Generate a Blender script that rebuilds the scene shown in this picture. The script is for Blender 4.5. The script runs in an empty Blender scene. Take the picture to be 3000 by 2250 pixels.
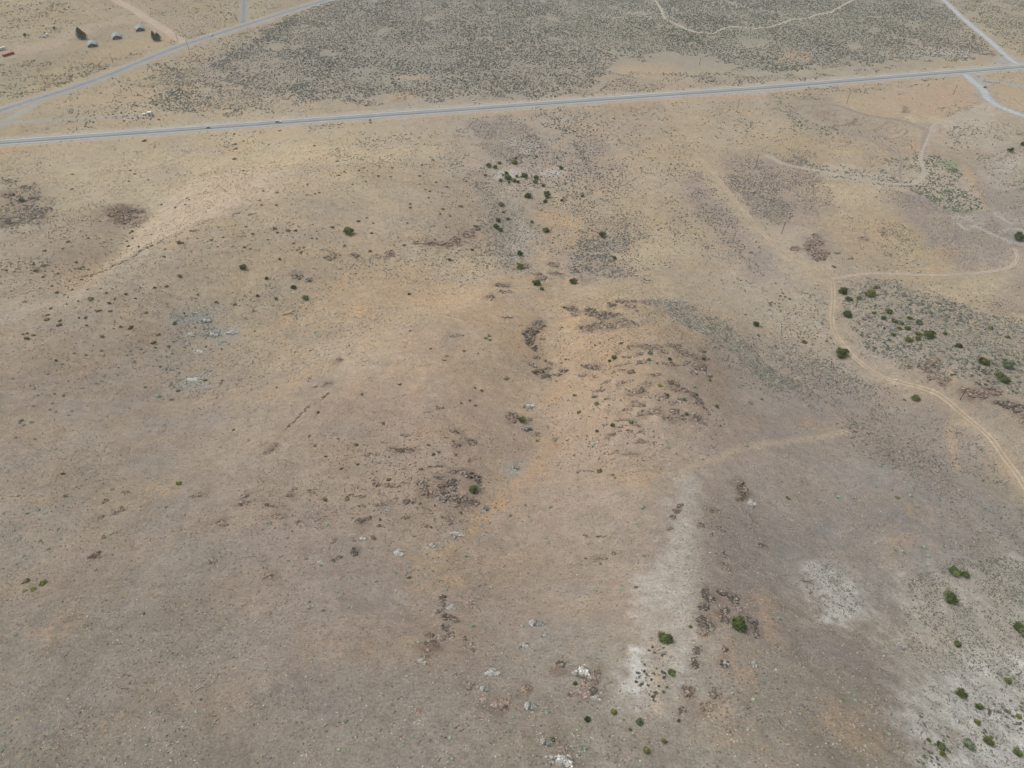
import bpy, math, random
import numpy as np
from mathutils import Vector, Matrix

random.seed(7)
RNG = np.random.default_rng(11)
scene = bpy.context.scene
COL = scene.collection

# ------------------------------------------------------------------ camera, sky, sun, exposure
CAM_H = 257.0
PITCH = math.radians(43.5)
cam_data = bpy.data.cameras.new("drone_camera")
cam_data.sensor_width = 36.0
cam_data.lens = 24.0
cam_data.clip_start = 1.0
cam_data.clip_end = 60000.0
cam = bpy.data.objects.new("drone_camera", cam_data)
COL.objects.link(cam)
cam.location = (0, 0, CAM_H)
cam.rotation_euler = (math.pi / 2 - PITCH, 0, 0)
scene.camera = cam

SUN_EL, SUN_AZ = math.radians(60), math.radians(-68)        # azimuth measured from +Y towards +X
world = bpy.data.worlds.new("World")
scene.world = world
world.use_nodes = True
wn, wl = world.node_tree.nodes, world.node_tree.links
bg = wn["Background"]
sky = wn.new("ShaderNodeTexSky")
sky.sky_type = 'NISHITA'
sky.sun_disc = False
sky.sun_elevation = SUN_EL
sky.sun_rotation = SUN_AZ
sky.air_density = 1.0
sky.dust_density = 6.0
sky.ozone_density = 1.0
hsv = wn.new("ShaderNodeHueSaturation")
hsv.inputs["Saturation"].default_value = 0.25              # overcast: grey cloud light
wl.new(sky.outputs[0], hsv.inputs["Color"])
wl.new(hsv.outputs[0], bg.inputs[0])
bg.inputs[1].default_value = 0.15
sun_d = bpy.data.lights.new("sun", 'SUN')
sun_d.energy = 1.15
sun_d.angle = math.radians(26)
sun_d.color = (1.0, 0.95, 0.88)
sun = bpy.data.objects.new("sun", sun_d)
COL.objects.link(sun)
sdir = Vector((math.sin(SUN_AZ) * math.cos(SUN_EL), math.cos(SUN_AZ) * math.cos(SUN_EL), math.sin(SUN_EL)))
sun.rotation_euler = sdir.to_track_quat('Z', 'Y').to_euler()
scene.view_settings.view_transform = 'Standard'
scene.view_settings.look = 'None'
scene.view_settings.exposure = 0.0
scene.view_settings.gamma = 1.0
scene.cycles.max_bounces = 3
scene.cycles.diffuse_bounces = 2

LIGHT = 1.34          # how much brighter a flat surface renders than its base colour


def lin(c):
    c = np.asarray(c, dtype=np.float64) / 255.0
    return np.where(c <= 0.04045, c / 12.92, ((c + 0.055) / 1.055) ** 2.4)


def alb(c, boost=1.0):
    return np.clip(lin(c) / LIGHT * boost, 0.0, 0.85)


# ------------------------------------------------------------------ survey: a sight line through the lens -> a spot on the land
SP, CP = math.sin(PITCH), math.cos(PITCH)
F = 2000.0


def sight(px, py):
    px = np.asarray(px, float); py = np.asarray(py, float)
    u = (px - 1500) / F
    v = (1125 - py) / F
    return u, CP + v * SP, SP - v * CP        # sideways, forward, down per metre of depth


def at_height(px, py, z):
    u, f, d = sight(px, py)
    t = (CAM_H - z) / d
    return u * t, f * t


# ------------------------------------------------------------------ value noise
def _hash(ix, iy, seed):
    h = (ix.astype(np.int64) * 374761393 + iy.astype(np.int64) * 668265263 + seed * 982451653) & 0xFFFFFFFF
    h = ((h ^ (h >> 13)) * 1274126177) & 0xFFFFFFFF
    h = (h ^ (h >> 16)) & 0xFFFFFFFF
    return h / 4294967295.0


def vnoise(x, y, seed=0):
    ix = np.floor(x); iy = np.floor(y)
    fx = x - ix; fy = y - iy
    fx = fx * fx * (3 - 2 * fx); fy = fy * fy * (3 - 2 * fy)
    a = _hash(ix, iy, seed); b = _hash(ix + 1, iy, seed)
    c = _hash(ix, iy + 1, seed); d = _hash(ix + 1, iy + 1, seed)
    return (a * (1 - fx) + b * fx) * (1 - fy) + (c * (1 - fx) + d * fx) * fy


def fbm(x, y, scale, octaves=4, seed=0, gain=0.5):
    x = x / scale; y = y / scale
    s = 0.0; amp = 1.0; tot = 0.0
    for o in range(octaves):
        s = s + amp * vnoise(x + 17.3 * o, y - 9.1 * o, seed + o)
        tot += amp
        amp *= gain
        x, y = (x * 1.6 - y * 1.2), (x * 1.2 + y * 1.6)
    return s / tot * 2 - 1


# ------------------------------------------------------------------ land heights
HEIGHTS = [
    # the flat valley with the highway
    (0, 418, 0), (375, 392, 0), (750, 362, 0), (1125, 336, 0), (1500, 310, 0), (1875, 283, 0), (2250, 255, 0), (2625, 226, 0),
    (3000, 195, 0), (0, 0, 0), (750, 0, 0), (1500, 0, 0), (2250, 0, 0), (3000, 0, 0), (0, 200, 0), (600, 200, 0),
    (1200, 180, 0), (1800, 150, 0), (2500, 120, 0), (2400, 330, 0), (2900, 350, 1),
    (0, 465, 2), (400, 455, 3), (800, 440, 4), (1200, 400, 3), (1500, 400, 2), (1900, 400, 1),
    # hill beside the left edge and the draw behind the pale slope
    (0, 560, 12), (0, 640, 18), (150, 560, 11), (200, 640, 25), (60, 680, 31), (320, 600, 21), (425, 625, 11), (395, 690, 15), (335, 760, 22),
    (285, 810, 30), (225, 870, 42), (0, 800, 39), (120, 770, 35), (120, 860, 44), (230, 720, 28), (300, 690, 24),
    # long pale ridge
    (800, 560, 34), (700, 610, 39), (570, 660, 43), (450, 718, 46), (340, 770, 48), (237, 830, 51), (100, 900, 54), (0, 960, 57), (600, 540, 22), (520, 600, 27), (470, 560, 14),
    (1000, 500, 24), (1000, 640, 30), (1300, 520, 17), (1380, 600, 19), (1250, 700, 25), (800, 760, 38), (500, 850, 44), (250, 1000, 54),
    # gully below it
    (1480, 560, 8), (1500, 680, 11), (1520, 780, 16), (1300, 850, 23), (1000, 900, 31), (700, 950, 37), (560, 1020, 41), (520, 1130, 46),
    (500, 1200, 50),
    # west flank
    (0, 1200, 64), (0, 1500, 76), (0, 1900, 90), (0, 2250, 100), (350, 1300, 62), (350, 1700, 84), (350, 2250, 104), (700, 1300, 60),
    # middle hill and the draw on its right
    (1440, 850, 36), (1300, 920, 49), (1100, 1040, 59), (900, 1200, 63), (1350, 1050, 53), (1500, 1000, 44), (1400, 1200, 58),
    (1650, 860, 23), (1645, 980, 28), (1640, 1100, 35), (1625, 1300, 48), (1500, 1450, 60), (1280, 1620, 73),
    (1100, 1300, 64), (1300, 1400, 68), (900, 1500, 74), (750, 1700, 85), (1000, 1850, 95), (1300, 2000, 103), (1000, 2250, 110), (1500, 2250, 112),
    # rocky dome
    (1700, 900, 35), (1750, 1000, 46), (1900, 960, 47), (1950, 1100, 53), (1800, 1200, 54), (1950, 1250, 56), (2080, 1100, 43),
    (2170, 1180, 38), (2200, 1000, 22), (2080, 900, 20), (1800, 1400, 64),
    # spur
    (2000, 1330, 56), (2020, 1450, 66), (2030, 1600, 78), (2020, 1800, 92), (1950, 2000, 101), (1850, 2250, 109),
    (2200, 1450, 54), (2220, 1650, 69), (2500, 1500, 47), (2500, 1800, 64), (2800, 1700, 50), (3000, 1700, 42), (3000, 2000, 58),
    (3000, 2250, 76), (2650, 2050, 80), (2300, 2000, 91), (2400, 2250, 100), (2700, 1400, 35), (2400, 1320, 36), (2900, 1400, 25),
    (1800, 1650, 78), (1620, 1750, 83), (1680, 1980, 101),
    # right side
    (2300, 1100, 21), (2300, 900, 12), (2450, 860, 10), (2500, 1060, 17), (2620, 950, 17), (2700, 1050, 25), (2650, 1130, 19), (2850, 1130, 29),
    (2840, 1200, 22), (3000, 1200, 30), (3000, 1000, 16), (3000, 880, 8), (3000, 600, 5), (2400, 710, 12), (2400, 640, 6), (2300, 500, 2), (2000, 600, 6),
    (1800, 700, 9), (2700, 700, 5), (2600, 500, 1), (2100, 750, 9), (2550, 800, 8), (1850, 820, 16),
]
_h = np.array(HEIGHTS, float)
_hx, _hy = at_height(_h[:, 0], _h[:, 1], _h[:, 2])
_anchor = np.array([(0, -40, 112), (-220, -40, 104), (220, -40, 84), (0, -320, 100), (-600, -200, 90), (600, -200, 40), (-900, 300, 40), (900, 300, 0),
                    (-700, 600, 8), (-1500, 1100, 0), (1500, 1100, 0), (0, 1600, 0), (-2500, 600, 0), (2500, 600, 0), (0, 3000, 0), (-400, 130, 88),
                    (-3000, 3000, 0), (3000, 3000, 0), (0, 8000, 0), (0, -2500, 60), (-8000, 0, 0), (8000, 0, 0), (6000, 9000, 0), (-6000, 9000, 0)], float)
HX = np.concatenate([_hx, _anchor[:, 0]]); HY = np.concatenate([_hy, _anchor[:, 1]]); HZ = np.concatenate([_h[:, 2], _anchor[:, 2]])


class Surface:
    """smooth surface through scattered spots (|r| kernel)"""
    def __init__(self, x, y, vals, soft=4.0):
        self.x, self.y, self.soft = x, y, soft
        n = len(x)
        K = self.k(x[:, None] - x[None, :], y[:, None] - y[None, :])
        K[np.arange(n), np.arange(n)] -= 1.5
        P = np.stack([np.ones(n)], 1)
        A = np.zeros((n + 1, n + 1)); A[:n, :n] = K; A[:n, n:] = P; A[n:, :n] = P.T
        v = np.asarray(vals, float)
        if v.ndim == 1:
            v = v[:, None]
        b = np.zeros((n + 1, v.shape[1])); b[:n] = v
        self.w = np.linalg.solve(A, b)

    def k(self, dx, dy):
        return np.sqrt(dx * dx + dy * dy + self.soft ** 2)

    def __call__(self, x, y):
        sh = np.shape(x); x = np.ravel(x); y = np.ravel(y)
        out = np.empty((len(x), self.w.shape[1]))
        for s in range(0, len(x), 60000):
            K = self.k(x[s:s + 60000, None] - self.x, y[s:s + 60000, None] - self.y)
            out[s:s + 60000] = K @ self.w[:-1] + self.w[-1]
        return out.reshape(sh + (self.w.shape[1],))


_land = Surface(HX, HY, HZ, soft=9.0)


def ground_z(x, y):
    x = np.asarray(x, float); y = np.asarray(y, float)
    z = _land(x, y)[..., 0]
    hilly = np.clip(z / 14.0, 0, 1)
    flat = np.clip((y - 0.17 * x - 560) / 60, 0, 1)            # the valley floor by the highway is graded flat
    flat = flat * flat * (3 - 2 * flat)
    z = z * (1 - flat)
    near = np.clip(1 - (np.abs(x) + np.abs(y)) / 4000, 0, 1)
    rough = hilly * (1 - flat) * near
    z = z + rough * (2.2 * fbm(x, y, 48, 3, 5) + 0.75 * fbm(x + 0.4 * y, y, 13, 3, 9) + 0.16 * fbm(x, y, 3.2, 2, 21))
    z = z + (1 - flat) * near * 0.25 * fbm(x, y, 25, 3, 31)
    return z


def hit(px, py):
    """where the sight line meets the land"""
    u, f, d = sight(px, py)
    u, f, d = np.atleast_1d(u), np.atleast_1d(f), np.atleast_1d(d)
    lo = np.full(u.shape, 90.0)
    hi = (CAM_H + 3) / d
    for _ in range(3):                                           # coarse march, then bisect
        ts = np.linspace(0, 1, 14)[None, :] * (hi - lo)[:, None] + lo[:, None]
        g = ground_z(u[:, None] * ts, f[:, None] * ts)
        below = (CAM_H - d[:, None] * ts) < g
        below[:, -1] = True
        k = np.argmax(below, 1)
        r = np.arange(len(k))
        hi2 = ts[r, k]; lo2 = ts[r, np.maximum(k - 1, 0)]
        lo, hi = lo2, hi2
    t = (lo + hi) / 2
    x, y = u * t, f * t
    return x, y, ground_z(x, y), t


def hit1(px, py):
    x, y, z, t = hit([px], [py])
    return Vector((x[0], y[0], z[0])), float(t[0])


def outline(pts):
    p = np.array(pts, float)
    x, y, z, t = hit(p[:, 0], p[:, 1])
    return np.stack([x, y], 1)


def oval(cx, cy, rx, ry, rot=0, n=14):
    a = np.linspace(0, 2 * math.pi, n, endpoint=False)
    c, s = math.cos(math.radians(rot)), math.sin(math.radians(rot))
    return [(cx + rx * math.cos(t) * c - ry * math.sin(t) * s, cy + rx * math.cos(t) * s + ry * math.sin(t) * c) for t in a]


def seg_dist(x, y, line):
    d = np.full(x.shape, 1e9)
    for (ax, ay), (bx, by) in zip(line[:-1], line[1:]):
        vx, vy = bx - ax, by - ay
        L = vx * vx + vy * vy + 1e-9
        t = np.clip(((x - ax) * vx + (y - ay) * vy) / L, 0, 1)
        d = np.minimum(d, np.hypot(x - ax - t * vx, y - ay - t * vy))
    return d


def inside(x, y, poly):
    r = np.zeros(x.shape, bool)
    n = len(poly)
    for i in range(n):
        ax, ay = poly[i]; bx, by = poly[(i + 1) % n]
        c = ((ay > y) != (by > y)) & (x < (bx - ax) * (y - ay) / (by - ay + 1e-12) + ax)
        r ^= c
    return r


def poly_mask(x, y, poly, soft):
    d = seg_dist(x, y, np.vstack([poly, poly[:1]]))
    sd = np.where(inside(x, y, poly), d, -d)
    t = np.clip(sd / soft * 0.5 + 0.5, 0, 1)
    return t * t * (3 - 2 * t)


# ------------------------------------------------------------------ roads and tracks (spots on the land)
HWY = [(-300, 440), (0, 418), (750, 364), (1500, 310), (1875, 283), (2250, 256), (2625, 225), (3000, 195), (3300, 170)]
ROAD2 = [(-200, 404), (0, 325), (270, 238), (500, 146), (700, 80), (960, 0), (1200, -60)]
GRAVEL_NE = [(2640, -90), (2700, -50), (2764, 0), (2826, 58), (2894, 115), (2928, 146), (2965, 178), (3000, 196)]
GRAVEL_SE = [(2826, 217), (2877, 262), (2894, 288), (2928, 312), (3000, 340), (3080, 370)]
PAVED_TOP = [(716, -60), (715, 0), (714, 30), (713, 76)]
DIRT_LEFT = [(290, -40), (339, 0), (390, 27), (424, 51), (475, 81), (508, 105), (545, 127)]
TRACK_MAIN = [(2030, 447), (2075, 488), (2120, 545), (2170, 610), (2225, 675), (2292, 739), (2370, 785), (2432, 815), (2441, 868), (2437, 935), (2452, 985), (2500, 1045),
              (2550, 1085), (2600, 1110), (2658, 1125), (2710, 1140), (2766, 1166), (2861, 1247), (2943, 1342), (3000, 1424), (3050, 1520)]
TRACK_LOOP = [(2434, 818), (2549, 802), (2630, 803), (2712, 806), (2790, 804), (2860, 800), (2925, 792), (2962, 780), (2981, 755), (2972, 728)]
TRACK_SAND = [(2890, 302), (2809, 339), (2741, 363), (2725, 390), (2714, 417), (2700, 450), (2699, 475), (2708, 501), (2702, 525), (2674, 541), (2623, 540), (2555, 530),
              (2453, 511), (2352, 494), (2294, 480), (2250, 455)]
TRACK_PALE = [(1915, -30), (1920, 0), (1937, 27), (1947, 54), (1975, 68), (2008, 85), (2042, 95), (2093, 98), (2120, 83), (2154, 78), (2212, 83), (2250, 80), (2284, 71),
              (2318, 58), (2369, 53), (2392, 42), (2433, 37), (2467, 17), (2497, 0), (2530, -30)]
PULLOUT = [(-40, 372), (34, 359), (203, 349), (305, 342), (383, 336), (428, 333)]
PULLIN = [(0, 362), (60, 330), (100, 306)]
SIDE_GRAVEL = [(2867, 236), (2928, 241), (3000, 254), (3060, 262)]
LOOP_PALE = [(2806, 655), (2830, 674), (2857, 663), (2911, 687), (2955, 707), (3000, 714), (3040, 722)]
LOOP_PALE2 = [(2908, 626), (2958, 653)]
LOOP_PALE3 = [(3020, 673), (2960, 671), (2938, 680)]
OVAL = [(2328, 336), (2322, 328), (2332, 318), (2352, 311), (2400, 307), (2440, 307), (2470, 313), (2500, 325), (2540, 337), (2600, 347), (2650, 355), (2690, 368), (2712, 380), (2716, 396),
        (2706, 420), (2700, 448)]
OVAL2 = [(2328, 336), (2340, 350), (2360, 362), (2400, 373), (2440, 382), (2480, 388), (2520, 395), (2580, 420), (2620, 445), (2640, 470), (2636, 500), (2640, 535)]
SERP = [(2520, 380), (2553, 382), (2590, 366), (2604, 358), (2626, 364), (2620, 370), (2598, 376), (2602, 388), (2625, 390), (2645, 378), (2658, 384), (2645, 398),
        (2615, 407), (2580, 400), (2550, 388), (2525, 380)]
OVAL3 = [(2440, 370), (2480, 366), (2505, 360), (2510, 348)]
FAINT1 = [(467, 484), (500, 470), (542, 452), (600, 425)]
TRACK_MID = [(2870, 1255), (2790, 1230), (2780, 1260), (2790, 1330), (2800, 1380)]
RIDGE_TRACK = [(1985, 1400), (2030, 1365), (2100, 1338), (2190, 1312), (2280, 1296), (2350, 1286), (2430, 1278), (2480, 1268)]

W = {}
for nm, ln in dict(HWY=HWY, ROAD2=ROAD2, GRAVEL_NE=GRAVEL_NE, GRAVEL_SE=GRAVEL_SE, PAVED_TOP=PAVED_TOP, DIRT_LEFT=DIRT_LEFT, TRACK_MAIN=TRACK_MAIN, TRACK_LOOP=TRACK_LOOP,
                   TRACK_SAND=TRACK_SAND, TRACK_PALE=TRACK_PALE, PULLOUT=PULLOUT, PULLIN=PULLIN, SIDE_GRAVEL=SIDE_GRAVEL, LOOP_PALE=LOOP_PALE, LOOP_PALE2=LOOP_PALE2,
                   LOOP_PALE3=LOOP_PALE3, OVAL=OVAL, OVAL2=OVAL2, SERP=SERP, OVAL3=OVAL3, FAINT1=FAINT1, TRACK_MID=TRACK_MID, RIDGE_TRACK=RIDGE_TRACK).items():
    W[nm] = outline(ln)
# (line, half width, keep plants off)
KEEP_OFF = [("HWY", 8.5), ("ROAD2", 9.5), ("GRAVEL_NE", 5.0), ("GRAVEL_SE", 5.0), ("PAVED_TOP", 6), ("DIRT_LEFT", 6), ("TRACK_MAIN", 2.3), ("TRACK_LOOP", 1.9),
            ("TRACK_SAND", 2.0), ("TRACK_PALE", 1.8), ("PULLOUT", 2.0), ("PULLIN", 3), ("SIDE_GRAVEL", 2.5), ("OVAL", 2.0), ("OVAL2", 1.8), ("SERP", 1.6), ("LOOP_PALE", 1.2)]

# ------------------------------------------------------------------ colours of the soil and dry grass
COLS = [0, 375, 750, 1125, 1500, 1875, 2250, 2625, 3000]
SOIL = {
    0: [(165, 152, 128), (165, 150, 128), (165, 152, 130), (152, 146, 136), (152, 148, 138), (156, 154, 141), (158, 155, 142), (160, 154, 140), (160, 150, 134)],
    225: [(160, 148, 126), (167, 152, 130), (162, 150, 134), (156, 149, 138), (160, 149, 134), (166, 152, 134), (163, 154, 139), (164, 153, 135), (172, 156, 132)],
    450: [(168, 153, 130), (176, 161, 139), (187, 169, 142), (182, 165, 139), (163, 152, 142), (173, 156, 135), (173, 156, 133), (167, 150, 131), (166, 154, 139)],
    675: [(160, 148, 131), (180, 165, 143), (178, 161, 140), (175, 158, 138), (166, 151, 135), (179, 160, 134), (166, 153, 139), (173, 156, 132), (152, 144, 138)],
    900: [(166, 153, 137), (166, 151, 134), (166, 151, 131), (177, 157, 135), (180, 158, 134), (173, 155, 133), (171, 157, 137), (162, 149, 133), (173, 157, 133)],
    1125: [(161, 147, 132), (159, 145, 131), (165, 149, 132), (175, 155, 137), (177, 156, 134), (175, 153, 132), (160, 148, 137), (161, 148, 135), (160, 147, 131)],
    1350: [(161, 147, 131), (156, 144, 132), (161, 146, 132), (166, 147, 132), (171, 151, 134), (169, 151, 135), (161, 147, 137), (156, 146, 137), (161, 149, 133)],
    1575: [(153, 141, 127), (151, 139, 127), (155, 141, 129), (161, 145, 132), (168, 149, 132), (166, 151, 139), (151, 141, 133), (149, 141, 135), (151, 143, 135)],
    1800: [(149, 137, 123), (147, 135, 123), (151, 137, 125), (157, 142, 130), (163, 146, 131), (166, 152, 140), (151, 141, 131), (153, 145, 135), (158, 152, 144)],
    2025: [(141, 131, 119), (143, 132, 120), (147, 134, 122), (151, 138, 126), (157, 143, 130), (163, 152, 139), (154, 144, 132), (148, 138, 127), (168, 163, 153)],
    2250: [(136, 127, 115), (138, 128, 116), (142, 131, 119), (146, 134, 122), (149, 138, 125), (153, 143, 131), (151, 141, 129), (147, 136, 123), (174, 171, 163)],
}
_px, _py, _pc = [], [], []
for yy, row in SOIL.items():
    for xx, c in zip(COLS, row):
        g_ = sum(c) / 3
        c = tuple(g_ + (q - g_) * (.95 - .2 * max(0, (yy - 1500) / 750)) for q in c)                # the land is greyer than it first looks
        _px.append(xx); _py.append(yy); _pc.append(lin((c[0] - 2, c[1] + 0, c[2] - 1)) * (.97 if yy < 1100 else .93))
_o = hit(_px, _py)
_soil = Surface(np.array(_o[0]), np.array(_o[1]), np.array(_pc), soft=15.0)

TONE = dict(orange=(187, 157, 121), straw=(186, 171, 145), pale=(174, 169, 159), white=(204, 203, 199), mauve=(145, 135, 129), brown=(124, 110, 98), gravel=(160, 163, 163),
            green=(128, 136, 108), dirt=(172, 157, 139), grey=(150, 144, 134), darkbrown=(105, 92, 86), sand=(176, 167, 152), bluegrey=(146, 149, 145), pinkish=(172, 148, 132),
            tan=(176, 158, 134), bright=(188, 171, 150), shaded_slope=(157, 143, 126))  # last two tones paint in hillside light and shade, partly plant cover
Z = 2.949             # enlargement of the views the spots were read from
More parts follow.
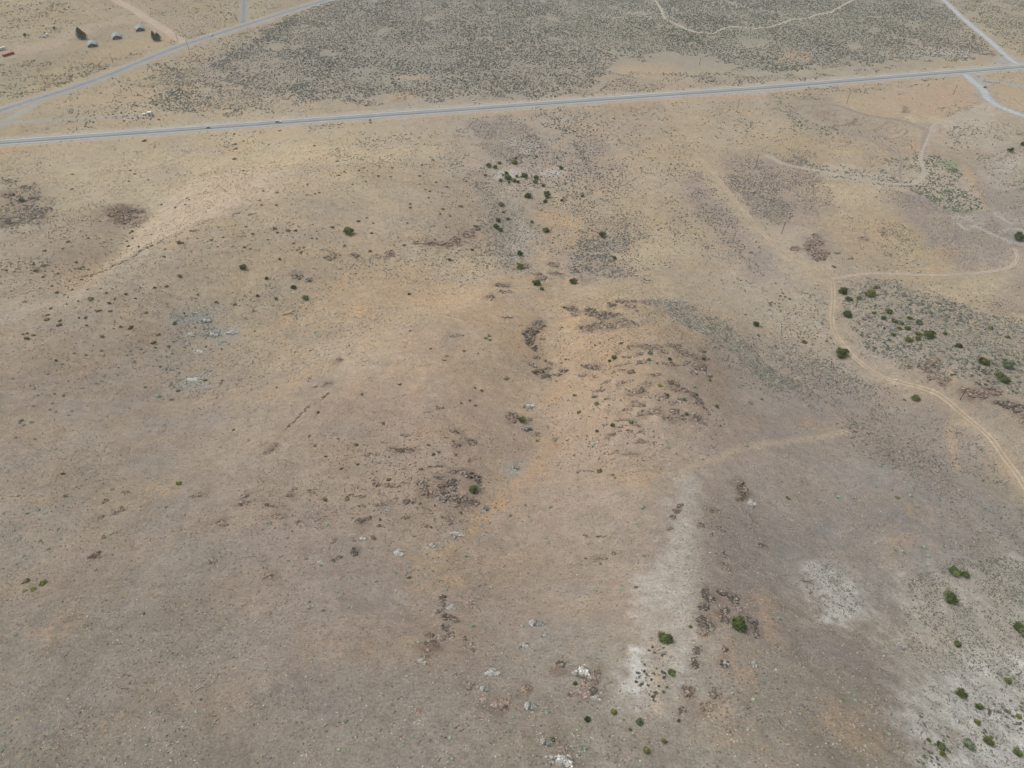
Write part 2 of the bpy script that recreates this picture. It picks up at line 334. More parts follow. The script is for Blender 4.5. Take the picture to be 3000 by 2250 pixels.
# (tone, outline on the land, soft edge m, strength)
PATCH = [
    # valley fields and lots
    ("dirt", [(425, 28), (395, 40), (300, 62), (200, 85), (170, 110), (110, 125), (0, 150), (0, 175), (130, 150), (220, 115), (250, 100), (330, 78), (420, 62), (500, 112), (540, 128), (500, 130), (480, 118), (475, 80)], 5, .8),
    ("orange", [(330, 130), (480, 100), (520, 125), (420, 150), (300, 190), (240, 190)], 10, .35),
    ("grey", [(1000, -60), (900, 30), (760, 100), (620, 160), (600, 230), (760, 270), (1050, 280), (1300, 270), (1500, 290), (1720, 265), (1800, 200), (2200, 200), (2900, 170), (2760, 0), (2700, -60)], 14, .7),
    ("green", [(1300, 20), (1900, 60), (2200, 60), (2600, 30), (2700, 100), (2300, 130), (1900, 140), (1600, 60)], 24, .15),
    ("pale", oval(2750, 155, 90, 14), 6, .7), ("pale", oval(1850, 45, 120, 10), 6, .6), ("pale", oval(2150, 15, 80, 8), 5, .6),
    ("tan", oval(1900, 205, 90, 22), 10, .8), ("orange", oval(1175, 280, 42, 7), 3, .8), ("orange", oval(2330, 165, 50, 16), 8, .6), ("tan", oval(1200, 225, 60, 8), 4, .6),
    ("orange", [(0, 425), (750, 372), (1500, 320), (2250, 266), (2820, 224), (2830, 236), (2250, 285), (1500, 335), (750, 390), (0, 440)], 4, .5),
    ("straw", [(0, 408), (750, 352), (1500, 298), (2250, 244), (2820, 200), (2820, 206), (2250, 250), (1500, 303), (750, 357), (0, 412)], 2.5, .6),
    ("tan", oval(300, 290, 160, 22, -8), 12, .7), ("bluegrey", oval(200, 265, 60, 8), 5, .2),
    ("orange", oval(40, 440, 120, 14, -4), 6, .5),
    # below the highway, left
    ("straw", [(100, 440), (500, 430), (700, 450), (600, 520), (430, 600), (380, 560), (250, 540), (150, 520), (50, 480)], 14, .25),
    ("grey", oval(490, 515, 52, 34, -15), 8, .35), ("grey", oval(115, 478, 16, 26), 5, .35),
    ("bright", [(425, 640), (520, 570), (700, 500), (860, 490), (820, 560), (700, 605), (570, 655), (450, 712), (340, 766), (280, 810), (300, 780), (350, 730), (400, 680)], 5, .75),  # lit side of the draw painted brighter, partly its plant cover
    ("shaded_slope", [(0, 690), (200, 645), (330, 600), (425, 610), (405, 660), (350, 720), (300, 770), (250, 840), (150, 850), (0, 880)], 3.5, .7),  # shade on the draw's dark side painted in, partly its plant cover
    ("brown", oval(375, 632, 62, 26, 6), 6, .45), ("brown", [(0, 560), (110, 545), (160, 590), (150, 640), (90, 660), (0, 665)], 5, .4),
    ("orange", [(285, 760), (320, 740), (300, 800), (230, 850), (60, 780), (150, 770)], 6, .35), ("straw", oval(60, 770, 55, 12), 5, .4),
    ("grey", [(0, 700), (260, 680), (300, 720), (260, 800), (0, 840)], 14, .3),
    ("straw", oval(930, 450, 90, 24), 10, .5), ("mauve", oval(970, 615, 90, 22), 10, .3),
    # pale stony patch and ravine
    ("mauve", [(1340, 350), (1480, 340), (1570, 380), (1590, 440), (1500, 480), (1420, 440)], 8, .55), ("pale", oval(1530, 425, 45, 20, 20), 5, .7),
    ("white", oval(1490, 512, 42, 12), 4, .45), ("white", oval(1620, 505, 40, 12), 4, .4), ("straw", oval(1640, 590, 30, 12, 20), 3, .6), ("pale", oval(1495, 615, 26, 20), 4, .5),
    ("grey", [(1400, 560), (1480, 580), (1560, 690), (1570, 790), (1490, 800), (1440, 720), (1420, 640)], 6, .5), ("pale", [(1510, 640), (1545, 650), (1545, 740), (1500, 760), (1500, 700)], 4, .6),
    ("orange", oval(1640, 640, 60, 20, 15), 8, .7), ("orange", oval(1700, 700, 60, 22, -25), 8, .7), ("orange", oval(1600, 760, 40, 12, -20), 6, .5),
    ("straw", oval(1900, 740, 90, 30), 12, .4), ("straw", oval(1850, 520, 120, 60, 10), 25, .2), ("mauve", oval(1720, 780, 90, 34, 10), 10, .55),
    ("orange", [(960, 740), (1200, 790), (1350, 850), (1400, 870), (1200, 920), (1000, 920), (880, 960), (800, 960), (900, 860)], 16, .38),
    ("grey", [(520, 900), (760, 860), (950, 760), (1050, 780), (900, 850), (740, 900), (620, 990), (580, 1120), (500, 1160), (450, 1000)], 12, .45),
    ("bluegrey", oval(570, 930, 50, 26, -15), 5, .55), ("bluegrey", oval(570, 1120, 60, 18, -25), 5, .55), ("bluegrey", oval(640, 980, 50, 22), 5, .5),
    ("orange", oval(870, 935, 60, 18), 6, .55), ("orange", oval(1060, 925, 24, 20), 6, .5), ("orange", oval(890, 1100, 50, 12, -30), 5, .4), ("straw", oval(1290, 740, 60, 16), 6, .5),
    ("straw", oval(1350, 770, 60, 16), 6, .4), ("pinkish", oval(720, 870, 50, 14), 6, .4),
    # middle hill
    ("straw", [(1120, 900), (1420, 840), (1440, 860), (1300, 940), (1100, 1080), (1000, 1100), (1050, 960)], 12, .12),
    ("pinkish", oval(1260, 1000, 70, 26, -20), 8, .4), ("mauve", oval(930, 1180, 60, 26, -40), 10, .3), ("mauve", oval(500, 1200, 160, 40, -10), 25, .25),
    ("orange", [(1640, 880), (1690, 940), (1670, 1100), (1640, 1200), (1640, 1300), (1560, 1440), (1420, 1540), (1330, 1600), (1290, 1620), (1400, 1480), (1540, 1380), (1610, 1280), (1625, 1100)], 5, .32),
    ("orange", [(1700, 930), (1900, 990), (1930, 1040), (1820, 1090), (1700, 1060), (1660, 1000)], 12, .3), ("orange", oval(1600, 1170, 45, 14), 8, .5),
    ("orange", oval(1980, 980, 90, 16, 14), 8, .4), ("orange", oval(1550, 1000, 50, 40), 10, .4), ("bluegrey", oval(1505, 1372, 24, 26, -50), 3, .5), ("bluegrey", oval(1335, 1562, 40, 13, -38), 3, .6),
    ("orange", [(1280, 1615), (1380, 1530), (1480, 1440), (1560, 1370), (1610, 1290), (1622, 1295), (1570, 1385), (1490, 1450), (1400, 1545), (1290, 1630)], 1.8, .6), ("orange", oval(1200, 1650, 60, 20), 4, .35), ("orange", oval(1280, 1710, 60, 22), 5, .3),
    ("orange", oval(1290, 1440, 40, 12), 4, .3), ("orange", oval(100, 1460, 55, 14), 4, .35), ("orange", oval(480, 1435, 60, 18), 5, .4), ("orange", oval(90, 1870, 80, 18, -15), 5, .4),
    ("orange", oval(330, 1480, 60, 14), 5, .3), ("white", oval(1306, 1452, 28, 14, -20), 1.2, .75), ("brown", oval(1257, 1450, 26, 13), 2, .4), ("brown", oval(1385, 1415, 34, 34), 3, .3),
    ("orange", oval(1150, 1900, 90, 26), 7, .25), ("mauve", oval(380, 1980, 160, 60, -30), 12, .25), ("mauve", oval(250, 1640, 120, 50, -20), 14, .25),
    ("orange", oval(1880, 1400, 60, 14, -8), 5, .5), ("orange", oval(1750, 1750, 110, 40), 10, .3), ("mauve", oval(1120, 1480, 160, 50), 12, .2),
    ("mauve", [(1665, 405), (1760, 400), (1800, 450), (1720, 475), (1670, 450)], 6, .45), ("mauve", [(1690, 470), (1820, 470), (1840, 560), (1760, 570), (1700, 530)], 10, .3),
    ("mauve", [(1980, 520), (2050, 510), (2100, 590), (2160, 640), (2140, 670), (2060, 630), (2000, 580)], 6, .5), ("mauve", [(2180, 700), (2240, 730), (2310, 820), (2240, 810)], 6, .5),
    ("mauve", [(1730, 640), (1880, 620), (1900, 680), (1830, 740), (1740, 750), (1660, 730)], 8, .4), ("mauve", [(1600, 740), (1740, 740), (1900, 820), (1760, 830), (1640, 800)], 8, .4),
    ("mauve", [(1930, 770), (2000, 760), (2010, 800), (1950, 810)], 8, .4), ("grey", [(2460, 820), (2640, 850), (2800, 920), (3060, 980), (3060, 1180), (2860, 1110), (2700, 1090), (2560, 1010), (2480, 920)], 10, .5),
    ("mauve", [(1910, 885), (2010, 890), (2110, 935), (2260, 1080), (2300, 1150), (2160, 1080), (2040, 980)], 5, .35),
    # spur and white soil
    ("mauve", [(2055, 1400), (2160, 1400), (2230, 1600), (2210, 1800), (2090, 1760), (2060, 1600)], 5, .35), ("pale", [(1995, 1400), (2040, 1400), (2040, 1560), (2035, 1800), (1990, 1860), (1960, 1800), (1985, 1600)], 3, .5),
    ("gravel", [(2800, 212), (2880, 214), (2905, 240), (2880, 262), (2905, 300), (2880, 290), (2850, 250)], 2.5, .7), ("gravel", [(2925, 150), (2990, 172), (3060, 176), (3060, 190), (2960, 194), (2900, 196)], 2.5, .75),
    ("pale", [(2100, 800), (2250, 830), (2420, 960), (2560, 1100), (2440, 1140), (2300, 1040), (2150, 900)], 20, .25),
    ("pale", [(1990, 1380), (2060, 1380), (2050, 1500), (2040, 1650), (2050, 1780), (2030, 1850), (1960, 1820), (1900, 1850), (1830, 1830), (1850, 1720), (1940, 1640), (1960, 1520), (1950, 1440)], 4, .8),
    ("pale", [(1840, 1860), (2040, 1760), (2070, 1850), (2030, 1960), (1990, 2040), (1960, 2070), (1830, 2080), (1810, 1980)], 5, .7),
    ("white", [(1842, 1895), (1862, 1900), (1872, 1960), (1868, 2050), (1835, 2020), (1834, 1950)], 2.0, .8), ("white", [(1838, 1910), (1868, 1912), (1880, 1960), (1900, 1990), (1910, 2060), (1870, 2078), (1820, 2040), (1822, 1970)], 2.0, .6),
    ("white", [(1950, 1910), (2020, 1880), (2030, 1910), (1990, 1960), (1970, 2030), (1955, 1980)], 4, .4), ("tan", [(1905, 1900), (1945, 1895), (1945, 1980), (1955, 2050), (1900, 2090), (1905, 1990)], 2.5, .6),
    ("mauve", [(2060, 1500), (2200, 1480), (2240, 1700), (2200, 1800), (2070, 1800), (2045, 1650)], 7, .45), ("orange", oval(2150, 1900, 60, 80, 20), 8, .35), ("orange", oval(2120, 2100, 50, 30), 6, .3),
    ("white", [(2372, 1690), (2392, 1655), (2430, 1675), (2440, 1700), (2480, 1715), (2530, 1790), (2470, 1800), (2440, 1830), (2395, 1760), (2400, 1725)], 5, .75), ("pale", oval(2430, 1740, 100, 90), 10, .4),
    ("orange", oval(2680, 1490, 60, 26, 20), 7, .45), ("orange", oval(2660, 1590, 60, 26), 6, .35), ("orange", oval(2600, 1860, 70, 30), 6, .2), ("straw", oval(2720, 1870, 34, 14), 4, .5),
    ("orange", oval(2250, 1820, 26, 60), 5, .4), ("orange", oval(2500, 2110, 60, 40), 6, .3), ("orange", oval(2340, 2190, 80, 50), 8, .25),
    ("mauve", [(2350, 1900), (2560, 1880), (2640, 2000), (2620, 2120), (2500, 2060), (2400, 2000)], 9, .25),
    ("pale", [(2640, 1700), (3060, 1600), (3060, 2300), (2690, 2300), (2690, 2180), (2640, 2000), (2600, 1900)], 8, .65),
    ("white", [(2740, 2050), (2900, 1960), (3060, 1950), (3060, 2300), (2790, 2300), (2700, 2160)], 9, .5), ("white", [(2800, 2150), (3060, 2110), (3060, 2300), (2770, 2300)], 6, .75),
    # right side
    ("mauve", [(2020, 500), (2060, 500), (2150, 630), (2240, 780), (2280, 860), (2200, 830), (2120, 720), (2040, 610)], 5, .5), ("mauve", [(2110, 460), (2240, 440), (2420, 520), (2440, 590), (2350, 650), (2240, 650), (2140, 570)], 10, .6), ("straw", [(2030, 470), (2070, 460), (2150, 560), (2240, 660), (2420, 790), (2430, 830), (2300, 760), (2180, 660), (2080, 560)], 7, .22),
    ("straw", oval(2480, 570, 130, 26, 4), 10, .6), ("orange", oval(2520, 690, 130, 40), 14, .35), ("mauve", oval(2395, 720, 44, 46), 6, .55),
    ("mauve", [(2640, 560), (2780, 590), (2900, 640), (2980, 720), (2970, 780), (2860, 796), (2790, 790), (2720, 720), (2680, 660), (2610, 600)], 8, .7), ("mauve", oval(2660, 590, 50, 40), 8, .4),
    ("pale", oval(2830, 640, 50, 16), 5, .6), ("mauve", [(2900, 850), (3060, 800), (3060, 930), (2960, 930), (2880, 900)], 8, .6), ("straw", oval(2830, 860, 110, 30, 10), 10, .4), ("straw", oval(2950, 1010, 60, 10), 5, .5),
    ("orange", oval(2740, 780, 70, 20, -40), 8, .5), ("orange", [(2840, 480), (2870, 560), (2900, 620), (2880, 620), (2850, 570), (2820, 500)], 2.5, .6), ("orange", oval(2520, 808, 40, 5), 2, .5),
    ("mauve", [(2200, 960), (2340, 1040), (2480, 1090), (2640, 1180), (2860, 1290), (2900, 1400), (2700, 1400), (2560, 1330), (2420, 1230), (2300, 1160), (2200, 1080)], 12, .5), ("orange", oval(2440, 1240, 80, 26), 8, .4), ("orange", oval(2760, 1110, 26, 22), 3, .6), ("straw", [(2530, 1080), (2700, 1130), (2900, 1240), (3000, 1380), (2900, 1300), (2760, 1200), (2620, 1150)], 7, .15),
    ("orange", oval(2960, 1370, 30, 60, -30), 5, .4), ("brown", oval(2865, 1150, 50, 20, 14), 3, .35), ("darkbrown", oval(2960, 1190, 50, 16, 16), 3, .5), ("pale", oval(2630, 1114, 10, 4), 1, .9),
    ("pale", oval(2960, 640, 60, 16, 16), 5, .35), ("mauve", oval(2950, 590, 100, 50), 16, .35),
    # ranch arena area
    ("tan", [(2450, 290), (2560, 270), (2700, 235), (2830, 240), (2870, 290), (2820, 330), (2720, 340), (2560, 345), (2470, 320)], 5, .8), ("pinkish", [(2600, 275), (2830, 250), (2850, 320), (2700, 335)], 8, .45),
    ("brown", [(2633, 328), (2637, 320), (2646, 316), (2649, 311), (2663, 311), (2672, 314), (2672, 318), (2664, 322), (2660, 329), (2648, 332), (2638, 332)], .6, .95),
    ("straw", oval(2710, 350, 80, 8), 4, .8), ("sand", [(2895, 295), (2930, 330), (2890, 370), (2800, 400), (2760, 390), (2740, 365), (2800, 340)], 5, .9), ("sand", oval(2870, 400, 90, 40, -15), 10, .6),
    ("grey", [(2260, 300), (2340, 290), (2470, 305), (2560, 345), (2600, 400), (2500, 405), (2400, 385), (2330, 370), (2280, 330)], 5, .35), ("brown", oval(2420, 335, 36, 16), 5, .4), ("brown", oval(2390, 290, 50, 8), 4, .35),
    ("sand", [(2330, 470), (2560, 490), (2700, 450), (2780, 470), (2860, 560), (2880, 620), (2780, 610), (2700, 570), (2500, 540), (2350, 500)], 5, .65),
    ("orange", oval(2690, 430, 20, 26, -60), 6, .4), ("straw", oval(2460, 450, 60, 30), 8, .4), ("green", oval(2780, 480, 18, 26, -30), 4, .7), ("green", oval(2830, 618, 26, 5), 3, .6),
    ("pale", oval(2990, 240, 40, 8), 3, .2), ("tan", oval(2970, 290, 60, 22, 20), 5, .6), ("pale", oval(2210, 275, 30, 8), 4, .7), ("pale", oval(2230, 300, 24, 8), 4, .5),
    ("pale", oval(2950, 500, 60, 40, -40), 10, .55), ("pale", oval(2960, 480, 20, 12), 4, .6),
    ("pinkish", oval(1620, 480, 60, 14, -4), 10, .2),
]
# ---- rock outcrops as read off the photo; the ground about them is stony and darker
RC = dict(d=[(92, 82, 72), (104, 92, 80), (80, 72, 64), (118, 104, 92)], m=[(118, 104, 92), (102, 90, 80), (130, 116, 102)], t=[(128, 112, 98), (112, 98, 86), (140, 124, 108), (100, 88, 80)], p=[(146, 128, 118), (120, 104, 96), (158, 142, 132)],
          k=[(84, 80, 74), (96, 90, 84), (72, 68, 64)], l=[(150, 142, 132), (110, 100, 92), (92, 84, 78)])
OC = []


def O(place, items, ox=0, oy=0, sc=1.0):
    """items: (x, y, width, height, turn degrees, tone)"""
    OC.append((place, [(ox + i[0] / sc, oy + i[1] / sc, i[2] / sc, i[3] / sc, i[4] if len(i) > 4 else 0, i[5] if len(i) > 5 else 'd') for i in items]))


S4 = 3.814
O("outcrop on top of the rocky dome", [(430, 95, 150, 50, 4), (470, 140, 90, 60, 0, 'm'), (650, 135, 150, 90, 10), (790, 170, 200, 90, 6), (920, 155, 150, 50, 6), (600, 310, 140, 60, -6), (690, 290, 110, 60, -10), (790, 280, 170, 80, 4),
  (890, 300, 100, 50, 6), (1000, 240, 150, 90, 10, 'm'), (1060, 290, 80, 40, 5, 'm'), (1150, 265, 120, 30, 25), (650, 350, 90, 30, -15, 'm')], 1560, 880, S4)
O("outcrop along the crest behind the rocky dome", [(880, 50, 90, 50, 0), (1000, 15, 160, 30, 0), (1120, 10, 160, 26, 0), (1090, 70, 110, 40, 10, 'm'), (1260, 30, 120, 40, 14, 'm')], 1560, 880, S4)
O("outcrop on the dark knob left of the dome", [(50, 280, 140, 110, 5, 'm'), (0, 340, 120, 90, 0), (-30, 450, 110, 110, 60), (-60, 380, 120, 80, 20, 'k'), (20, 530, 60, 60, 0, 'k'), (110, 430, 80, 30, 10, 'm'), (40, 640, 100, 36, 0, 'm'),
  (0, 720, 100, 40, 10, 'm'), (170, 760, 110, 40, 0, 'm'), (60, 800, 140, 60, 0), (150, 850, 120, 50, 0, 'k'), (270, 830, 110, 36, 0), (350, 785, 90, 50, 0, 'd'), (200, 700, 60, 36, 0, 'm')], 1560, 880, S4)
O("rock band on the dome's right shoulder", [(1120, 515, 130, 30, 2, 'm'), (1240, 510, 150, 40, 2, 'm'), (1380, 520, 120, 60, 0, 'm'), (1470, 570, 90, 50, 0, 'm'), (1540, 500, 130, 50, 8, 'm'), (1640, 530, 140, 60, 12, 'm'),
  (1700, 590, 150, 60, 15, 'm'), (1790, 630, 150, 60, 18, 'm'), (1880, 560, 120, 36, 25, 'd'), (1930, 640, 90, 40, 20, 'm'), (1320, 570, 60, 50, -50, 'd'), (1190, 600, 90, 40, -10, 'm'), (1060, 630, 120, 30, 5, 'l'),
  (950, 580, 70, 30, 10, 'm')], 1560, 880, S4)
O("rock band under the dome's shoulder", [(1540, 715, 170, 50, 8, 'm'), (1720, 705, 120, 50, 12, 'l'), (1820, 740, 130, 60, 20, 'm'), (1900, 740, 70, 60, 30, 'd'), (1940, 810, 120, 60, 45, 'l'), (1985, 855, 50, 60, 80, 'd'),
  (1790, 800, 120, 60, 25, 'l'), (1220, 690, 120, 40, -5, 'l'), (1040, 710, 140, 22, -8, 'm'), (940, 735, 120, 20, -10, 'm')], 1560, 880, S4)
O("outcrop in the middle of the dome's near face", [(650, 745, 200, 50, 8, 'd'), (720, 765, 100, 50, 20, 'm'), (560, 835, 90, 50, 0, 'm'), (1100, 800, 90, 50, 0, 'd'), (1000, 780, 110, 30, -10, 'm'), (840, 905, 90, 40, -20, 'm'), (910, 800, 60, 24, 0, 'm'),
  (700, 855, 60, 36, 20, 'm'), (980, 930, 110, 40, -18, 'm'), (1090, 895, 120, 22, -15, 'm'), (1260, 960, 150, 40, -30, 'm'), (1380, 830, 130, 36, -5, 'm'), (1190, 1020, 150, 40, -12, 'd'), (1110, 1050, 100, 36, -10, 'm'),
  (1050, 1005, 60, 24, 20, 'd'), (740, 1010, 130, 30, -8, 'm'), (1450, 1090, 120, 60, -20, 'm'), (830, 1100, 60, 26, -10, 'm'), (690, 1075, 70, 26, -15, 'm'), (1290, 1090, 70, 20, 0, 'm')], 1560, 880, S4)
O("rock rib curving down the dome's right edge", [(1570, 925, 150, 40, 12, 'd'), (1650, 970, 90, 50, 20, 'd'), (1590, 1000, 110, 40, 10, 'm'), (1700, 1000, 70, 40, 30, 'd'), (1770, 1030, 110, 36, 35, 'd'), (1820, 1070, 90, 40, 40, 'd'),
  (1870, 1120, 110, 50, 35, 'd'), (1840, 1150, 90, 40, 20, 'l'), (1920, 1200, 100, 30, 45, 'd'), (1955, 1250, 100, 26, 55, 'd'), (1640, 1120, 70, 60, 0, 'l'), (1560, 1150, 90, 40, 0, 'l')], 1560, 880, S4)
O("rock knot at the dome's foot", [(1400, 1230, 120, 80, 15, 'm'), (1480, 1290, 110, 80, 25, 'm'), (1530, 1310, 70, 60, 0, 'm'), (1580, 1240, 110, 60, 15, 'm'), (1650, 1300, 80, 50, 20, 'm'), (1700, 1340, 70, 40, 30, 'd'),
  (1845, 1310, 110, 70, 10, 'd'), (1770, 1330, 40, 50, 80, 'm'), (1910, 1360, 60, 40, 40, 'l'), (1140, 1155, 70, 60, 50, 'm'), (1210, 1175, 90, 36, -10, 'm'), (1060, 1220, 110, 30, -3, 'm'), (1210, 1265, 110, 40, -20, 'd'), (1175, 1290, 40, 24, 0, 'k'),
  (1300, 1260, 50, 50, 0, 'm'), (1000, 1335, 200, 34, -2, 'm'), (1130, 1370, 120, 50, 20, 'm'), (1190, 1405, 100, 26, 15, 'm'), (970, 1415, 120, 22, -5, 'm'), (800, 1390, 50, 28, 0, 'm'), (1080, 1460, 60, 50, -10, 'm'), (1200, 1470, 90, 26, -15, 'm'),
  (980, 1455, 40, 26, 0, 'm')], 1560, 880, S4)
O("thin outcrop below the dome on bare ground", [(1110, 1162, 90, 36, -8, 'm'), (900, 1240, 50, 16, 0, 'm'), (1015, 1268, 130, 20, -4, 'm'), (860, 1265, 60, 16, -15, 'm'), (850, 1110, 100, 26, -20, 'm')], 1500, 900, Z)
O("outcrop beside the draw's juniper", [(120, 1050, 90, 40, 5, 'l'), (215, 1095, 70, 24, -10, 'm'), (150, 965, 50, 40, 0, 'm'), (20, 960, 60, 90, 0, 'm'), (130, 855, 90, 40, 5, 'l')], 1500, 900, Z)
O("rocks of the outcrop left of the orange strip", [(1870, 135, 150, 50, 15, 'k'), (1920, 190, 50, 120, -20, 'k'), (1800, 110, 90, 30, 0, 'm'), (1700, 95, 70, 36, 0, 'd'), (1560, 50, 160, 20, -3, 'd'), (1580, 148, 70, 34, 10, 'k'), (1690, 190, 90, 70, 0, 'k'),
  (1610, 220, 80, 50, 0, 'd'), (1440, 210, 110, 70, 15, 'k'), (1500, 290, 130, 60, 6, 't'), (1620, 272, 90, 40, 0, 'd'), (1770, 330, 150, 70, 0, 'd'), (1880, 360, 100, 60, 15, 'd'), (1720, 390, 50, 30, 0, 'l'), (1700, 245, 50, 40, 0, 'l'),
  (1640, 320, 130, 60, -15, 'l')], 750, 1350, Z)
O("low rock band left of the outcrop juniper", [(1050, 205, 80, 36, 5, 'd'), (1170, 215, 140, 40, 5, 'm'), (1290, 190, 90, 12, 0, 'm'), (1210, 330, 36, 36, 0, 'd'), (1300, 345, 50, 40, 0, 'd'), (1350, 355, 60, 30, 0, 'd'), (1405, 360, 30, 34, 0, 'd'),
  (1070, 375, 120, 34, -4, 'm'), (910, 390, 80, 24, 0, 'm'), (1080, 285, 70, 20, 0, 'm'), (900, 310, 100, 22, 0, 'd'), (820, 298, 70, 14, 0, 'd'), (960, 500, 90, 34, -12, 'd'), (890, 525, 70, 30, -5, 'k'), (1290, 490, 80, 30, -10, 'm'), (1080, 565, 70, 18, 20, 'd'),
  (1480, 565, 100, 20, 20, 'd'), (1545, 520, 30, 50, 0, 'm'), (1670, 520, 60, 40, 30, 'm'), (1630, 490, 90, 14, 10, 'd'), (1015, 670, 36, 40, 0, 'm'), (1030, 18, 80, 20, 0, 'm')], 750, 1350, Z)
O("rock scatter on the bare slope left of centre", [(110, 385, 90, 24, 10, 'd'), (190, 480, 110, 50, 5, 'm'), (350, 235, 60, 30, -20, 'm'), (285, 300, 60, 34, 10, 'k'), (270, 565, 80, 20, 15, 'm'), (355, 525, 60, 24, 0, 'm'), (480, 490, 110, 18, 0, 'm'),
  (670, 700, 60, 34, -15, 'm'), (840, 680, 50, 24, 40, 'd'), (850, 790, 60, 70, 30, 'k'), (700, 850, 80, 36, -30, 'd'), (95, 1000, 120, 40, 0, 'm'), (480, 270, 60, 30, 20, 'm')], 750, 1350, Z)
O("tall dark outcrop low on the slope", [(1600, 1200, 60, 70, 0, 'k'), (1620, 1260, 90, 70, 0, 'l'), (1590, 1310, 60, 60, 0, 'k'), (1650, 1350, 90, 60, 0, 'k'), (1720, 1375, 80, 50, 10, 'k'), (1640, 1440, 90, 70, 20, 'k'), (1680, 1510, 70, 60, 0, 'd'),
  (1500, 1515, 80, 40, 0, 'd'), (1600, 1530, 90, 50, 0, 'l'), (1500, 1580, 100, 60, 0, 'd'), (1560, 1600, 50, 50, 0, 'm'), (1470, 1640, 70, 50, 0, 't'), (1460, 1690, 70, 40, 0, 'd')], 750, 1350, Z)
O("small outcrop right of the tall dark one", [(1835, 1240, 100, 60, 10, 'p'), (1800, 1540, 40, 36, 20, 'k'), (1850, 1570, 60, 30, 50, 'l'), (1870, 1630, 24, 60, 10, 'l')], 750, 1350, Z)
O("grey rocks above the pink rubble", [(1830, 620, 110, 60, -10, 'm'), (1745, 530, 60, 40, 0, 'l'), (1400, 855, 60, 60, 0, 'p'), (1960, 735, 70, 50, 10, 'p'), (2060, 770, 80, 60, 20, 'p'), (2150, 780, 110, 80, 0, 'p'), (2160, 820, 90, 30, 0, 'k')], 750, 1800, Z)
O("rocks of the pink rock pile above the bottom edge", [(585, 500, 80, 100, 10, 'l'), (640, 560, 80, 80, 30, 'l'), (740, 510, 60, 90, 20, 'd'), (735, 570, 70, 70, 0, 'm'), (620, 620, 110, 40, 0, 'p'), (560, 680, 110, 50, -8, 'p'), (640, 690, 70, 70, 0, 'p'),
  (700, 670, 80, 70, 0, 'k'), (420, 430, 90, 60, 0, 'k'), (380, 460, 50, 50, 0, 't'), (510, 690, 60, 30, 0, 'd'), (130, 650, 100, 90, 0, 'm'), (430, 1160, 50, 60, 0, 'p'), (350, 1260, 90, 80, 0, 'l'), (490, 1290, 90, 60, 0, 'p')], 1500, 1800, Z)
O("black rocks right of the spur crest", [(1640, 60, 90, 110, 20, 'k'), (1700, 110, 80, 90, 30, 'k'), (1830, 40, 90, 60, 20, 'k'), (2090, 90, 60, 90, 20, 'k'), (2110, 170, 50, 90, -10, 'k'), (2050, 50, 60, 60, 0, 'k'), (1920, 105, 70, 40, 0, 'l'),
  (1660, 160, 60, 50, 0, 'm'), (1600, 310, 90, 60, -30, 'k'), (1560, 380, 60, 70, 0, 'l'), (1570, 440, 80, 60, 0, 'd'), (1500, 650, 50, 80, -20, 'd'), (1545, 670, 60, 80, 20, 'd'), (1530, 710, 90, 40, 0, 'd'), (1740, 700, 90, 50, 10, 'd'), (1745, 655, 40, 36, 0, 'd'),
  (1670, 800, 130, 80, 10, 'm'), (1475, 825, 70, 50, 20, 'd'), (1440, 855, 40, 30, 0, 'd'), (1830, 430, 70, 60, 10, 'k'), (1840, 300, 50, 60, 30, 'd')], 1500, 1800, Z)
O("dark rocks on the shaded side of the spur", [(1980, 240, 90, 130, -25, 'd'), (2010, 290, 60, 70, 0, 'k'), (1950, 330, 50, 40, 0, 'd'), (1630, 555, 60, 40, 0, 'd'), (1720, 640, 36, 30, 0, 'd'), (1810, 600, 90, 16, 20, 'd'), (1660, 1130, 60, 70, 50, 'k'),
  (1700, 1190, 110, 60, 25, 'k'), (1820, 1145, 110, 40, 25, 'k'), (1920, 1200, 110, 60, 30, 'k'), (1840, 1290, 90, 60, 0, 'k'), (1660, 1260, 110, 70, 0, 'k'), (1950, 1280, 80, 60, 0, 'l'), (1740, 430, 110, 40, 20, 'm'), (1830, 810, 60, 40, 40, 'k'), (1850, 910, 90, 50, 20, 'm'),
  (2150, 740, 110, 40, 20, 'k')], 1500, 1350, Z)
O("dark rock streak down the spur crest", [(1450, 400, 44, 60, 30, 'd'), (1420, 440, 44, 60, 30, 'd'), (1395, 485, 44, 50, 30, 'd'), (1350, 590, 60, 40, -30, 'm')], 1500, 1350, Z)
O("small rocks on the slope left of the spur", [(785, 845, 80, 26, 0, 'd'), (880, 800, 50, 30, 0, 'k'), (640, 655, 40, 20, 0, 'd'), (780, 655, 80, 16, 0, 'd'), (660, 90, 110, 12, 0, 'd'), (575, 92, 34, 28, 0, 'l')], 1500, 1350, Z)
O("boulders of the knoll beside the two-rut track", [(1430, 480, 120, 70, 0, 't'), (1450, 490, 50, 60, 0, 'k'), (1370, 530, 80, 50, 0, 't'), (1210, 510, 80, 40, 0, 't'), (1510, 640, 90, 90, 20, 't'), (1430, 600, 90, 50, 0, 't'), (1740, 740, 60, 70, 30, 'm'),
  (1790, 740, 70, 80, 20, 'm'), (1855, 755, 80, 80, 0, 'm'), (1700, 715, 50, 50, 0, 't'), (1960, 730, 130, 60, 10, 't'), (2010, 830, 120, 40, 12, 'd'), (2090, 850, 140, 70, 10, 'k'), (2180, 870, 80, 70, 0, 'k'), (2140, 900, 60, 40, 0, 'k'), (2190, 960, 50, 90, 0, 't'),
  (1870, 555, 60, 60, 20, 'k'), (850, 110, 50, 50, 0, 'l'), (880, 80, 80, 26, 10, 'l')], 2250, 900, Z)
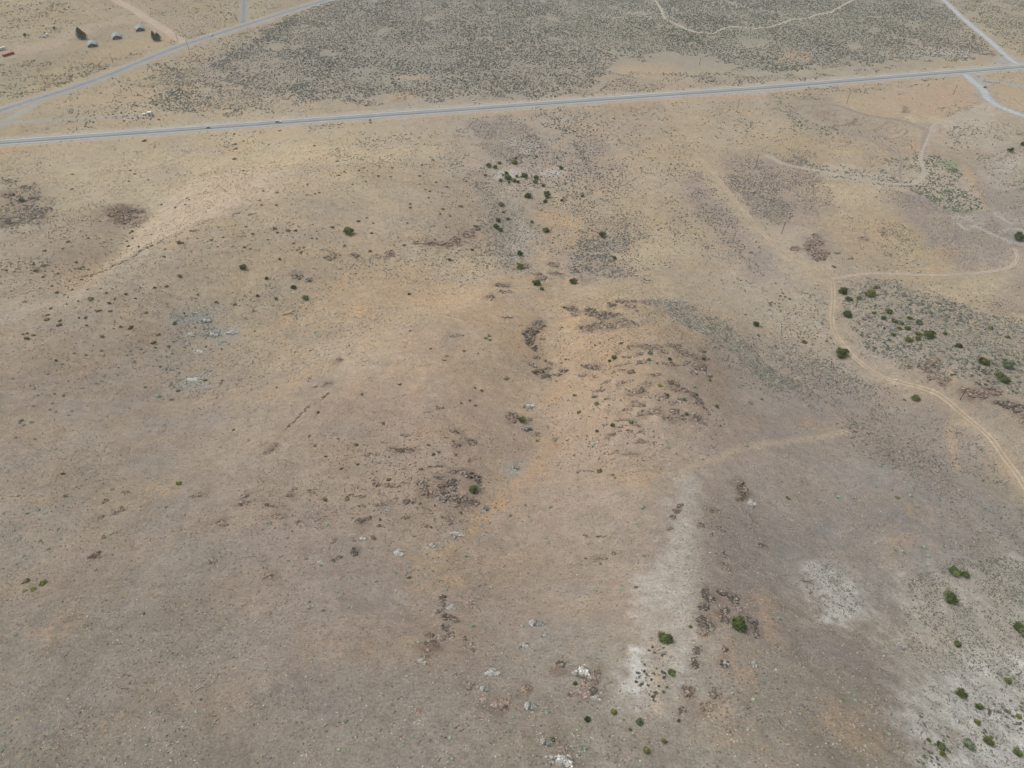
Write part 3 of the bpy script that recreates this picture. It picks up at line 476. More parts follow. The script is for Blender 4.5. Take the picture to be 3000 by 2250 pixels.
O("dark mauve rocks of the round hillock", [(400, 720, 60, 60, 0, 'm'), (360, 790, 90, 80, 0, 'm'), (440, 760, 80, 60, 20, 'm'), (400, 850, 120, 70, 0, 'm'), (480, 870, 90, 60, 0, 'm'), (440, 900, 110, 50, 0, 'd'), (230, 820, 80, 40, -15, 'm'), (820, 730, 100, 30, 5, 'm'),
  (1035, 875, 70, 20, 5, 'm'), (600, 860, 60, 20, 0, 'm'), (710, 910, 60, 20, -10, 'm')], 2250, 450, Z)
O("black crag on the photo's left edge", [(40, 590, 110, 90, 15, 'k'), (100, 600, 80, 40, 0, 'k'), (320, 490, 70, 50, 0, 'k'), (360, 500, 90, 60, 0, 'k'), (430, 490, 50, 40, 0, 'k'), (340, 545, 110, 30, 0, 'd'), (235, 465, 80, 40, 0, 'd'), (300, 390, 90, 40, 0, 'd'),
  (60, 360, 100, 40, 0, 'd'), (60, 238, 90, 26, 0, 'd'), (240, 290, 120, 20, 5, 'd'), (180, 380, 60, 26, 0, 'd'), (100, 440, 70, 26, 0, 'd'), (280, 545, 70, 50, 0, 'd')], 0, 450, Z)
O("rock patch on the draw's dark slope", [(1050, 500, 110, 30, 0, 'm'), (1130, 495, 110, 30, 0, 'd'), (1090, 545, 170, 50, 5, 'm'), (1200, 500, 90, 34, 10, 'm'), (970, 530, 70, 40, 0, 'm'), (1050, 590, 110, 30, 0, 'm')], 0, 450, Z)
O("rock wall along the pale ridge's crest", [(1000, 965, 110, 14, -22, 'd'), (1060, 940, 90, 14, -25, 'd'), (1170, 880, 60, 16, -30, 'd'), (1215, 845, 50, 20, -50, 'd'), (1270, 812, 80, 16, -25, 'd'), (1380, 760, 90, 14, -30, 'm'), (900, 1015, 130, 12, -18, 'd'),
  (780, 1050, 80, 14, -15, 'd'), (1540, 700, 110, 14, -30, 'm'), (1680, 665, 90, 10, -8, 'd'), (1750, 600, 110, 12, -20, 'm'), (2040, 520, 90, 10, -18, 'd'), (2170, 524, 60, 8, -5, 'd')], 0, 450, Z)
O("rock ledge above the gully", [(1385, 770, 50, 36, 0, 'm'), (1480, 775, 90, 40, 0, 't'), (1530, 780, 60, 40, 0, 'm'), (1600, 775, 70, 40, 0, 't'), (1670, 785, 80, 40, 0, 'm'), (1720, 745, 90, 50, 0, 'm'), (1830, 690, 110, 60, -25, 'm'), (1890, 650, 90, 40, -25, 'l'),
  (1160, 865, 80, 50, 10, 'm'), (640, 900, 120, 36, 0, 'm'), (860, 890, 70, 40, 0, 'l'), (350, 1060, 110, 40, 0, 'm')], 750, 450, Z)
O("rocks on the saddle above the draw", [(2130, 1140, 130, 36, 0, 'd'), (2130, 1195, 70, 26, 0, 'k'), (2190, 1195, 50, 30, 0, 'm'), (2030, 1245, 70, 40, 0, 'm'), (2340, 970, 60, 40, 30, 'd'), (2280, 995, 130, 14, -5, 't'), (2580, 1035, 110, 26, 4, 'm'),
  (2480, 1070, 60, 50, 0, 'k'), (2440, 1060, 60, 70, 0, 'm'), (2980, 1290, 5, 5, 0, 'm'), (2560, 960, 90, 40, 20, 'm')], 750 - 0, 450, Z)
O("rock line low on the middle hill's left", [(280, 1030, 80, 16, -45, 'd'), (330, 985, 80, 16, -45, 'd'), (385, 930, 90, 16, -45, 'd'), (445, 870, 90, 18, -42, 'd'), (575, 790, 80, 20, -45, 'd'), (620, 750, 40, 16, -45, 'd'), (600, 665, 90, 30, -15, 'm'),
  (515, 685, 40, 20, -30, 'd'), (465, 630, 50, 30, -50, 'm'), (725, 455, 60, 40, 0, 'm'), (115, 1240, 110, 40, -35, 'm'), (180, 1195, 50, 20, -40, 'm')], 750, 900, Z)
O("thin ledges above the outcrop juniper", [(1720, 1075, 110, 20, 5, 'd'), (1620, 1128, 100, 12, -5, 'd'), (1725, 1192, 90, 34, 10, 'm'), (1865, 1165, 90, 50, 0, 't'), (1160, 1218, 60, 36, 0, 'm'), (1280, 1240, 150, 40, 0, 'd'), (965, 1275, 80, 26, -20, 'd'),
  (1060, 1272, 90, 16, 0, 'm'), (1110, 1168, 70, 16, 15, 'd'), (1290, 1105, 90, 20, 0, 'm'), (1860, 1320, 60, 30, 0, 'm'), (1580, 870, 70, 26, -10, 'm'), (1500, 905, 120, 8, -5, 'm'), (1730, 245, 110, 26, -8, 'l'), (1700, 255, 50, 12, 0, 'k'),
  (2170, 90, 110, 16, 5, 'k'), (2185, 935, 70, 70, 0, 'm'), (1645, 420, 30, 14, 0, 'd'), (1620, 458, 34, 10, 0, 'd')], 750, 900, Z)
O("rock patch on the broad left slope", [(1050, 420, 110, 34, -15, 'd'), (980, 460, 90, 20, -25, 'd'), (905, 350, 60, 30, -40, 'd'), (820, 820, 90, 40, -15, 'd'), (1090, 270, 70, 26, 0, 'm'), (1690, 300, 110, 40, -10, 'm'), (2115, 305, 80, 30, -15, 'k'),
  (2100, 365, 90, 30, -10, 'd'), (1920, 540, 90, 60, 20, 'm'), (1840, 860, 70, 60, 20, 'm'), (1000, 620, 50, 26, -15, 'l'), (910, 640, 40, 34, -10, 'l'), (860, 490, 90, 30, -30, 'm')], 0, 1350, Z)
OC = [(p, [i for i in it if i[2] * i[3] > 20]) for p, it in OC]
for _pl, _it in OC:
    for _i in _it:
        if _i[2] * _i[3] > 230:
            PATCH.append(("grey" if _i[5] == "l" else "brown", oval(_i[0], _i[1], _i[2] * .62, _i[3] * .72, _i[4], 10), 2.0, .5))
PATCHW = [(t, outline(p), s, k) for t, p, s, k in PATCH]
# soft dusty shoulders: (line, tone, half width, soft, strength)
LINES = [("HWY", "pale", 10.5, 4, .7), ("ROAD2", "dirt", 12, 4, .6), ("GRAVEL_NE", "gravel", 3.4, 3, .5), ("GRAVEL_SE", "gravel", 3.4, 3, .5), ("DIRT_LEFT", "dirt", 4.5, 3, .8),
         ("TRACK_MAIN", "tan", 1.6, 3, .3), ("TRACK_LOOP", "tan", 1.6, 3, .4), ("TRACK_SAND", "sand", 2.0, 2, .6), ("TRACK_PALE", "pale", 1.6, 2, .7),
         ("PULLOUT", "gravel", 2.2, 2, .5), ("PULLIN", "gravel", 4, 3, .6), ("SIDE_GRAVEL", "gravel", 2, 2, .5), ("LOOP_PALE", "pale", .8, 2.0, .7), ("LOOP_PALE2", "pale", .8, 1.5, .8),
         ("LOOP_PALE3", "pale", .8, 1.5, .8), ("OVAL", "mauve", 1.6, 2, .7), ("OVAL2", "grey", 1.0, 2, .6), ("OVAL3", "brown", .8, 1.5, .8), ("FAINT1", "mauve", .8, 1.5, .6),
         ("TRACK_MID", "tan", 1.2, 1.5, .5), ("RIDGE_TRACK", "straw", .7, 2, .45)]


def soil_colour(x, y):
    c = np.clip(_soil(x, y), lin((110, 100, 90)), lin((200, 190, 175)))
    far = np.clip(np.hypot(x, y) / 300, .45, 2.2)
    wx = x + far * (3.2 * fbm(x, y, 14, 3, 41) + .9 * fbm(x, y, 3, 2, 43))
    wy = y + far * (3.2 * fbm(x, y, 14, 3, 42) + .9 * fbm(x, y, 3, 2, 44))
    # broad natural drift between straw, mauve and grey
    n1 = fbm(x, y, 60, 4, 51)[..., None]
    n2 = fbm(x, y, 22, 4, 52)[..., None]
    n3 = fbm(x, y, 6, 3, 53)[..., None]
    c = c * (1 + .10 * n1 + .09 * n2 + .10 * n3)
    c = c * (1 + np.array([.07, .0, -.10]) * fbm(x, y, 16, 5, 54, .65)[..., None])
    c = c * (1 + np.array([.02, .0, .05]) * .5 * fbm(x, y, 38, 4, 57, .6)[..., None])
    BREAK = .5 * fbm(x, y, 9, 4, 61, .6) + .5 * fbm(x, y, 2.6, 3, 62, .6) * np.clip(1.4 - far * .4, .5, 1)
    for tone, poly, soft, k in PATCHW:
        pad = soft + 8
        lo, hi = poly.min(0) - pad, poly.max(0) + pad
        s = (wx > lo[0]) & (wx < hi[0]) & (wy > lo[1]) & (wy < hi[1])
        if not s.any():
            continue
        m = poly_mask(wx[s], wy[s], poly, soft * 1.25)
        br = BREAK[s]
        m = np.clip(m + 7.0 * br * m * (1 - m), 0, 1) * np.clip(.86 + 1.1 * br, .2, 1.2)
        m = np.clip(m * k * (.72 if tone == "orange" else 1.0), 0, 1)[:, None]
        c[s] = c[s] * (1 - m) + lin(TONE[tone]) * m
    for nm, tone, half, soft, k in LINES:
        ln = W[nm]
        lo, hi = ln.min(0) - half - soft - 5, ln.max(0) + half + soft + 5
        s = (x > lo[0]) & (x < hi[0]) & (y > lo[1]) & (y < hi[1])
        if not s.any():
            continue
        d = seg_dist(x[s] * .6 + wx[s] * .4, y[s] * .6 + wy[s] * .4, ln)
        m = np.clip((half + soft - d) / (soft + .01), 0, 1)[:, None] * k
        c[s] = c[s] * (1 - m) + lin(TONE[tone]) * m
    return np.clip(c / LIGHT * 1.03, 0.02, 0.75)


# ------------------------------------------------------------------ materials
def mat(name, rough=0.95, spec=0.0):
    m = bpy.data.materials.new(name)
    m.use_nodes = True
    nt = m.node_tree
    b = nt.nodes["Principled BSDF"]
    b.inputs["Roughness"].default_value = rough
    b.inputs["Specular IOR Level"].default_value = spec
    return m, nt, b


def noise(nt, scale, detail=3, rough=.6, coord=None):
    n = nt.nodes.new("ShaderNodeTexNoise")
    n.inputs["Scale"].default_value = scale
    n.inputs["Detail"].default_value = detail
    n.inputs["Roughness"].default_value = rough
    if coord is not None:
        nt.links.new(coord, n.inputs["Vector"])
    return n.outputs["Fac"]


def remap(nt, val, a, b, c, d):
    n = nt.nodes.new("ShaderNodeMapRange")
    for k, v in zip(("From Min", "From Max", "To Min", "To Max"), (a, b, c, d)):
        n.inputs[k].default_value = v
    nt.links.new(val, n.inputs["Value"])
    return n.outputs[0]


def vmul(nt, col, fac):
    n = nt.nodes.new("ShaderNodeVectorMath")
    n.operation = 'SCALE'
    nt.links.new(col, n.inputs[0])
    nt.links.new(fac, n.inputs["Scale"])
    return n.outputs[0]


def mul(nt, a, b):
    n = nt.nodes.new("ShaderNodeMath"); n.operation = 'MULTIPLY'
    nt.links.new(a, n.inputs[0]); nt.links.new(b, n.inputs[1])
    return n.outputs[0]


def mix(nt, fac, a, b):
    n = nt.nodes.new("ShaderNodeMix"); n.data_type = 'RGBA'
    nt.links.new(fac, n.inputs["Factor"])
    nt.links.new(a, n.inputs[6])
    if isinstance(b, (tuple, list, np.ndarray)):
        n.inputs[7].default_value = tuple(b)[:3] + (1,)
    else:
        nt.links.new(b, n.inputs[7])
    return n.outputs[2]


def coord(nt):
    return nt.nodes.new("ShaderNodeNewGeometry").outputs["Position"]


def ground_material(name, specks=True, bump=.5):
    m, nt, b = mat(name)
    at = nt.nodes.new("ShaderNodeAttribute"); at.attribute_name = "Col"
    co = coord(nt)
    c = at.outputs["Color"]
    g = remap(nt, noise(nt, 1.7, 6, .78, co), .3, .7, .64, 1.36)
    g2 = remap(nt, noise(nt, .30, 4, .65, co), .3, .7, .86, 1.14)
    c = vmul(nt, c, mul(nt, g, g2))
    mp = nt.nodes.new("ShaderNodeMapping"); mp.inputs["Scale"].default_value = (.22, 1.0, 1.0); mp.inputs["Rotation"].default_value = (0, 0, .25)
    nt.links.new(co, mp.inputs["Vector"])
    c = vmul(nt, c, remap(nt, noise(nt, 1.1, 5, .75, mp.outputs[0]), .32, .68, .93, 1.07))
    if specks:
        dark = remap(nt, noise(nt, 1.1, 4, .75, co), .56, .66, 0, .75)
        gate = remap(nt, noise(nt, .06, 3, .6, co), .40, .60, .3, 1)
        c = mix(nt, mul(nt, dark, gate), c, alb((88, 79, 70)))
        lite = remap(nt, noise(nt, 2.6, 3, .7, co), .60, .68, 0, .75)
        gate2 = remap(nt, noise(nt, .045, 3, .6, co), .40, .66, .1, 1)
        c = mix(nt, mul(nt, lite, gate2), c, alb((204, 193, 176)))
        tuft = remap(nt, noise(nt, .8, 4, .7, co), .56, .68, 0, .38)
        gate3 = remap(nt, noise(nt, .03, 3, .6, co), .48, .66, 0, 1)
        c = mix(nt, mul(nt, tuft, gate3), c, alb((196, 166, 118)))
    nt.links.new(c, b.inputs["Base Color"])
    bp = nt.nodes.new("ShaderNodeBump")
    bp.inputs["Strength"].default_value = bump
    bp.inputs["Distance"].default_value = .35
    nt.links.new(noise(nt, 1.4, 5, .7, co), bp.inputs["Height"])
    nt.links.new(bp.outputs[0], b.inputs["Normal"])
    return m


def attr_material(name, lo=.8, hi=1.2, scale=6, rough=.95, obj_rand=False, trans=False):
    m, nt, b = mat(name, rough)
    at = nt.nodes.new("ShaderNodeAttribute"); at.attribute_name = "Col"
    c = vmul(nt, at.outputs["Color"], remap(nt, noise(nt, scale, 3, .6, coord(nt)), .3, .7, lo, hi))
    if obj_rand:
        oi = nt.nodes.new("ShaderNodeObjectInfo")
        c = vmul(nt, c, remap(nt, oi.outputs["Random"], 0, 1, .78, 1.22))
    nt.links.new(c, b.inputs["Base Color"])
    return m


def flat_material(name, c, rough=.9, lo=.85, hi=1.1, scale=2.0, spec=.1, metal=0.0, obj_rand=0.0):
    m, nt, b = mat(name, rough, spec)
    b.inputs["Metallic"].default_value = metal
    rgb = nt.nodes.new("ShaderNodeRGB"); rgb.outputs[0].default_value = tuple(c)[:3] + (1,)
    o = vmul(nt, rgb.outputs[0], remap(nt, noise(nt, scale, 4, .65, coord(nt)), .3, .7, lo, hi))
    if obj_rand:
        oi = nt.nodes.new("ShaderNodeObjectInfo")
        o = vmul(nt, o, remap(nt, oi.outputs["Random"], 0, 1, 1 - obj_rand, 1 + obj_rand))
    nt.links.new(o, b.inputs["Base Color"])
    return m


# ------------------------------------------------------------------ mesh helpers
def mesh_np(name, verts, faces, colours=None, smooth=False):
    """verts (n,3), faces (m,k) same k; colours per vertex linear rgb"""
    me = bpy.data.meshes.new(name)
    verts = np.ascontiguousarray(verts, np.float32); faces = np.ascontiguousarray(faces, np.int32)
    m, k = faces.shape
    me.vertices.add(len(verts)); me.vertices.foreach_set("co", verts.ravel())
    me.loops.add(m * k); me.loops.foreach_set("vertex_index", faces.ravel())
    me.polygons.add(m)
    me.polygons.foreach_set("loop_start", np.arange(0, m * k, k, dtype=np.int32))
    if smooth:
        me.polygons.foreach_set("use_smooth", np.ones(m, bool))
    me.update(calc_edges=True)
    if colours is not None:
        a = me.color_attributes.new("Col", 'FLOAT_COLOR', 'POINT')
        c4 = np.ones((len(verts), 4), np.float32); c4[:, :3] = colours
        a.data.foreach_set("color", c4.ravel())
    return me


class MB:
    """collects simple solids into one mesh"""
    def __init__(s):
        s.v = []; s.f = []

    def add(s, vs, fs):
        n = len(s.v)
        s.v += [tuple(v) for v in vs]; s.f += [tuple(i + n for i in f) for f in fs]
        return s

    def box(s, c, size, rz=0.0, taper=1.0, tilt=None):
        x, y, z = [q / 2 for q in size]
        M = Matrix.Rotation(rz, 3, 'Z')
        if tilt is not None:
            M = M @ tilt
        vs = []
        for dz, t in ((-z, 1), (z, taper)):
            for dx, dy in ((-x, -y), (x, -y), (x, y), (-x, y)):
                vs.append(Vector(c) + M @ Vector((dx * t, dy * t, dz)))
        return s.add(vs, [(0, 3, 2, 1), (4, 5, 6, 7), (0, 1, 5, 4), (1, 2, 6, 5), (2, 3, 7, 6), (3, 0, 4, 7)])

    def tube(s, a, b, r0, r1=None, n=7):
        a, b = Vector(a), Vector(b); r1 = r0 if r1 is None else r1
        q = (b - a).to_track_quat('Z', 'Y')
        vs = []
        for p, r in ((a, r0), (b, r1)):
            for i in range(n):
                t = 2 * math.pi * i / n
                vs.append(p + q @ Vector((r * math.cos(t), r * math.sin(t), 0)))
        fs = [(i, (i + 1) % n, n + (i + 1) % n, n + i) for i in range(n)]
        fs += [tuple(range(n))[::-1], tuple(range(n, 2 * n))]
        return s.add(vs, fs)

    def prism(s, profile, x0, x1):
        """profile in y,z ; extruded along x"""
        n = len(profile)
        vs = [(x0, y, z) for y, z in profile] + [(x1, y, z) for y, z in profile]
        fs = [(i, (i + 1) % n, n + (i + 1) % n, n + i) for i in range(n)]
        fs += [tuple(range(n))[::-1], tuple(range(n, 2 * n))]
        return s.add(vs, fs)

    def mesh(s, name, material, smooth=False):
        me = bpy.data.meshes.new(name)
        me.from_pydata(s.v, [], s.f)
        me.update()
        if smooth:
            for p in me.polygons:
                p.use_smooth = True
        me.materials.append(material)
        return me

    def build(s, name, material, parent=None, smooth=False):
        o = bpy.data.objects.new(name, s.mesh(name, material, smooth))
        COL.objects.link(o)
        if parent:
            o.parent = parent
        return o


def link(name, me, material=None, parent=None, loc=None, rz=0, scale=1.0):
    if material is not None and not me.materials:
        me.materials.append(material)
    o = bpy.data.objects.new(name, me)
    COL.objects.link(o)
    if parent:
        o.parent = parent
    if loc is not None:
        o.location = loc
    o.rotation_euler = (0, 0, rz)
    o.scale = (scale,) * 3 if not isinstance(scale, (tuple, list)) else scale
    return o


def tag(o, label=None, cat=None, group=None, kind=None):
    if label: o["label"] = label
    if cat: o["category"] = cat
    if group: o["group"] = group
    if kind: o["kind"] = kind
    return o


def empty(name, loc, rz=0, scale=1.0):
    o = bpy.data.objects.new(name, None)
    o.empty_display_size = 1
    COL.objects.link(o)
    o.location = loc; o.rotation_euler = (0, 0, rz)
    o.scale = (scale,) * 3 if not isinstance(scale, (tuple, list)) else scale
    return o


def copy_tree(o, parent=None):
    c = o.copy()
    COL.objects.link(c)
    c.parent = parent
    for ch in list(o.children):
        copy_tree(ch, c)
    return c


ORD = ["first", "second", "third", "fourth", "fifth", "sixth", "seventh", "eighth", "ninth", "tenth", "eleventh", "twelfth", "thirteenth", "fourteenth", "fifteenth",
       "sixteenth", "seventeenth", "eighteenth", "nineteenth", "twentieth", "twenty-first", "twenty-second", "twenty-third", "twenty-fourth", "twenty-fifth", "twenty-sixth",
       "twenty-seventh", "twenty-eighth", "twenty-ninth", "thirtieth", "thirty-first", "thirty-second", "thirty-third", "thirty-fourth", "thirty-fifth", "thirty-sixth"]

# ------------------------------------------------------------------ the land: one sheet out to the horizon
u_in = np.linspace(-.92, .92, 1150)
u_out = np.array([1.0, 1.15, 1.4, 1.9, 3, 6, 14])
u = np.concatenate([-u_out[::-1], u_in, u_out])
ys = [-160.0, -120, -60, -20, 5]
y = 20.0
while y < 1180:
    ys.append(y); y += (y + 170) * .00215
while y < 24000:
    ys.append(y); y += (y - 1000) * .10 + 4
ys = np.array([-3000, -1200, -500, -250] + ys)
Ygrid = np.repeat(ys[:, None], len(u), 1)
Xgrid = u[None, :] * np.maximum(Ygrid + 170, 190)
gx, gy = Xgrid.ravel(), Ygrid.ravel()
gz = ground_z(gx, gy)
nr, nc = Ygrid.shape
idx = np.arange(nr * nc).reshape(nr, nc)
faces = np.stack([idx[:-1, :-1], idx[:-1, 1:], idx[1:, 1:], idx[1:, :-1]], -1).reshape(-1, 4)
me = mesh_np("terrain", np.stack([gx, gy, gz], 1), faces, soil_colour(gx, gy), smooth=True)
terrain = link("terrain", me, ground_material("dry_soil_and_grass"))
tag(terrain, "dry grass hills and valley floor in tan, orange and grey", kind="structure")


# ------------------------------------------------------------------ roads
def resample(line, step):
    out = [line[0]]
    # smooth with Catmull-Rom
    P = [2 * line[0] - line[1]] + list(line) + [2 * line[-1] - line[-2]]
    for i in range(1, len(P) - 2):
        n = max(1, int(np.hypot(*(P[i + 1] - P[i])) / step))
        for k in range(1, n + 1):
            t = k / n
            a, b, c, d = P[i - 1], P[i], P[i + 1], P[i + 2]
            out.append(.5 * ((2 * b) + (-a + c) * t + (2 * a - 5 * b + 4 * c - d) * t * t + (-a + 3 * b - 3 * c + d) * t ** 3))
    return np.array(out)


def ribbon(name, line, profile, lift, material, step=3.0, ragged=0.0, offset=0.0, seed=0, label=None, kind="structure", dash=None):
    """profile: [(offset across in m, colour)], draped on the land"""
    L = resample(np.asarray(line), step)
    T = np.gradient(L, axis=0); T /= np.linalg.norm(T, axis=1)[:, None]
    N = np.stack([-T[:, 1], T[:, 0]], 1)
    s = np.concatenate([[0], np.cumsum(np.hypot(*np.diff(L, axis=0).T))])
    k = len(profile)
    V, Cc = [], []
    for j, (o, c) in enumerate(profile):
        oo = np.full(len(L), o + offset)
        if ragged and j in (0, k - 1):
            oo = oo + np.sign(o) * ragged * (fbm(s, s * 0 + 7 * j, 6, 3, seed + j) + .6 * fbm(s, s * 0 + 3 * j, 1.6, 2, seed + 9 + j))
        xy = L + N * oo[:, None]
        z = ground_z(xy[:, 0], xy[:, 1]) + lift
        V.append(np.column_stack([xy, z]))
        cc = np.repeat(np.asarray(c)[None, :], len(L), 0)
        cc = cc * (1 + .10 * fbm(xy[:, 0], xy[:, 1], 9, 3, seed + 20)[:, None])
        Cc.append(cc)
    V = np.stack(V, 1); Cc = np.stack(Cc, 1)
    n = len(L)
    id_ = np.arange(n * k).reshape(n, k)
    fs = np.stack([id_[:-1, :-1], id_[1:, :-1], id_[1:, 1:], id_[:-1, 1:]], -1)[:, ::1]
    if dash:
        keep = (s[:-1] % (dash[0] + dash[1])) < dash[0]
        fs = fs[keep]
    fs = fs.reshape(-1, 4)[:, ::-1]
    me = mesh_np(name, V.reshape(-1, 3), fs, Cc.reshape(-1, 3))
    o = link(name, me, material)
    tag(o, label, kind=kind)
    return o


road_mat = attr_material("worn_asphalt", .9, 1.08, 1.5)
paint_mat = attr_material("road_paint", .8, 1.1, 3)
dirt_mat = ground_material("track_dirt", specks=False, bump=.3)
aspn, aspf = alb((120, 126, 130)), alb((152, 157, 160))
asph, asph2, shoulder, gravelc = alb((146, 151, 154)), alb((132, 138, 141)), alb((168, 164, 153)), alb((178, 184, 186))
ribbon("highway", W["HWY"], [(-6.4, shoulder), (-5.3, asph), (-4.6, asph2), (-3.4, asph2), (-2.6, aspn), (-1.4, asph2), (-.3, aspn), (.1, aspf), (1.4, asph), (2.6, aspf), (3.6, asph), (5.2, aspf), (6.4, shoulder)],
       .10, road_mat, 4, .25, label="two-lane grey asphalt highway crossing the valley floor")
pw = alb((222, 226, 226))
for nm, off, wd, c in (("highway_markings", -4.7, .38, pw), ("highway_markings", 4.7, .38, pw), ("highway_markings", 0.0, .26, alb((206, 202, 190)))):
    ribbon(nm, W["HWY"], [(-wd, c), (wd, c)], .125, paint_mat, 4, offset=off, label="painted line on the highway asphalt")
ribbon("road", W["ROAD2"], [(-9.0, alb((174, 165, 151))), (-7.4, alb((166, 163, 156))), (-5.0, alb((158, 159, 156))), (-4.4, asph2), (-1.8, asph), (0, asph2), (1.8, asph), (4.4, asph2), (5.2, alb((158, 159, 156))), (7.2, alb((166, 164, 157))), (8.8, alb((176, 166, 150)))],
       .10, road_mat, 4, .8, label="patched grey back road running up past the sheds", seed=3)
for off, c in ((-3.7, pw), (3.7, pw), (0, alb((150, 148, 128)))):
    ribbon("road_markings", W["ROAD2"], [(-.17, c), (.17, c)], .125, paint_mat, 4, offset=off, label="painted line on the patched back road")
# sealed cracks across the back road
mb = MB()
Lr = resample(W["ROAD2"], 1.0)
Tr = np.gradient(Lr, axis=0); Tr /= np.linalg.norm(Tr, axis=1)[:, None]
k = 20
while k < len(Lr) - 5:
    p, t = Lr[k], Tr[k]
    mb.box((p[0], p[1], .118), (.28, 7.0, .006), rz=math.atan2(t[1], t[0]) + random.uniform(-.12, .12))
    k += random.randint(9, 16)
seal = mb.build("road_crack_sealing", flat_material("tar_seal", alb((84, 86, 86)), lo=.9, hi=1.1))
tag(seal, "dark tar lines sealing cracks across the back road", kind="structure")
ribbon("paved_side_road", W["PAVED_TOP"], [(-3.8, alb((158, 152, 140))), (-2.6, asph), (0, asph2), (2.6, asph), (3.8, alb((158, 156, 148)))], .085, road_mat, 4, .2, label="narrow asphalt side road joining the back road")
dl = alb((178, 163, 145))
ribbon("dirt_road", W["DIRT_LEFT"], [(-5.2, dl), (-2.5, alb((184, 170, 152))), (0, dl), (2.5, alb((184, 170, 152))), (5.2, dl)], .06, dirt_mat, 3, .6, label="wide dirt road leading past the sheds", seed=5)
ribbon("gravel_road", W["GRAVEL_NE"], [(-3.6, alb((165, 166, 160))), (-1.5, gravelc), (1.5, gravelc), (3.6, alb((165, 166, 160)))], .085, dirt_mat, 3, .4, label="blue grey gravel road meeting the highway from above", seed=6)
ribbon("gravel_road", W["GRAVEL_SE"], [(-4.2, alb((165, 166, 160))), (-1.8, gravelc), (1.8, gravelc), (4.2, alb((165, 166, 160)))], .085, dirt_mat, 3, .5, label="blue grey gravel road leaving the highway below the junction", seed=7)
ribbon("gravel_lane", W["SIDE_GRAVEL"], [(-2.2, alb((160, 162, 156))), (0, alb((158, 168, 168))), (2.2, alb((160, 162, 156)))], .07, dirt_mat, 3, .5, label="narrow gravel lane beyond the short fence", seed=8)
ribbon("gravel_pullout", W["PULLOUT"], [(-1.6, alb((160, 155, 145))), (0, alb((158, 162, 160))), (1.6, alb((160, 155, 145)))], .05, dirt_mat, 3, .6, label="gravel access strip to the white tanks", seed=9)
ru, md = alb((190, 175, 153)), alb((162, 148, 130))
ed = alb((170, 155, 136))
ribbon("dirt_track", W["TRACK_MAIN"], [(-1.35, ed), (-.8, ru), (-.3, md), (.3, md), (.8, ru), (1.35, ed)], .11, dirt_mat, 2, .35, label="sandy two-rut track winding below the rocky knoll", seed=10)
ribbon("dirt_track", W["TRACK_LOOP"], [(-1.3, alb((166, 152, 136))), (-.6, alb((190, 182, 170))), (0, alb((160, 148, 134))), (.6, alb((190, 182, 170))), (1.3, alb((166, 152, 136)))], .11, dirt_mat, 2, .35,
       label="pale dirt track curving round the grey flat", seed=11)
ribbon("dirt_track", W["TRACK_SAND"], [(-1.4, alb((166, 158, 146))), (0, alb((178, 170, 158))), (1.4, alb((166, 158, 146)))], .10, dirt_mat, 2, .35, label="pale sandy track through the green brush flat", seed=12)
ribbon("dirt_track", W["TRACK_PALE"], [(-1.3, alb((176, 168, 152))), (0, alb((184, 177, 162))), (1.3, alb((172, 165, 150)))], .07, dirt_mat, 3, .4, label="pale winding track through the sagebrush beyond the highway", seed=13)
bt = alb((152, 138, 124))
ribbon("riding_track", W["OVAL"], [(-1.5, alb((150, 140, 130))), (-.8, bt), (0, alb((152, 142, 132))), (.8, bt), (1.5, alb((150, 140, 130)))], .08, dirt_mat, 2, .3, label="worn dirt oval on the flat under the highway", seed=14)
ribbon("riding_track", W["OVAL2"], [(-1.2, alb((156, 148, 136))), (0, alb((142, 132, 120))), (1.2, alb((156, 148, 136)))], .075, dirt_mat, 2, .3, label="worn dirt trail closing the oval on its lower side", seed=15)
ribbon("riding_track", W["SERP"], [(-1.1, alb((154, 140, 125))), (0, bt), (1.1, alb((154, 140, 125)))], .09, dirt_mat, 1.5, .2, label="brown zigzag of narrow dirt berms beside the oval", seed=16)

# ------------------------------------------------------------------ plants: shapes
def ico(sub=1):
    t = (1 + 5 ** .5) / 2
    v = [(-1, t, 0), (1, t, 0), (-1, -t, 0), (1, -t, 0), (0, -1, t), (0, 1, t), (0, -1, -t), (0, 1, -t), (t, 0, -1), (t, 0, 1), (-t, 0, -1), (-t, 0, 1)]
    f = [(0, 11, 5), (0, 5, 1), (0, 1, 7), (0, 7, 10), (0, 10, 11), (1, 5, 9), (5, 11, 4), (11, 10, 2), (10, 7, 6), (7, 1, 8), (3, 9, 4), (3, 4, 2), (3, 2, 6), (3, 6, 8),
         (3, 8, 9), (4, 9, 5), (2, 4, 11), (6, 2, 10), (8, 6, 7), (9, 8, 1)]
    v = [tuple(np.array(p) / np.linalg.norm(p)) for p in v]
    for _ in range(sub):
        cache, nf = {}, []

        def midp(a, b):
            k = (min(a, b), max(a, b))
            if k not in cache:
                m = np.array(v[a]) + np.array(v[b]); v.append(tuple(m / np.linalg.norm(m))); cache[k] = len(v) - 1
            return cache[k]
        for a, b, c in f:
            ab, bc, ca = midp(a, b), midp(b, c), midp(c, a)
            nf += [(a, ab, ca), (b, bc, ab), (c, ca, bc), (ab, bc, ca)]
        f = nf
    return np.array(v), np.array(f)


ICO0, ICO1 = ico(0), ico(1)


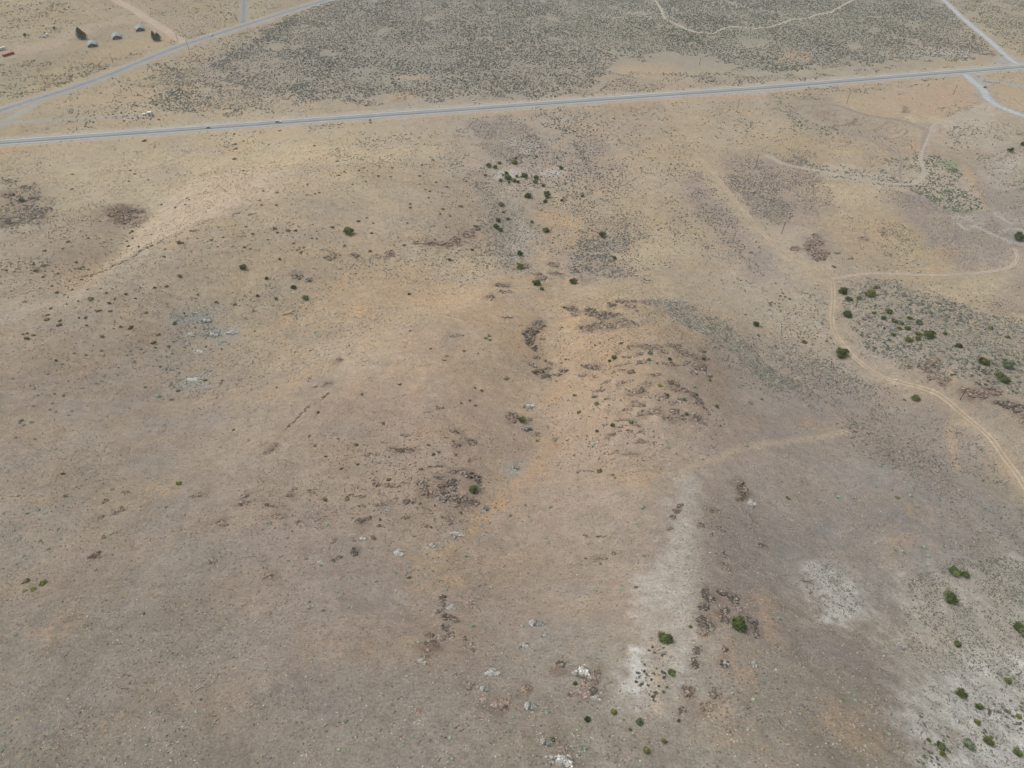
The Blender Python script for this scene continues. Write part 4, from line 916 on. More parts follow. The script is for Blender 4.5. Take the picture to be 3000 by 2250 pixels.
def leaves(centres, size, rng, up=.35, stretch=1.6):
    """one small triangle at each centre, random lean"""
    n = len(centres)
    d = rng.normal(size=(n, 3)); d[:, 2] = d[:, 2] * .7 + up
    d /= np.linalg.norm(d, axis=1)[:, None]
    a = np.cross(d, rng.normal(size=(n, 3))); a /= np.linalg.norm(a, axis=1)[:, None]
    b = np.cross(d, a)
    s = (size * rng.uniform(.6, 1.4, n))[:, None]
    p0 = centres + a * s * .8; p1 = centres - a * s * .6 + b * s * .75; p2 = centres - a * s * .6 - b * s * .75
    p0 = p0 + d * s * .35 * stretch
    return np.stack([p0, p1, p2], 1).reshape(-1, 3), np.arange(3 * n).reshape(n, 3)


def plant(rng, lobes, n_leaf, leaf, height, colours, core=.72, spread=.62, ragged=.15, flat=1.0, core_tone=.6):
    """foliage of unit radius standing on z=0. colours: list of (r,g,b) linear tones, one drawn per lobe"""
    V, Fc, C = [], [], []
    cnt = 0
    Ls = []
    for i in range(lobes):
        a = 2 * math.pi * (i + rng.uniform(-.4, .4)) / lobes * 2.4
        r = spread * math.sqrt(rng.uniform(.02, 1))
        zc = height * rng.uniform(.22, .72) * (1.05 - .45 * r)
        R = rng.uniform(.30, .46) * (1.0 if lobes > 3 else 1.7)
        Ls.append((r * math.cos(a), r * math.sin(a) * flat, zc, R))
    Ls.append((0, 0, height * .42, .62 if lobes > 3 else .8))
    for (cx, cy, cz, R) in Ls:
        tone = np.array(colours[rng.integers(len(colours))]) * rng.uniform(.8, 1.2)
        m = max(6, int(n_leaf / len(Ls)))
        d = rng.normal(size=(m, 3)); d /= np.linalg.norm(d, axis=1)[:, None]
        d[:, 2] = np.abs(d[:, 2]) * .9 - .25
        rad = R * rng.uniform(1 - ragged * 2, 1 + ragged, m)[:, None]
        c = np.array([cx, cy, cz]) + d * rad * np.array([1, 1, min(1.15, height * .95)])
        c[:, 2] = np.maximum(c[:, 2], .04)
        v, f = leaves(c, leaf, rng)
        V.append(v); Fc.append(f + cnt); cnt += len(v)
        C.append(np.repeat(tone[None, :] * rng.uniform(.75, 1.25, (m, 1)), 3, 0))
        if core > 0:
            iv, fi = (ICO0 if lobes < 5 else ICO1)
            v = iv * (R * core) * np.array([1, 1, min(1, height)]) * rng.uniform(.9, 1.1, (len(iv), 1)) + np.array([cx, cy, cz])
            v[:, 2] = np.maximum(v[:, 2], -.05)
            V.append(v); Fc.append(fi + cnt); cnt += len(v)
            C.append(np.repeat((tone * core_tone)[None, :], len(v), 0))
    V = np.concatenate(V); Fc = np.concatenate(Fc); C = np.concatenate(C)
    r = np.percentile(np.hypot(V[:, 0], V[:, 1]), 96)
    V[:, :2] /= r
    return V, Fc, C


leaf_mat = attr_material("juniper_foliage", .8, 1.2, 3, obj_rand=True)
brush_mat = attr_material("brush_foliage", .85, 1.15, 4, obj_rand=True)
stuff_mat = attr_material("low_brush_foliage", .8, 1.2, 1.2)
bark = flat_material("juniper_bark", alb((112, 98, 84)), lo=.7, hi=1.2, scale=8)
rng = np.random.default_rng(5)
JT = dict(d=[(56, 66, 44), (64, 74, 48), (74, 82, 54)], g=[(74, 86, 52), (88, 98, 60), (100, 108, 68), (66, 76, 50)], y=[(98, 102, 58), (110, 112, 66), (86, 92, 54)],
          s=[(92, 104, 82), (104, 114, 92), (84, 96, 74)])


def trunk_mesh(rng):
    mb = MB()
    mb.tube((0, 0, -.25), (.04, .02, .45), .11, .07)
    for i in range(5):
        a = 2 * math.pi * i / 5 + rng.uniform(-.3, .3)
        mb.tube((.02, .01, .12 + .05 * i), (.5 * math.cos(a), .5 * math.sin(a), .55 + .1 * rng.uniform(0, 1)), .05, .02, 5)
    return mb.mesh("trunk", bark)


JUN = {}
for tone, cs in JT.items():
    for k in range(5):
        h = [1.7, 1.5, 1.95, 1.6, 1.4][k]
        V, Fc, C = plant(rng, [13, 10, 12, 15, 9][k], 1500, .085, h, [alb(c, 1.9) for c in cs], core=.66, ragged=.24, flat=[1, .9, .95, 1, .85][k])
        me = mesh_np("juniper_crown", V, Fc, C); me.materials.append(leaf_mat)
        JUN[tone, k] = me
TRUNKS = [trunk_mesh(rng) for _ in range(3)]


def fit(*opts):
    """the fullest wording that stays within sixteen words"""
    for o_ in opts:
        if len(o_.replace(",", " ").split()) <= 16:
            return o_
    return opts[-1]


JLIST = []


def J(ox, oy, sc, place, items, group=None):
    pts = [(ox + i[0] / sc, oy + i[1] / sc, i[2] / sc, i[3] if len(i) > 3 else 'g') for i in items]
    JLIST.append((place, pts, group))


def rel(size):
    return "tiny" if size < 1.9 else "small" if size < 3.0 else "medium" if size < 4.6 else "large"


J(1380, 440, 5.82, "juniper in the stand below the highway", [(290, 250, 105, 'y'), (410, 275, 85, 'y'), (480, 208, 70, 'y'), (740, 195, 100, 'y'), (768, 132, 50, 'g'), (245, 415, 58, 'g'),
  (608, 390, 85, 'd'), (550, 420, 40, 'd'), (630, 458, 120, 'g'), (645, 540, 52, 'd'), (730, 503, 90, 'g'), (795, 533, 70, 'g'), (783, 437, 65, 'g'), (850, 450, 35, 'g'), (912, 420, 115, 'g'),
  (1110, 458, 90, 'g'), (1097, 532, 85, 's'), (1230, 594, 65, 'g'), (1530, 292, 85, 'd'), (505, 512, 70, 'y'), (1115, 102, 55, 'y')])
J(1380, 440, 5.82, "juniper just under the stand, by bare sand", [(975, 765, 125, 'd'), (1297, 752, 130, 'd'), (1265, 864, 75, 'g'), (1545, 847, 55, 'd'), (1900, 770, 65, 'y')])
J(1380, 440, 5.82, "juniper along the grey ravine", [(515, 910, 100, 'g'), (555, 1048, 55, 'g'), (630, 1162, 65, 'g'), (462, 1180, 85, 'g'), (425, 1285, 110, 'g'), (500, 1345, 85, 'g'),
  (1035, 1212, 60, 'g'), (1278, 1350, 125, 'g'), (65, 1282, 50, 'g')])
J(1500, 450, Z, "juniper on the saddle above the rocky dome", [(65, 855, 58, 'd'), (70, 968, 66, 'y'), (212, 1108, 72, 'g'), (257, 1165, 38, 'g'), (530, 1092, 66, 'g'), (883, 900, 34, 'd')])
J(1500, 450, Z, "lone leafy juniper between the ravine and the gravel wash", [(775, 692, 70, 'g')])
J(750, 450, Z, "lone juniper with pale bare branches on the long ridge", [(803, 660, 88, 'g')])
J(750, 450, Z, "juniper among grey brush in the gully", [(430, 1238, 58, 'g'), (325, 1147, 46, 'd'), (92, 1072, 34, 'd'), (1325, 1210, 30, 'd'), (1672, 912, 34, 'g'), (1868, 825, 28, 'g'), (205, 910, 24, 'd'),
  (15, 1222, 30, 'd'), (175, 1250, 28, 'g')])
J(2250, 450, Z, "juniper beside the bend of the two-rut track", [(648, 1175, 80, 'g'), (875, 1195, 86, 'y'), (685, 1246, 62, 'g'), (785, 1240, 48, 's')])
J(2250, 450, Z, "large dark juniper by the pale track at the photo's edge", [(2153, 705, 92, 'd')])
J(2250, 900, Z, "juniper on the brushy knoll beside the track", [(680, 52, 80, 'g'), (1038, 28, 66, 'g'), (910, 42, 36, 'g'), (995, 86, 46, 'g'), (1090, 112, 50, 'g'), (1218, 88, 46, 'y'), (1302, 120, 60, 's'),
  (1130, 176, 46, 'y'), (1200, 174, 52, 'g'), (1150, 132, 42, 's'), (1078, 232, 48, 'g'), (1212, 272, 66, 'y'), (1292, 224, 54, 'y'), (1290, 264, 54, 'y'), (1385, 228, 98, 'g'), (1525, 222, 40, 'g'),
  (1643, 324, 60, 'd'), (930, -178, 42, 'y')])
J(2250, 900, Z, "juniper above the boulders at the knoll's far end", [(1858, 458, 92, 'g'), (2055, 480, 100, 's'), (1990, 582, 86, 'g'), (2035, 615, 82, 'g'), (1925, 174, 40, 'y'), (2065, 250, 38, 'y')])
J(2250, 900, Z, "spreading bright green juniper in the track's bend", [(635, 382, 106, 'g')])
J(2250, 900, Z, "lone juniper below the track near the white rock", [(1272, 775, 68, 'g')])
J(2250, 0, Z, "dark juniper at the photo's edge beyond the green flat", [(2090, 1295, 50, 'd'), (2200, 1240, 46, 'd')])
J(2250, 1350, Z, "juniper on the stony slope above the white soil", [(1608, 938, 96, 'g'), (1697, 970, 70, 'g'), (1563, 1162, 116, 'g')])
J(1500, 1800, Z, "juniper near the white scar on the spur", [(1318, 175, 124, 'g'), (1380, 485, 66, 'g'), (1540, 97, 34, 'y')])
J(1500, 1800, Z, "juniper growing out of the black rocks", [(1955, 55, 138, 'g')])
J(1500, 1800, Z, "juniper on the brown slope under the white scar", [(880, 828, 55, 'y'), (650, 893, 54, 'd'), (1100, 912, 66, 's'), (1022, 988, 32, 'y'), (1312, 1082, 48, 'y'), (1162, 1158, 60, 'y'), (1440, 910, 32, 'd'),
  (545, 587, 38, 'g'), (345, 1068, 50, 'g'), (1307, 663, 28, 's')])
J(2250, 1800, Z, "juniper on the white shrub-dotted soil", [(2170, 95, 105, 'g'), (1630, 242, 62, 'g'), (1662, 668, 92, 'g'), (1820, 784, 66, 'g'), (2065, 559, 60, 'g'), (1803, 917, 60, 'y'), (1900, 1078, 96, 'y'),
  (1485, 1118, 80, 'g'), (1500, 1192, 52, 'g'), (1385, 1077, 38, 'y'), (1720, 1102, 94, 's'), (2145, 1172, 80, 'g'), (2155, 872, 48, 'y'), (2210, 172, 60, 's')])
J(1500, 900, Z, "lone round juniper right of the rocky dome", [(2107, 138, 58, 'd')])
J(1500, 900, Z, "lone round juniper beside the orange draw", [(90, 958, 66, 'g')])
J(1500, 900, Z, "juniper among the dome's rock bands", [(867, 1012, 40, 'g'), (1025, 986, 40, 's'), (1505, 914, 38, 's'), (730, 1062, 32, 's'), (880, 425, 46, 'g'), (840, 457, 32, 'g'), (1190, 388, 38, 's'),
  (1365, 444, 38, 'd'), (1340, 752, 32, 'g'), (1485, 787, 38, 's'), (1770, 850, 36, 'y'), (1710, 630, 24, 'g'), (1185, 447, 36, 's'), (1655, 440, 32, 'd')])
J(750, 1350, Z, "juniper rooted in the outcrop left of the draw", [(1880, 232, 80, 'g')])
J(0, 450, Z, "juniper in the dark rocks on the left edge", [(195, 400, 50, 'g'), (120, 352, 28, 'g')])
J(0, 450, Z, "lone round juniper low on the ridge's bare flank", [(2106, 970, 62, 'g')])

_flat = [(p, i, it) for p, (place, pts, g) in enumerate(JLIST) for i, it in enumerate(pts)]
_bx = [it[0] for _, _, it in _flat]
_by = [it[1] + it[2] * .33 for _, _, it in _flat]               # foot of the plant
_X, _Y, _Z, _T = hit(_bx, _by)
_res = {}
for n, (p, i, it) in enumerate(_flat):
    _res[p, i] = (_X[n], _Y[n], _Z[n], it[2] * _T[n] / F)
JSPOTS = []
TWORD = dict(d="dark green", g="green", y="yellow green", s="grey green")
for p, (place, pts, grp) in enumerate(JLIST):
    order = sorted(range(len(pts)), key=lambda i: pts[i][1])
    for rank, i in enumerate(order):
        x, y, z, wdt = _res[p, i]
        tone = pts[i][3]
        root = empty("juniper_tree", (x, y, z - .05), random.uniform(0, 6.28), wdt / 2)
        link("crown", JUN[tone, random.randrange(5)], parent=root)
        link("trunk", random.choice(TRUNKS), parent=root)
        JSPOTS.append((x, y, wdt / 2))
        if len(pts) == 1:
            lab = place
        else:
            o_ = ORD[rank]
            lab = fit("%s %s %s, %s of %d from the top" % (rel(wdt), TWORD[tone], place, o_, len(pts)), "%s %s, %s of %d from the top" % (TWORD[tone], place, o_, len(pts)),
                      "%s %s, %s from the top" % (TWORD[tone], place, o_), "%s, %s from the top" % (place, o_))
        tag(root, lab, "juniper", "junipers scattered over the hills")
JSP = np.array(JSPOTS)

# two tall conifers at the sheds
def conifer(rng, forks):
    V, Fc, C = [], [], []; cnt = 0
    for fx, fy, h, r in forks:
        n = 900
        t = rng.uniform(0, 1, n) ** .8
        prof = r * np.sin(np.pi * np.clip(t * .86 + .14, 0, 1)) ** .75 * (1.05 - .45 * t)
        a = rng.uniform(0, 6.283, n)
        bump = 1 + .22 * np.sin(a * 5 + t * 17)
        c = np.stack([fx + prof * bump * np.cos(a), fy + prof * bump * np.sin(a), .35 + t * h], 1)
        v, f = leaves(c, .34, rng, up=.5)
        V.append(v); Fc.append(f + cnt); cnt += len(v)
        C.append(np.repeat(alb((58, 76, 60), 2.6)[None, :] * rng.uniform(.6, 1.4, (n, 1)), 3, 0))
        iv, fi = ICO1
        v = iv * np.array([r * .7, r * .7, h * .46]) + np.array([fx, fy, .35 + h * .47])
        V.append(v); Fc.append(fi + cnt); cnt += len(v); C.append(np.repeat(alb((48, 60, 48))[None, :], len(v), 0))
    me = mesh_np("crown", np.concatenate(V), np.concatenate(Fc), np.concatenate(C)); me.materials.append(leaf_mat)
    return me


for (px, py), forks, lab in [((242, 114), [(-1, 0, 12.5, 4.6), (2.6, -.4, 8.5, 4.0), (-1.8, 0, 9, 4.0)], "tall dark green conifer above the sheds' left end"),
                             ((460, 119), [(-2.4, 0, 10.5, 2.8), (2.2, .4, 8.2, 3.2), (.3, -.6, 6, 3.8)], "fork-topped dark conifer at the sheds' right end")]:
    p, t = hit1(px, py)
    root = tag(empty("conifer_tree", p), lab, "conifer", "conifers by the sheds")
    link("crown", conifer(rng, forks), parent=root)
    MB().tube((0, 0, -.3), (0, 0, 6), .35, .12).build("trunk", bark, root)

# small dark conifers / tall shrubs near the lots
for px, py, s, lab in [(76, 111, 2.2, "narrow dark shrub tree on the fence line near the white trailer"), (162, 90, 2.0, "small dark tree on the fence line above the lot")]:
    p, t = hit1(px, py)
    root = tag(empty("shrub_tree", p, 0, (s * .7, s * .7, s * 1.6)), lab, "tree")
    link("crown", JUN['d', 2], parent=root)
    link("trunk", TRUNKS[0], parent=root)

# ------------------------------------------------------------------ bushes scattered on the slopes
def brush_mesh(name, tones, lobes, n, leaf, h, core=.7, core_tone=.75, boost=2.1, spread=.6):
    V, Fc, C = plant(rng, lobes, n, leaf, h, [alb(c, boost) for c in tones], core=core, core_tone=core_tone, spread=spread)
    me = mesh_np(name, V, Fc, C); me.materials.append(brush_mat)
    return me


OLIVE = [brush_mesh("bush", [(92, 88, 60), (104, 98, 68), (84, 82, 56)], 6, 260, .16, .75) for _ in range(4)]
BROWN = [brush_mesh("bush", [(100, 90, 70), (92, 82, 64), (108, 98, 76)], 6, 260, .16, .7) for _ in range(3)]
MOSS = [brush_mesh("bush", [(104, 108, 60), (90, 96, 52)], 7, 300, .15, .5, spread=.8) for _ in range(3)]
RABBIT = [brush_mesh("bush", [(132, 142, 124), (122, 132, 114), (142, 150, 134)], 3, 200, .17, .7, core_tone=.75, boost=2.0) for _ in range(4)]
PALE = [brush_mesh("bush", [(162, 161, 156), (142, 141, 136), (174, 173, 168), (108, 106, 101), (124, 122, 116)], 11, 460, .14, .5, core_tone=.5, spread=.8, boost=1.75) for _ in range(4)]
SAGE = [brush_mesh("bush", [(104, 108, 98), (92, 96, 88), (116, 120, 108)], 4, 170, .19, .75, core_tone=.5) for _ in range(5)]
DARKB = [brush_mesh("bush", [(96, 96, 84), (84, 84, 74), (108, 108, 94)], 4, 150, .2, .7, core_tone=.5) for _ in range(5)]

# bushes read off the photo: (x, y, width) in photo pixels
B = []


def BB(ox, oy, kind, zone, items, sc=Z, w=24):
    for it in items:
        B.append((ox + it[0] / sc, oy + it[1] / sc, (it[2] if len(it) > 2 else w) / sc, kind, zone))


BB(0, 450, 'o', 'ridge', [(2027, 42, 40), (627, 176), (1127, 144), (1163, 174), (1283, 224, 26), (1115, 238), (622, 304, 30), (640, 288, 18), (1470, 158, 20), (1878, 114, 16), (2106, 145), (2122, 176), (1690, 123, 18),
  (1105, 366, 18), (1618, 382, 26), (1632, 398, 22), (1395, 438, 26), (1603, 438, 22), (1515, 462, 28), (1975, 390, 20), (1655, 470, 16), (1720, 465, 16), (2128, 628, 30), (2185, 690, 32), (1930, 720, 30),
  (1420, 886, 30), (1340, 942, 22), (1552, 1053, 40), (1690, 862, 20), (2012, 798), (2113, 804, 28), (2163, 818, 26), (1310, 695, 22), (1440, 725, 26), (1548, 764, 50), (1580, 768, 30), (1310, 792, 34),
  (1425, 822, 26), (980, 963, 30), (1145, 728, 22), (1100, 752, 24), (1200, 803, 30), (1105, 796, 34), (945, 876, 18), (1140, 668, 34), (1120, 685, 22), (708, 1086, 34), (793, 1058, 28), (720, 978, 26), (735, 1055, 26),
  (1087, 1206, 36), (870, 1164, 22), (922, 1198, 32), (942, 1288, 38), (780, 1248, 54), (1338, 1150, 34), (1440, 1140, 34), (490, 1197, 34), (590, 1238), (577, 1295, 28), (1708, 1213, 28), (1865, 1278, 36),
  (2030, 1298, 34), (212, 1278, 34), (2028, 908, 20), (625, 1173, 26), (558, 1216, 24), (755, 1172, 22), (845, 1220, 20), (1172, 1246, 26), (1133, 1262, 18), (990, 1250, 28), (675, 1270, 26), (435, 1280, 20),
  (1825, 743, 34), (1855, 790, 18), (1870, 848, 16), (2060, 888, 20), (570, 1165, 18), (1690, 1248, 22), (1658, 1192, 20), (365, 1250, 20), (200, 1246, 20), (2075, 1248, 20), (1960, 972, 16)])
BB(0, 450, 'o', 'draw', [(560, 722), (765, 728), (590, 758, 36), (385, 832, 38), (555, 860, 20), (100, 950), (55, 1005, 30), (375, 962, 40), (660, 935, 34), (690, 990, 34), (765, 1000, 24), (245, 835, 18), (310, 1005, 50),
  (500, 1035, 30), (370, 1062, 40), (95, 1185, 26), (230, 1165, 16), (290, 955, 30), (540, 820, 22), (260, 768, 18), (815, 745, 18), (450, 1143, 26), (175, 1140, 18), (600, 1100, 26)])
BB(750, 450, 'b', 'ridge', [(702, 62, 30), (505, 115, 18), (522, 115, 18), (760, 154, 30), (715, 183, 34), (890, 142, 30), (930, 122, 22), (1178, 120, 28), (1530, 52, 30), (1433, 98, 28), (1058, 190, 34), (945, 236, 26),
  (1165, 196, 22), (1415, 190, 30), (1602, 167, 20), (925, 198, 22), (945, 186, 14), (445, 262, 26), (300, 288, 20), (63, 320, 28), (183, 334, 34), (720, 254, 20), (836, 265, 22), (438, 354, 22), (512, 344, 24),
  (448, 376, 16), (30, 402, 26), (40, 385, 16), (548, 334, 28), (655, 312, 20), (918, 338, 20), (1415, 260, 24), (1292, 235, 16), (1462, 307, 26), (1502, 324, 28), (1555, 243, 30), (1650, 284, 30), (1492, 380, 24),
  (1606, 338, 24), (1638, 406, 18), (1730, 398, 16), (1455, 429, 18), (1825, 365, 22), (842, 418, 22), (938, 395, 16), (175, 441, 30), (45, 441, 30), (8, 490, 18), (1335, 462, 34), (1330, 430, 28), (1612, 472, 36),
  (1078, 410, 16), (320, 513, 16), (885, 577, 44), (953, 552, 22), (1013, 597, 26), (1305, 597, 26), (1240, 588, 20), (1212, 607, 18), (1165, 616, 18), (998, 683, 34), (1228, 722, 22), (480, 728, 26), (525, 732, 24),
  (428, 706, 18), (360, 690, 16), (183, 677, 34), (103, 740, 28), (325, 772, 24), (412, 806, 22), (765, 791, 26), (385, 850, 30), (320, 607, 22), (487, 610, 22), (570, 720, 20), (655, 628, 44), (1545, 740, 24),
  (1280, 787, 34), (985, 836, 34), (1643, 630, 28), (1590, 518, 26), (1675, 536, 26), (1770, 448, 50), (1535, 622, 22), (1428, 652, 18), (1383, 658, 20), (278, 658, 40), (340, 660, 34), (160, 640, 40)])
BB(750, 900, 'o', 'middle', [(1242, 663, 34), (1800, 373, 36), (375, 565, 18), (177, 690, 26), (540, 905, 40), (463, 1108, 32), (713, 1134, 24), (602, 1284, 30), (1457, 507, 20), (1845, 803, 30), (1773, 826, 22),
  (1945, 713, 36), (1888, 693, 30), (1490, 1186, 34), (1725, 1266, 36), (1530, 1268, 40), (1580, 1250, 34), (865, 1186, 36), (510, 1192, 30), (1100, 1000, 34), (1895, 846, 34), (1510, 356, 24), (1462, 348, 18),
  (805, 327, 26), (472, 374, 22), (733, 1215, 18), (1963, 928, 14), (1742, 852, 14), (1920, 395, 22), (1333, 202, 24), (945, 302, 16), (915, 750, 34), (730, 248, 20), (1970, 495, 20), (1853, 437, 14), (1408, 1000, 18),
  (1390, 987, 16), (1705, 1155, 28), (2170, 607, 40), (2000, 822, 18), (2150, 615, 30), (407, 195, 18), (682, 215, 14), (540, 160, 14), (585, 160, 14)])
BB(1500, 900, 'o', 'middle', [(580, 902, 42), (505, 688, 22), (465, 448, 24), (285, 458, 30), (565, 652, 20), (432, 172, 22), (615, 150, 14), (720, 326, 26), (762, 308, 26), (1010, 355, 24), (1255, 482, 24), (945, 305, 38),
  (1120, 572, 16), (385, 636, 26), (1228, 1180, 24), (1080, 35, 26), (710, 772, 40), (810, 792, 30), (1150, 210, 20), (1325, 742, 24), (540, 758, 36), (1015, 720, 30), (2015, 62, 26), (2130, 240, 34), (272, 1240, 20), (1365, 206, 14)])
BB(1500, 900, 'm', 'middle', [(770, 690, 36), (775, 662, 26), (735, 826, 64), (430, 478, 30), (1280, 668, 50), (215, 1150, 30), (1125, 845, 20)])
BB(750, 900, 'm', 'middle', [(2010, 240, 44), (1985, 262, 40), (2020, 278, 34)])
BB(0, 900, 'o', 'west', [(407, 99, 48), (508, 148, 46), (742, 87, 38), (752, 151, 32), (1040, 164, 36), (1122, 178, 42), (1138, 162, 30), (882, 247, 42), (230, 262, 50), (286, 237, 36), (232, 222, 28), (198, 230, 24),
  (1505, 134, 46), (1368, 232, 36), (1325, 301, 50), (1345, 344, 30), (1458, 336, 38), (1490, 397, 24), (1917, 356, 28), (1778, 628, 36), (1920, 629, 28), (1910, 654, 30), (1540, 718, 36), (1483, 794, 34), (955, 28, 36),
  (1265, 44, 34), (520, 112, 36), (1060, 323, 20), (745, 410, 24), (485, 456, 30), (440, 6, 34), (1805, 374, 18), (1552, 565, 22), (1450, 597, 16), (1590, 600, 16), (1758, 576, 16), (1915, 556, 18), (1590, 48, 24),
  (1720, 678, 20), (1950, 678, 20), (410, 63, 30), (680, 88, 24), (840, 24, 40), (870, 24, 24), (215, 400, 18), (1780, 340, 24), (1593, 345, 24), (1918, 960, 18), (1890, 978, 14), (2020, 1056, 28), (470, 748, 24), (2190, 28, 30)])
BB(0, 1350, 'm', 'west', [(1550, 186, 76), (228, 1032, 76), (372, 1045, 84), (290, 1105, 64), (215, 1122, 44), (898, 657, 44), (955, 636, 26), (350, 688, 34)])
BB(0, 1350, 'o', 'west', [(543, 105, 40), (555, 303, 32), (1240, 1318, 34)])
BB(750, 1350, 'o', 'slope', [(1770, 442, 34), (1150, 156, 44), (1422, 66, 42), (738, 63, 32), (597, 329, 44), (878, 26, 34), (963, 13, 16), (785, 320, 50), (1070, 505, 34), (735, 195, 16), (462, 1216, 30), (860, 1088, 20), (1320, 1005, 44)])
BB(1500, 1350, 'o', 'slope', [(755, 87, 62), (870, 117, 36), (893, 146, 24), (1070, 1087, 38), (738, 650, 26), (1975, 325, 50), (890, 805, 22), (1217, 1008, 20), (635, 838, 32)])
BB(2250, 1350, 'o', 'slope', [(1067, 250, 24), (1115, 312, 42), (170, 318, 42), (1150, 645, 22)])
BB(2250, 900, 'b', 'flat', [(507, 290, 32), (65, 330, 26), (175, 325, 18), (310, 292, 54), (12, 22, 24), (577, 188, 18), (1180, 795, 30), (725, 1130, 24), (1055, 905, 22), (1800, 1175, 24)])
BB(2250, 450, 'b', 'flat', [(105, 1226, 28), (148, 1234, 24), (185, 1253, 30), (97, 1290, 26), (575, 975, 32), (450, 172, 18), (398, 1002, 14), (560, 968, 24)])
BB(750, 0, 'b', 'verge', [(985, 1035, 26), (988, 1056, 26), (850, 1083, 20), (120, 1158, 20), (222, 1185, 20), (428, 1210, 20), (503, 1255, 26), (1315, 1188, 22), (110, 1245, 26), (205, 1125, 26), (465, 1068, 22), (952, 908, 30),
  (923, 1160, 20), (185, 1250, 22), (970, 1290, 24), (1165, 1200, 12), (1520, 1196, 14)])
BB(0, 0, 'b', 'verge', [(2025, 1155, 26), (2105, 1215, 24), (2035, 1240, 34), (2040, 1278, 36), (1245, 1212, 42), (1525, 845, 26)])
ZL = dict(ridge=("olive brown bush dotted on the long pale ridge below the highway", "bushes dotted over the pale ridge"),
          draw=("olive bush in the draw behind the pale ridge, by the photo's left edge", "bushes in the draw by the left edge"),
          middle=("small olive green bush on the middle hill around the rocky dome", "bushes on the middle hill"),
          west=("dark olive bush on the broad slope along the photo's left edge", "bushes on the broad left slope"),
          slope=("low olive bush on the bare slope filling the photo's lower half", "bushes on the lower bare slope"),
          flat=("brown bush on the grassy flat beside the two-rut track", "bushes beside the two-rut track"),
          verge=("brown bush in the strip of dry grass beside the highway", "bushes along the highway"))
B = B[:]
if len(B) > 299:
    B.sort(key=lambda b: -b[2]); B_small = B[299:]; B = B[:299]
else:
    B_small = []
_X, _Y, _Z, _T = hit([b[0] for b in B], [b[1] + b[2] * .2 for b in B])
BSP = []
for n, b in enumerate(B):
    wdt = b[2] * _T[n] / F
    me = random.choice({'o': OLIVE, 'b': BROWN, 'm': MOSS}[b[3]])
    o = link("low_bush", me, loc=(_X[n], _Y[n], _Z[n] - .03), rz=random.uniform(0, 6.28), scale=(wdt / 2, wdt / 2 * random.uniform(.65, 1), wdt / 2 * random.uniform(.65, 1)))
    BSP.append((_X[n], _Y[n], wdt / 2))
    tag(o, ZL[b[4]][0], "bush", ZL[b[4]][1])

# pale bleached brush
PB = [(1230, 1940, 34, 24, "below the dark outcrop"), (1433, 1977, 60, 30, "left of the pink rock pile"), (1421, 2023, 34, 26, "just above the pink rubble"), (1571, 1833, 50, 34, "on bare ground left of the spur's juniper"),
      (1597, 1866, 24, 24, "touching the big pale brush"), (1534, 1895, 32, 30, "left of the pale brush pair"), (1554, 2076, 40, 38, "under the pink rock pile"), (2198, 1477, 30, 26, "at the foot of the black rocks"),
      (1058, 1580, 28, 18, "below the long rock band"), (934, 1650, 26, 16, "with a green tuft beside it"), (1162, 1625, 36, 34, "shaped like a rough mound"), (1277, 1648, 18, 14, "on the orange grass strip"),
      (1244, 1686, 14, 12, "ring-shaped, near the orange strip"), (555, 980, 34, 20, "among the gully's left brush"), (545, 1010, 22, 20, "under the gully's palest brush"), (580, 1030, 30, 16, "lowest pale one of the gully trio"),
      (600, 940, 34, 24, "topmost in the gully brush"), (680, 975, 36, 30, "right of the gully trio"), (620, 982, 40, 26, "between the gully clumps"), (560, 1115, 70, 24, "long pale patch low in the gully"), (900, 820, 30, 20, "by the gully's upper juniper"),
      (2635, 1895, 34, 26, "at the edge of the white soil"), (2124, 1947, 22, 26, "right of the spur"), (2206, 1948, 22, 30, "far right of the spur rocks"), (1130, 1495, 20, 14, "under the long rock band"),
      (1416, 1568, 20, 14, "right of the orange strip"), (1548, 1190, 36, 24, "by the draw's round juniper"), (1540, 1252, 30, 18, "under the draw's round juniper"), (1320, 1785, 32, 30, "inside the tall dark outcrop"),
      (1420, 1490, 24, 20, "below the outcrop juniper"), (1640, 2230, 80, 40, "cut by the photo's bottom edge"), (1740, 2048, 40, 22, "lichen pale, under the pink pile"), (1703, 1972, 46, 46, "on top of the pink pile"),
      (1600, 2180, 40, 34, "grey green patch above the bottom edge"), (1508, 1372, 22, 22, "in the draw's bend"), (1330, 1565, 56, 16, "long blue grey strip along the orange grass"), (1262, 1600, 22, 22, "at the low end of the blue grey strip"),
      (310, 1570, 16, 10, "with moss green bushes"), (530, 1430, 14, 8, "beneath a moss green bush"), (385, 1477, 18, 8, "at the top of a black rock band")]
n_ = len(PB)
_X, _Y, _Z, _T = hit([b[0] for b in PB], [b[1] for b in PB])
for n, b in enumerate(PB):
    s = _T[n] / F / 2
    o = link("bleached_brush", random.choice(PALE), loc=(_X[n], _Y[n], _Z[n] - .03), rz=random.uniform(-.3, .3), scale=(b[2] * s, b[3] * s * 1.15, min(b[2], b[3]) * s * .6))
    tag(o, "pale grey bleached brush " + b[4], "brush", "bleached brush clumps")
    BSP.append((_X[n], _Y[n], b[2] * s))
BSP = np.array(BSP)

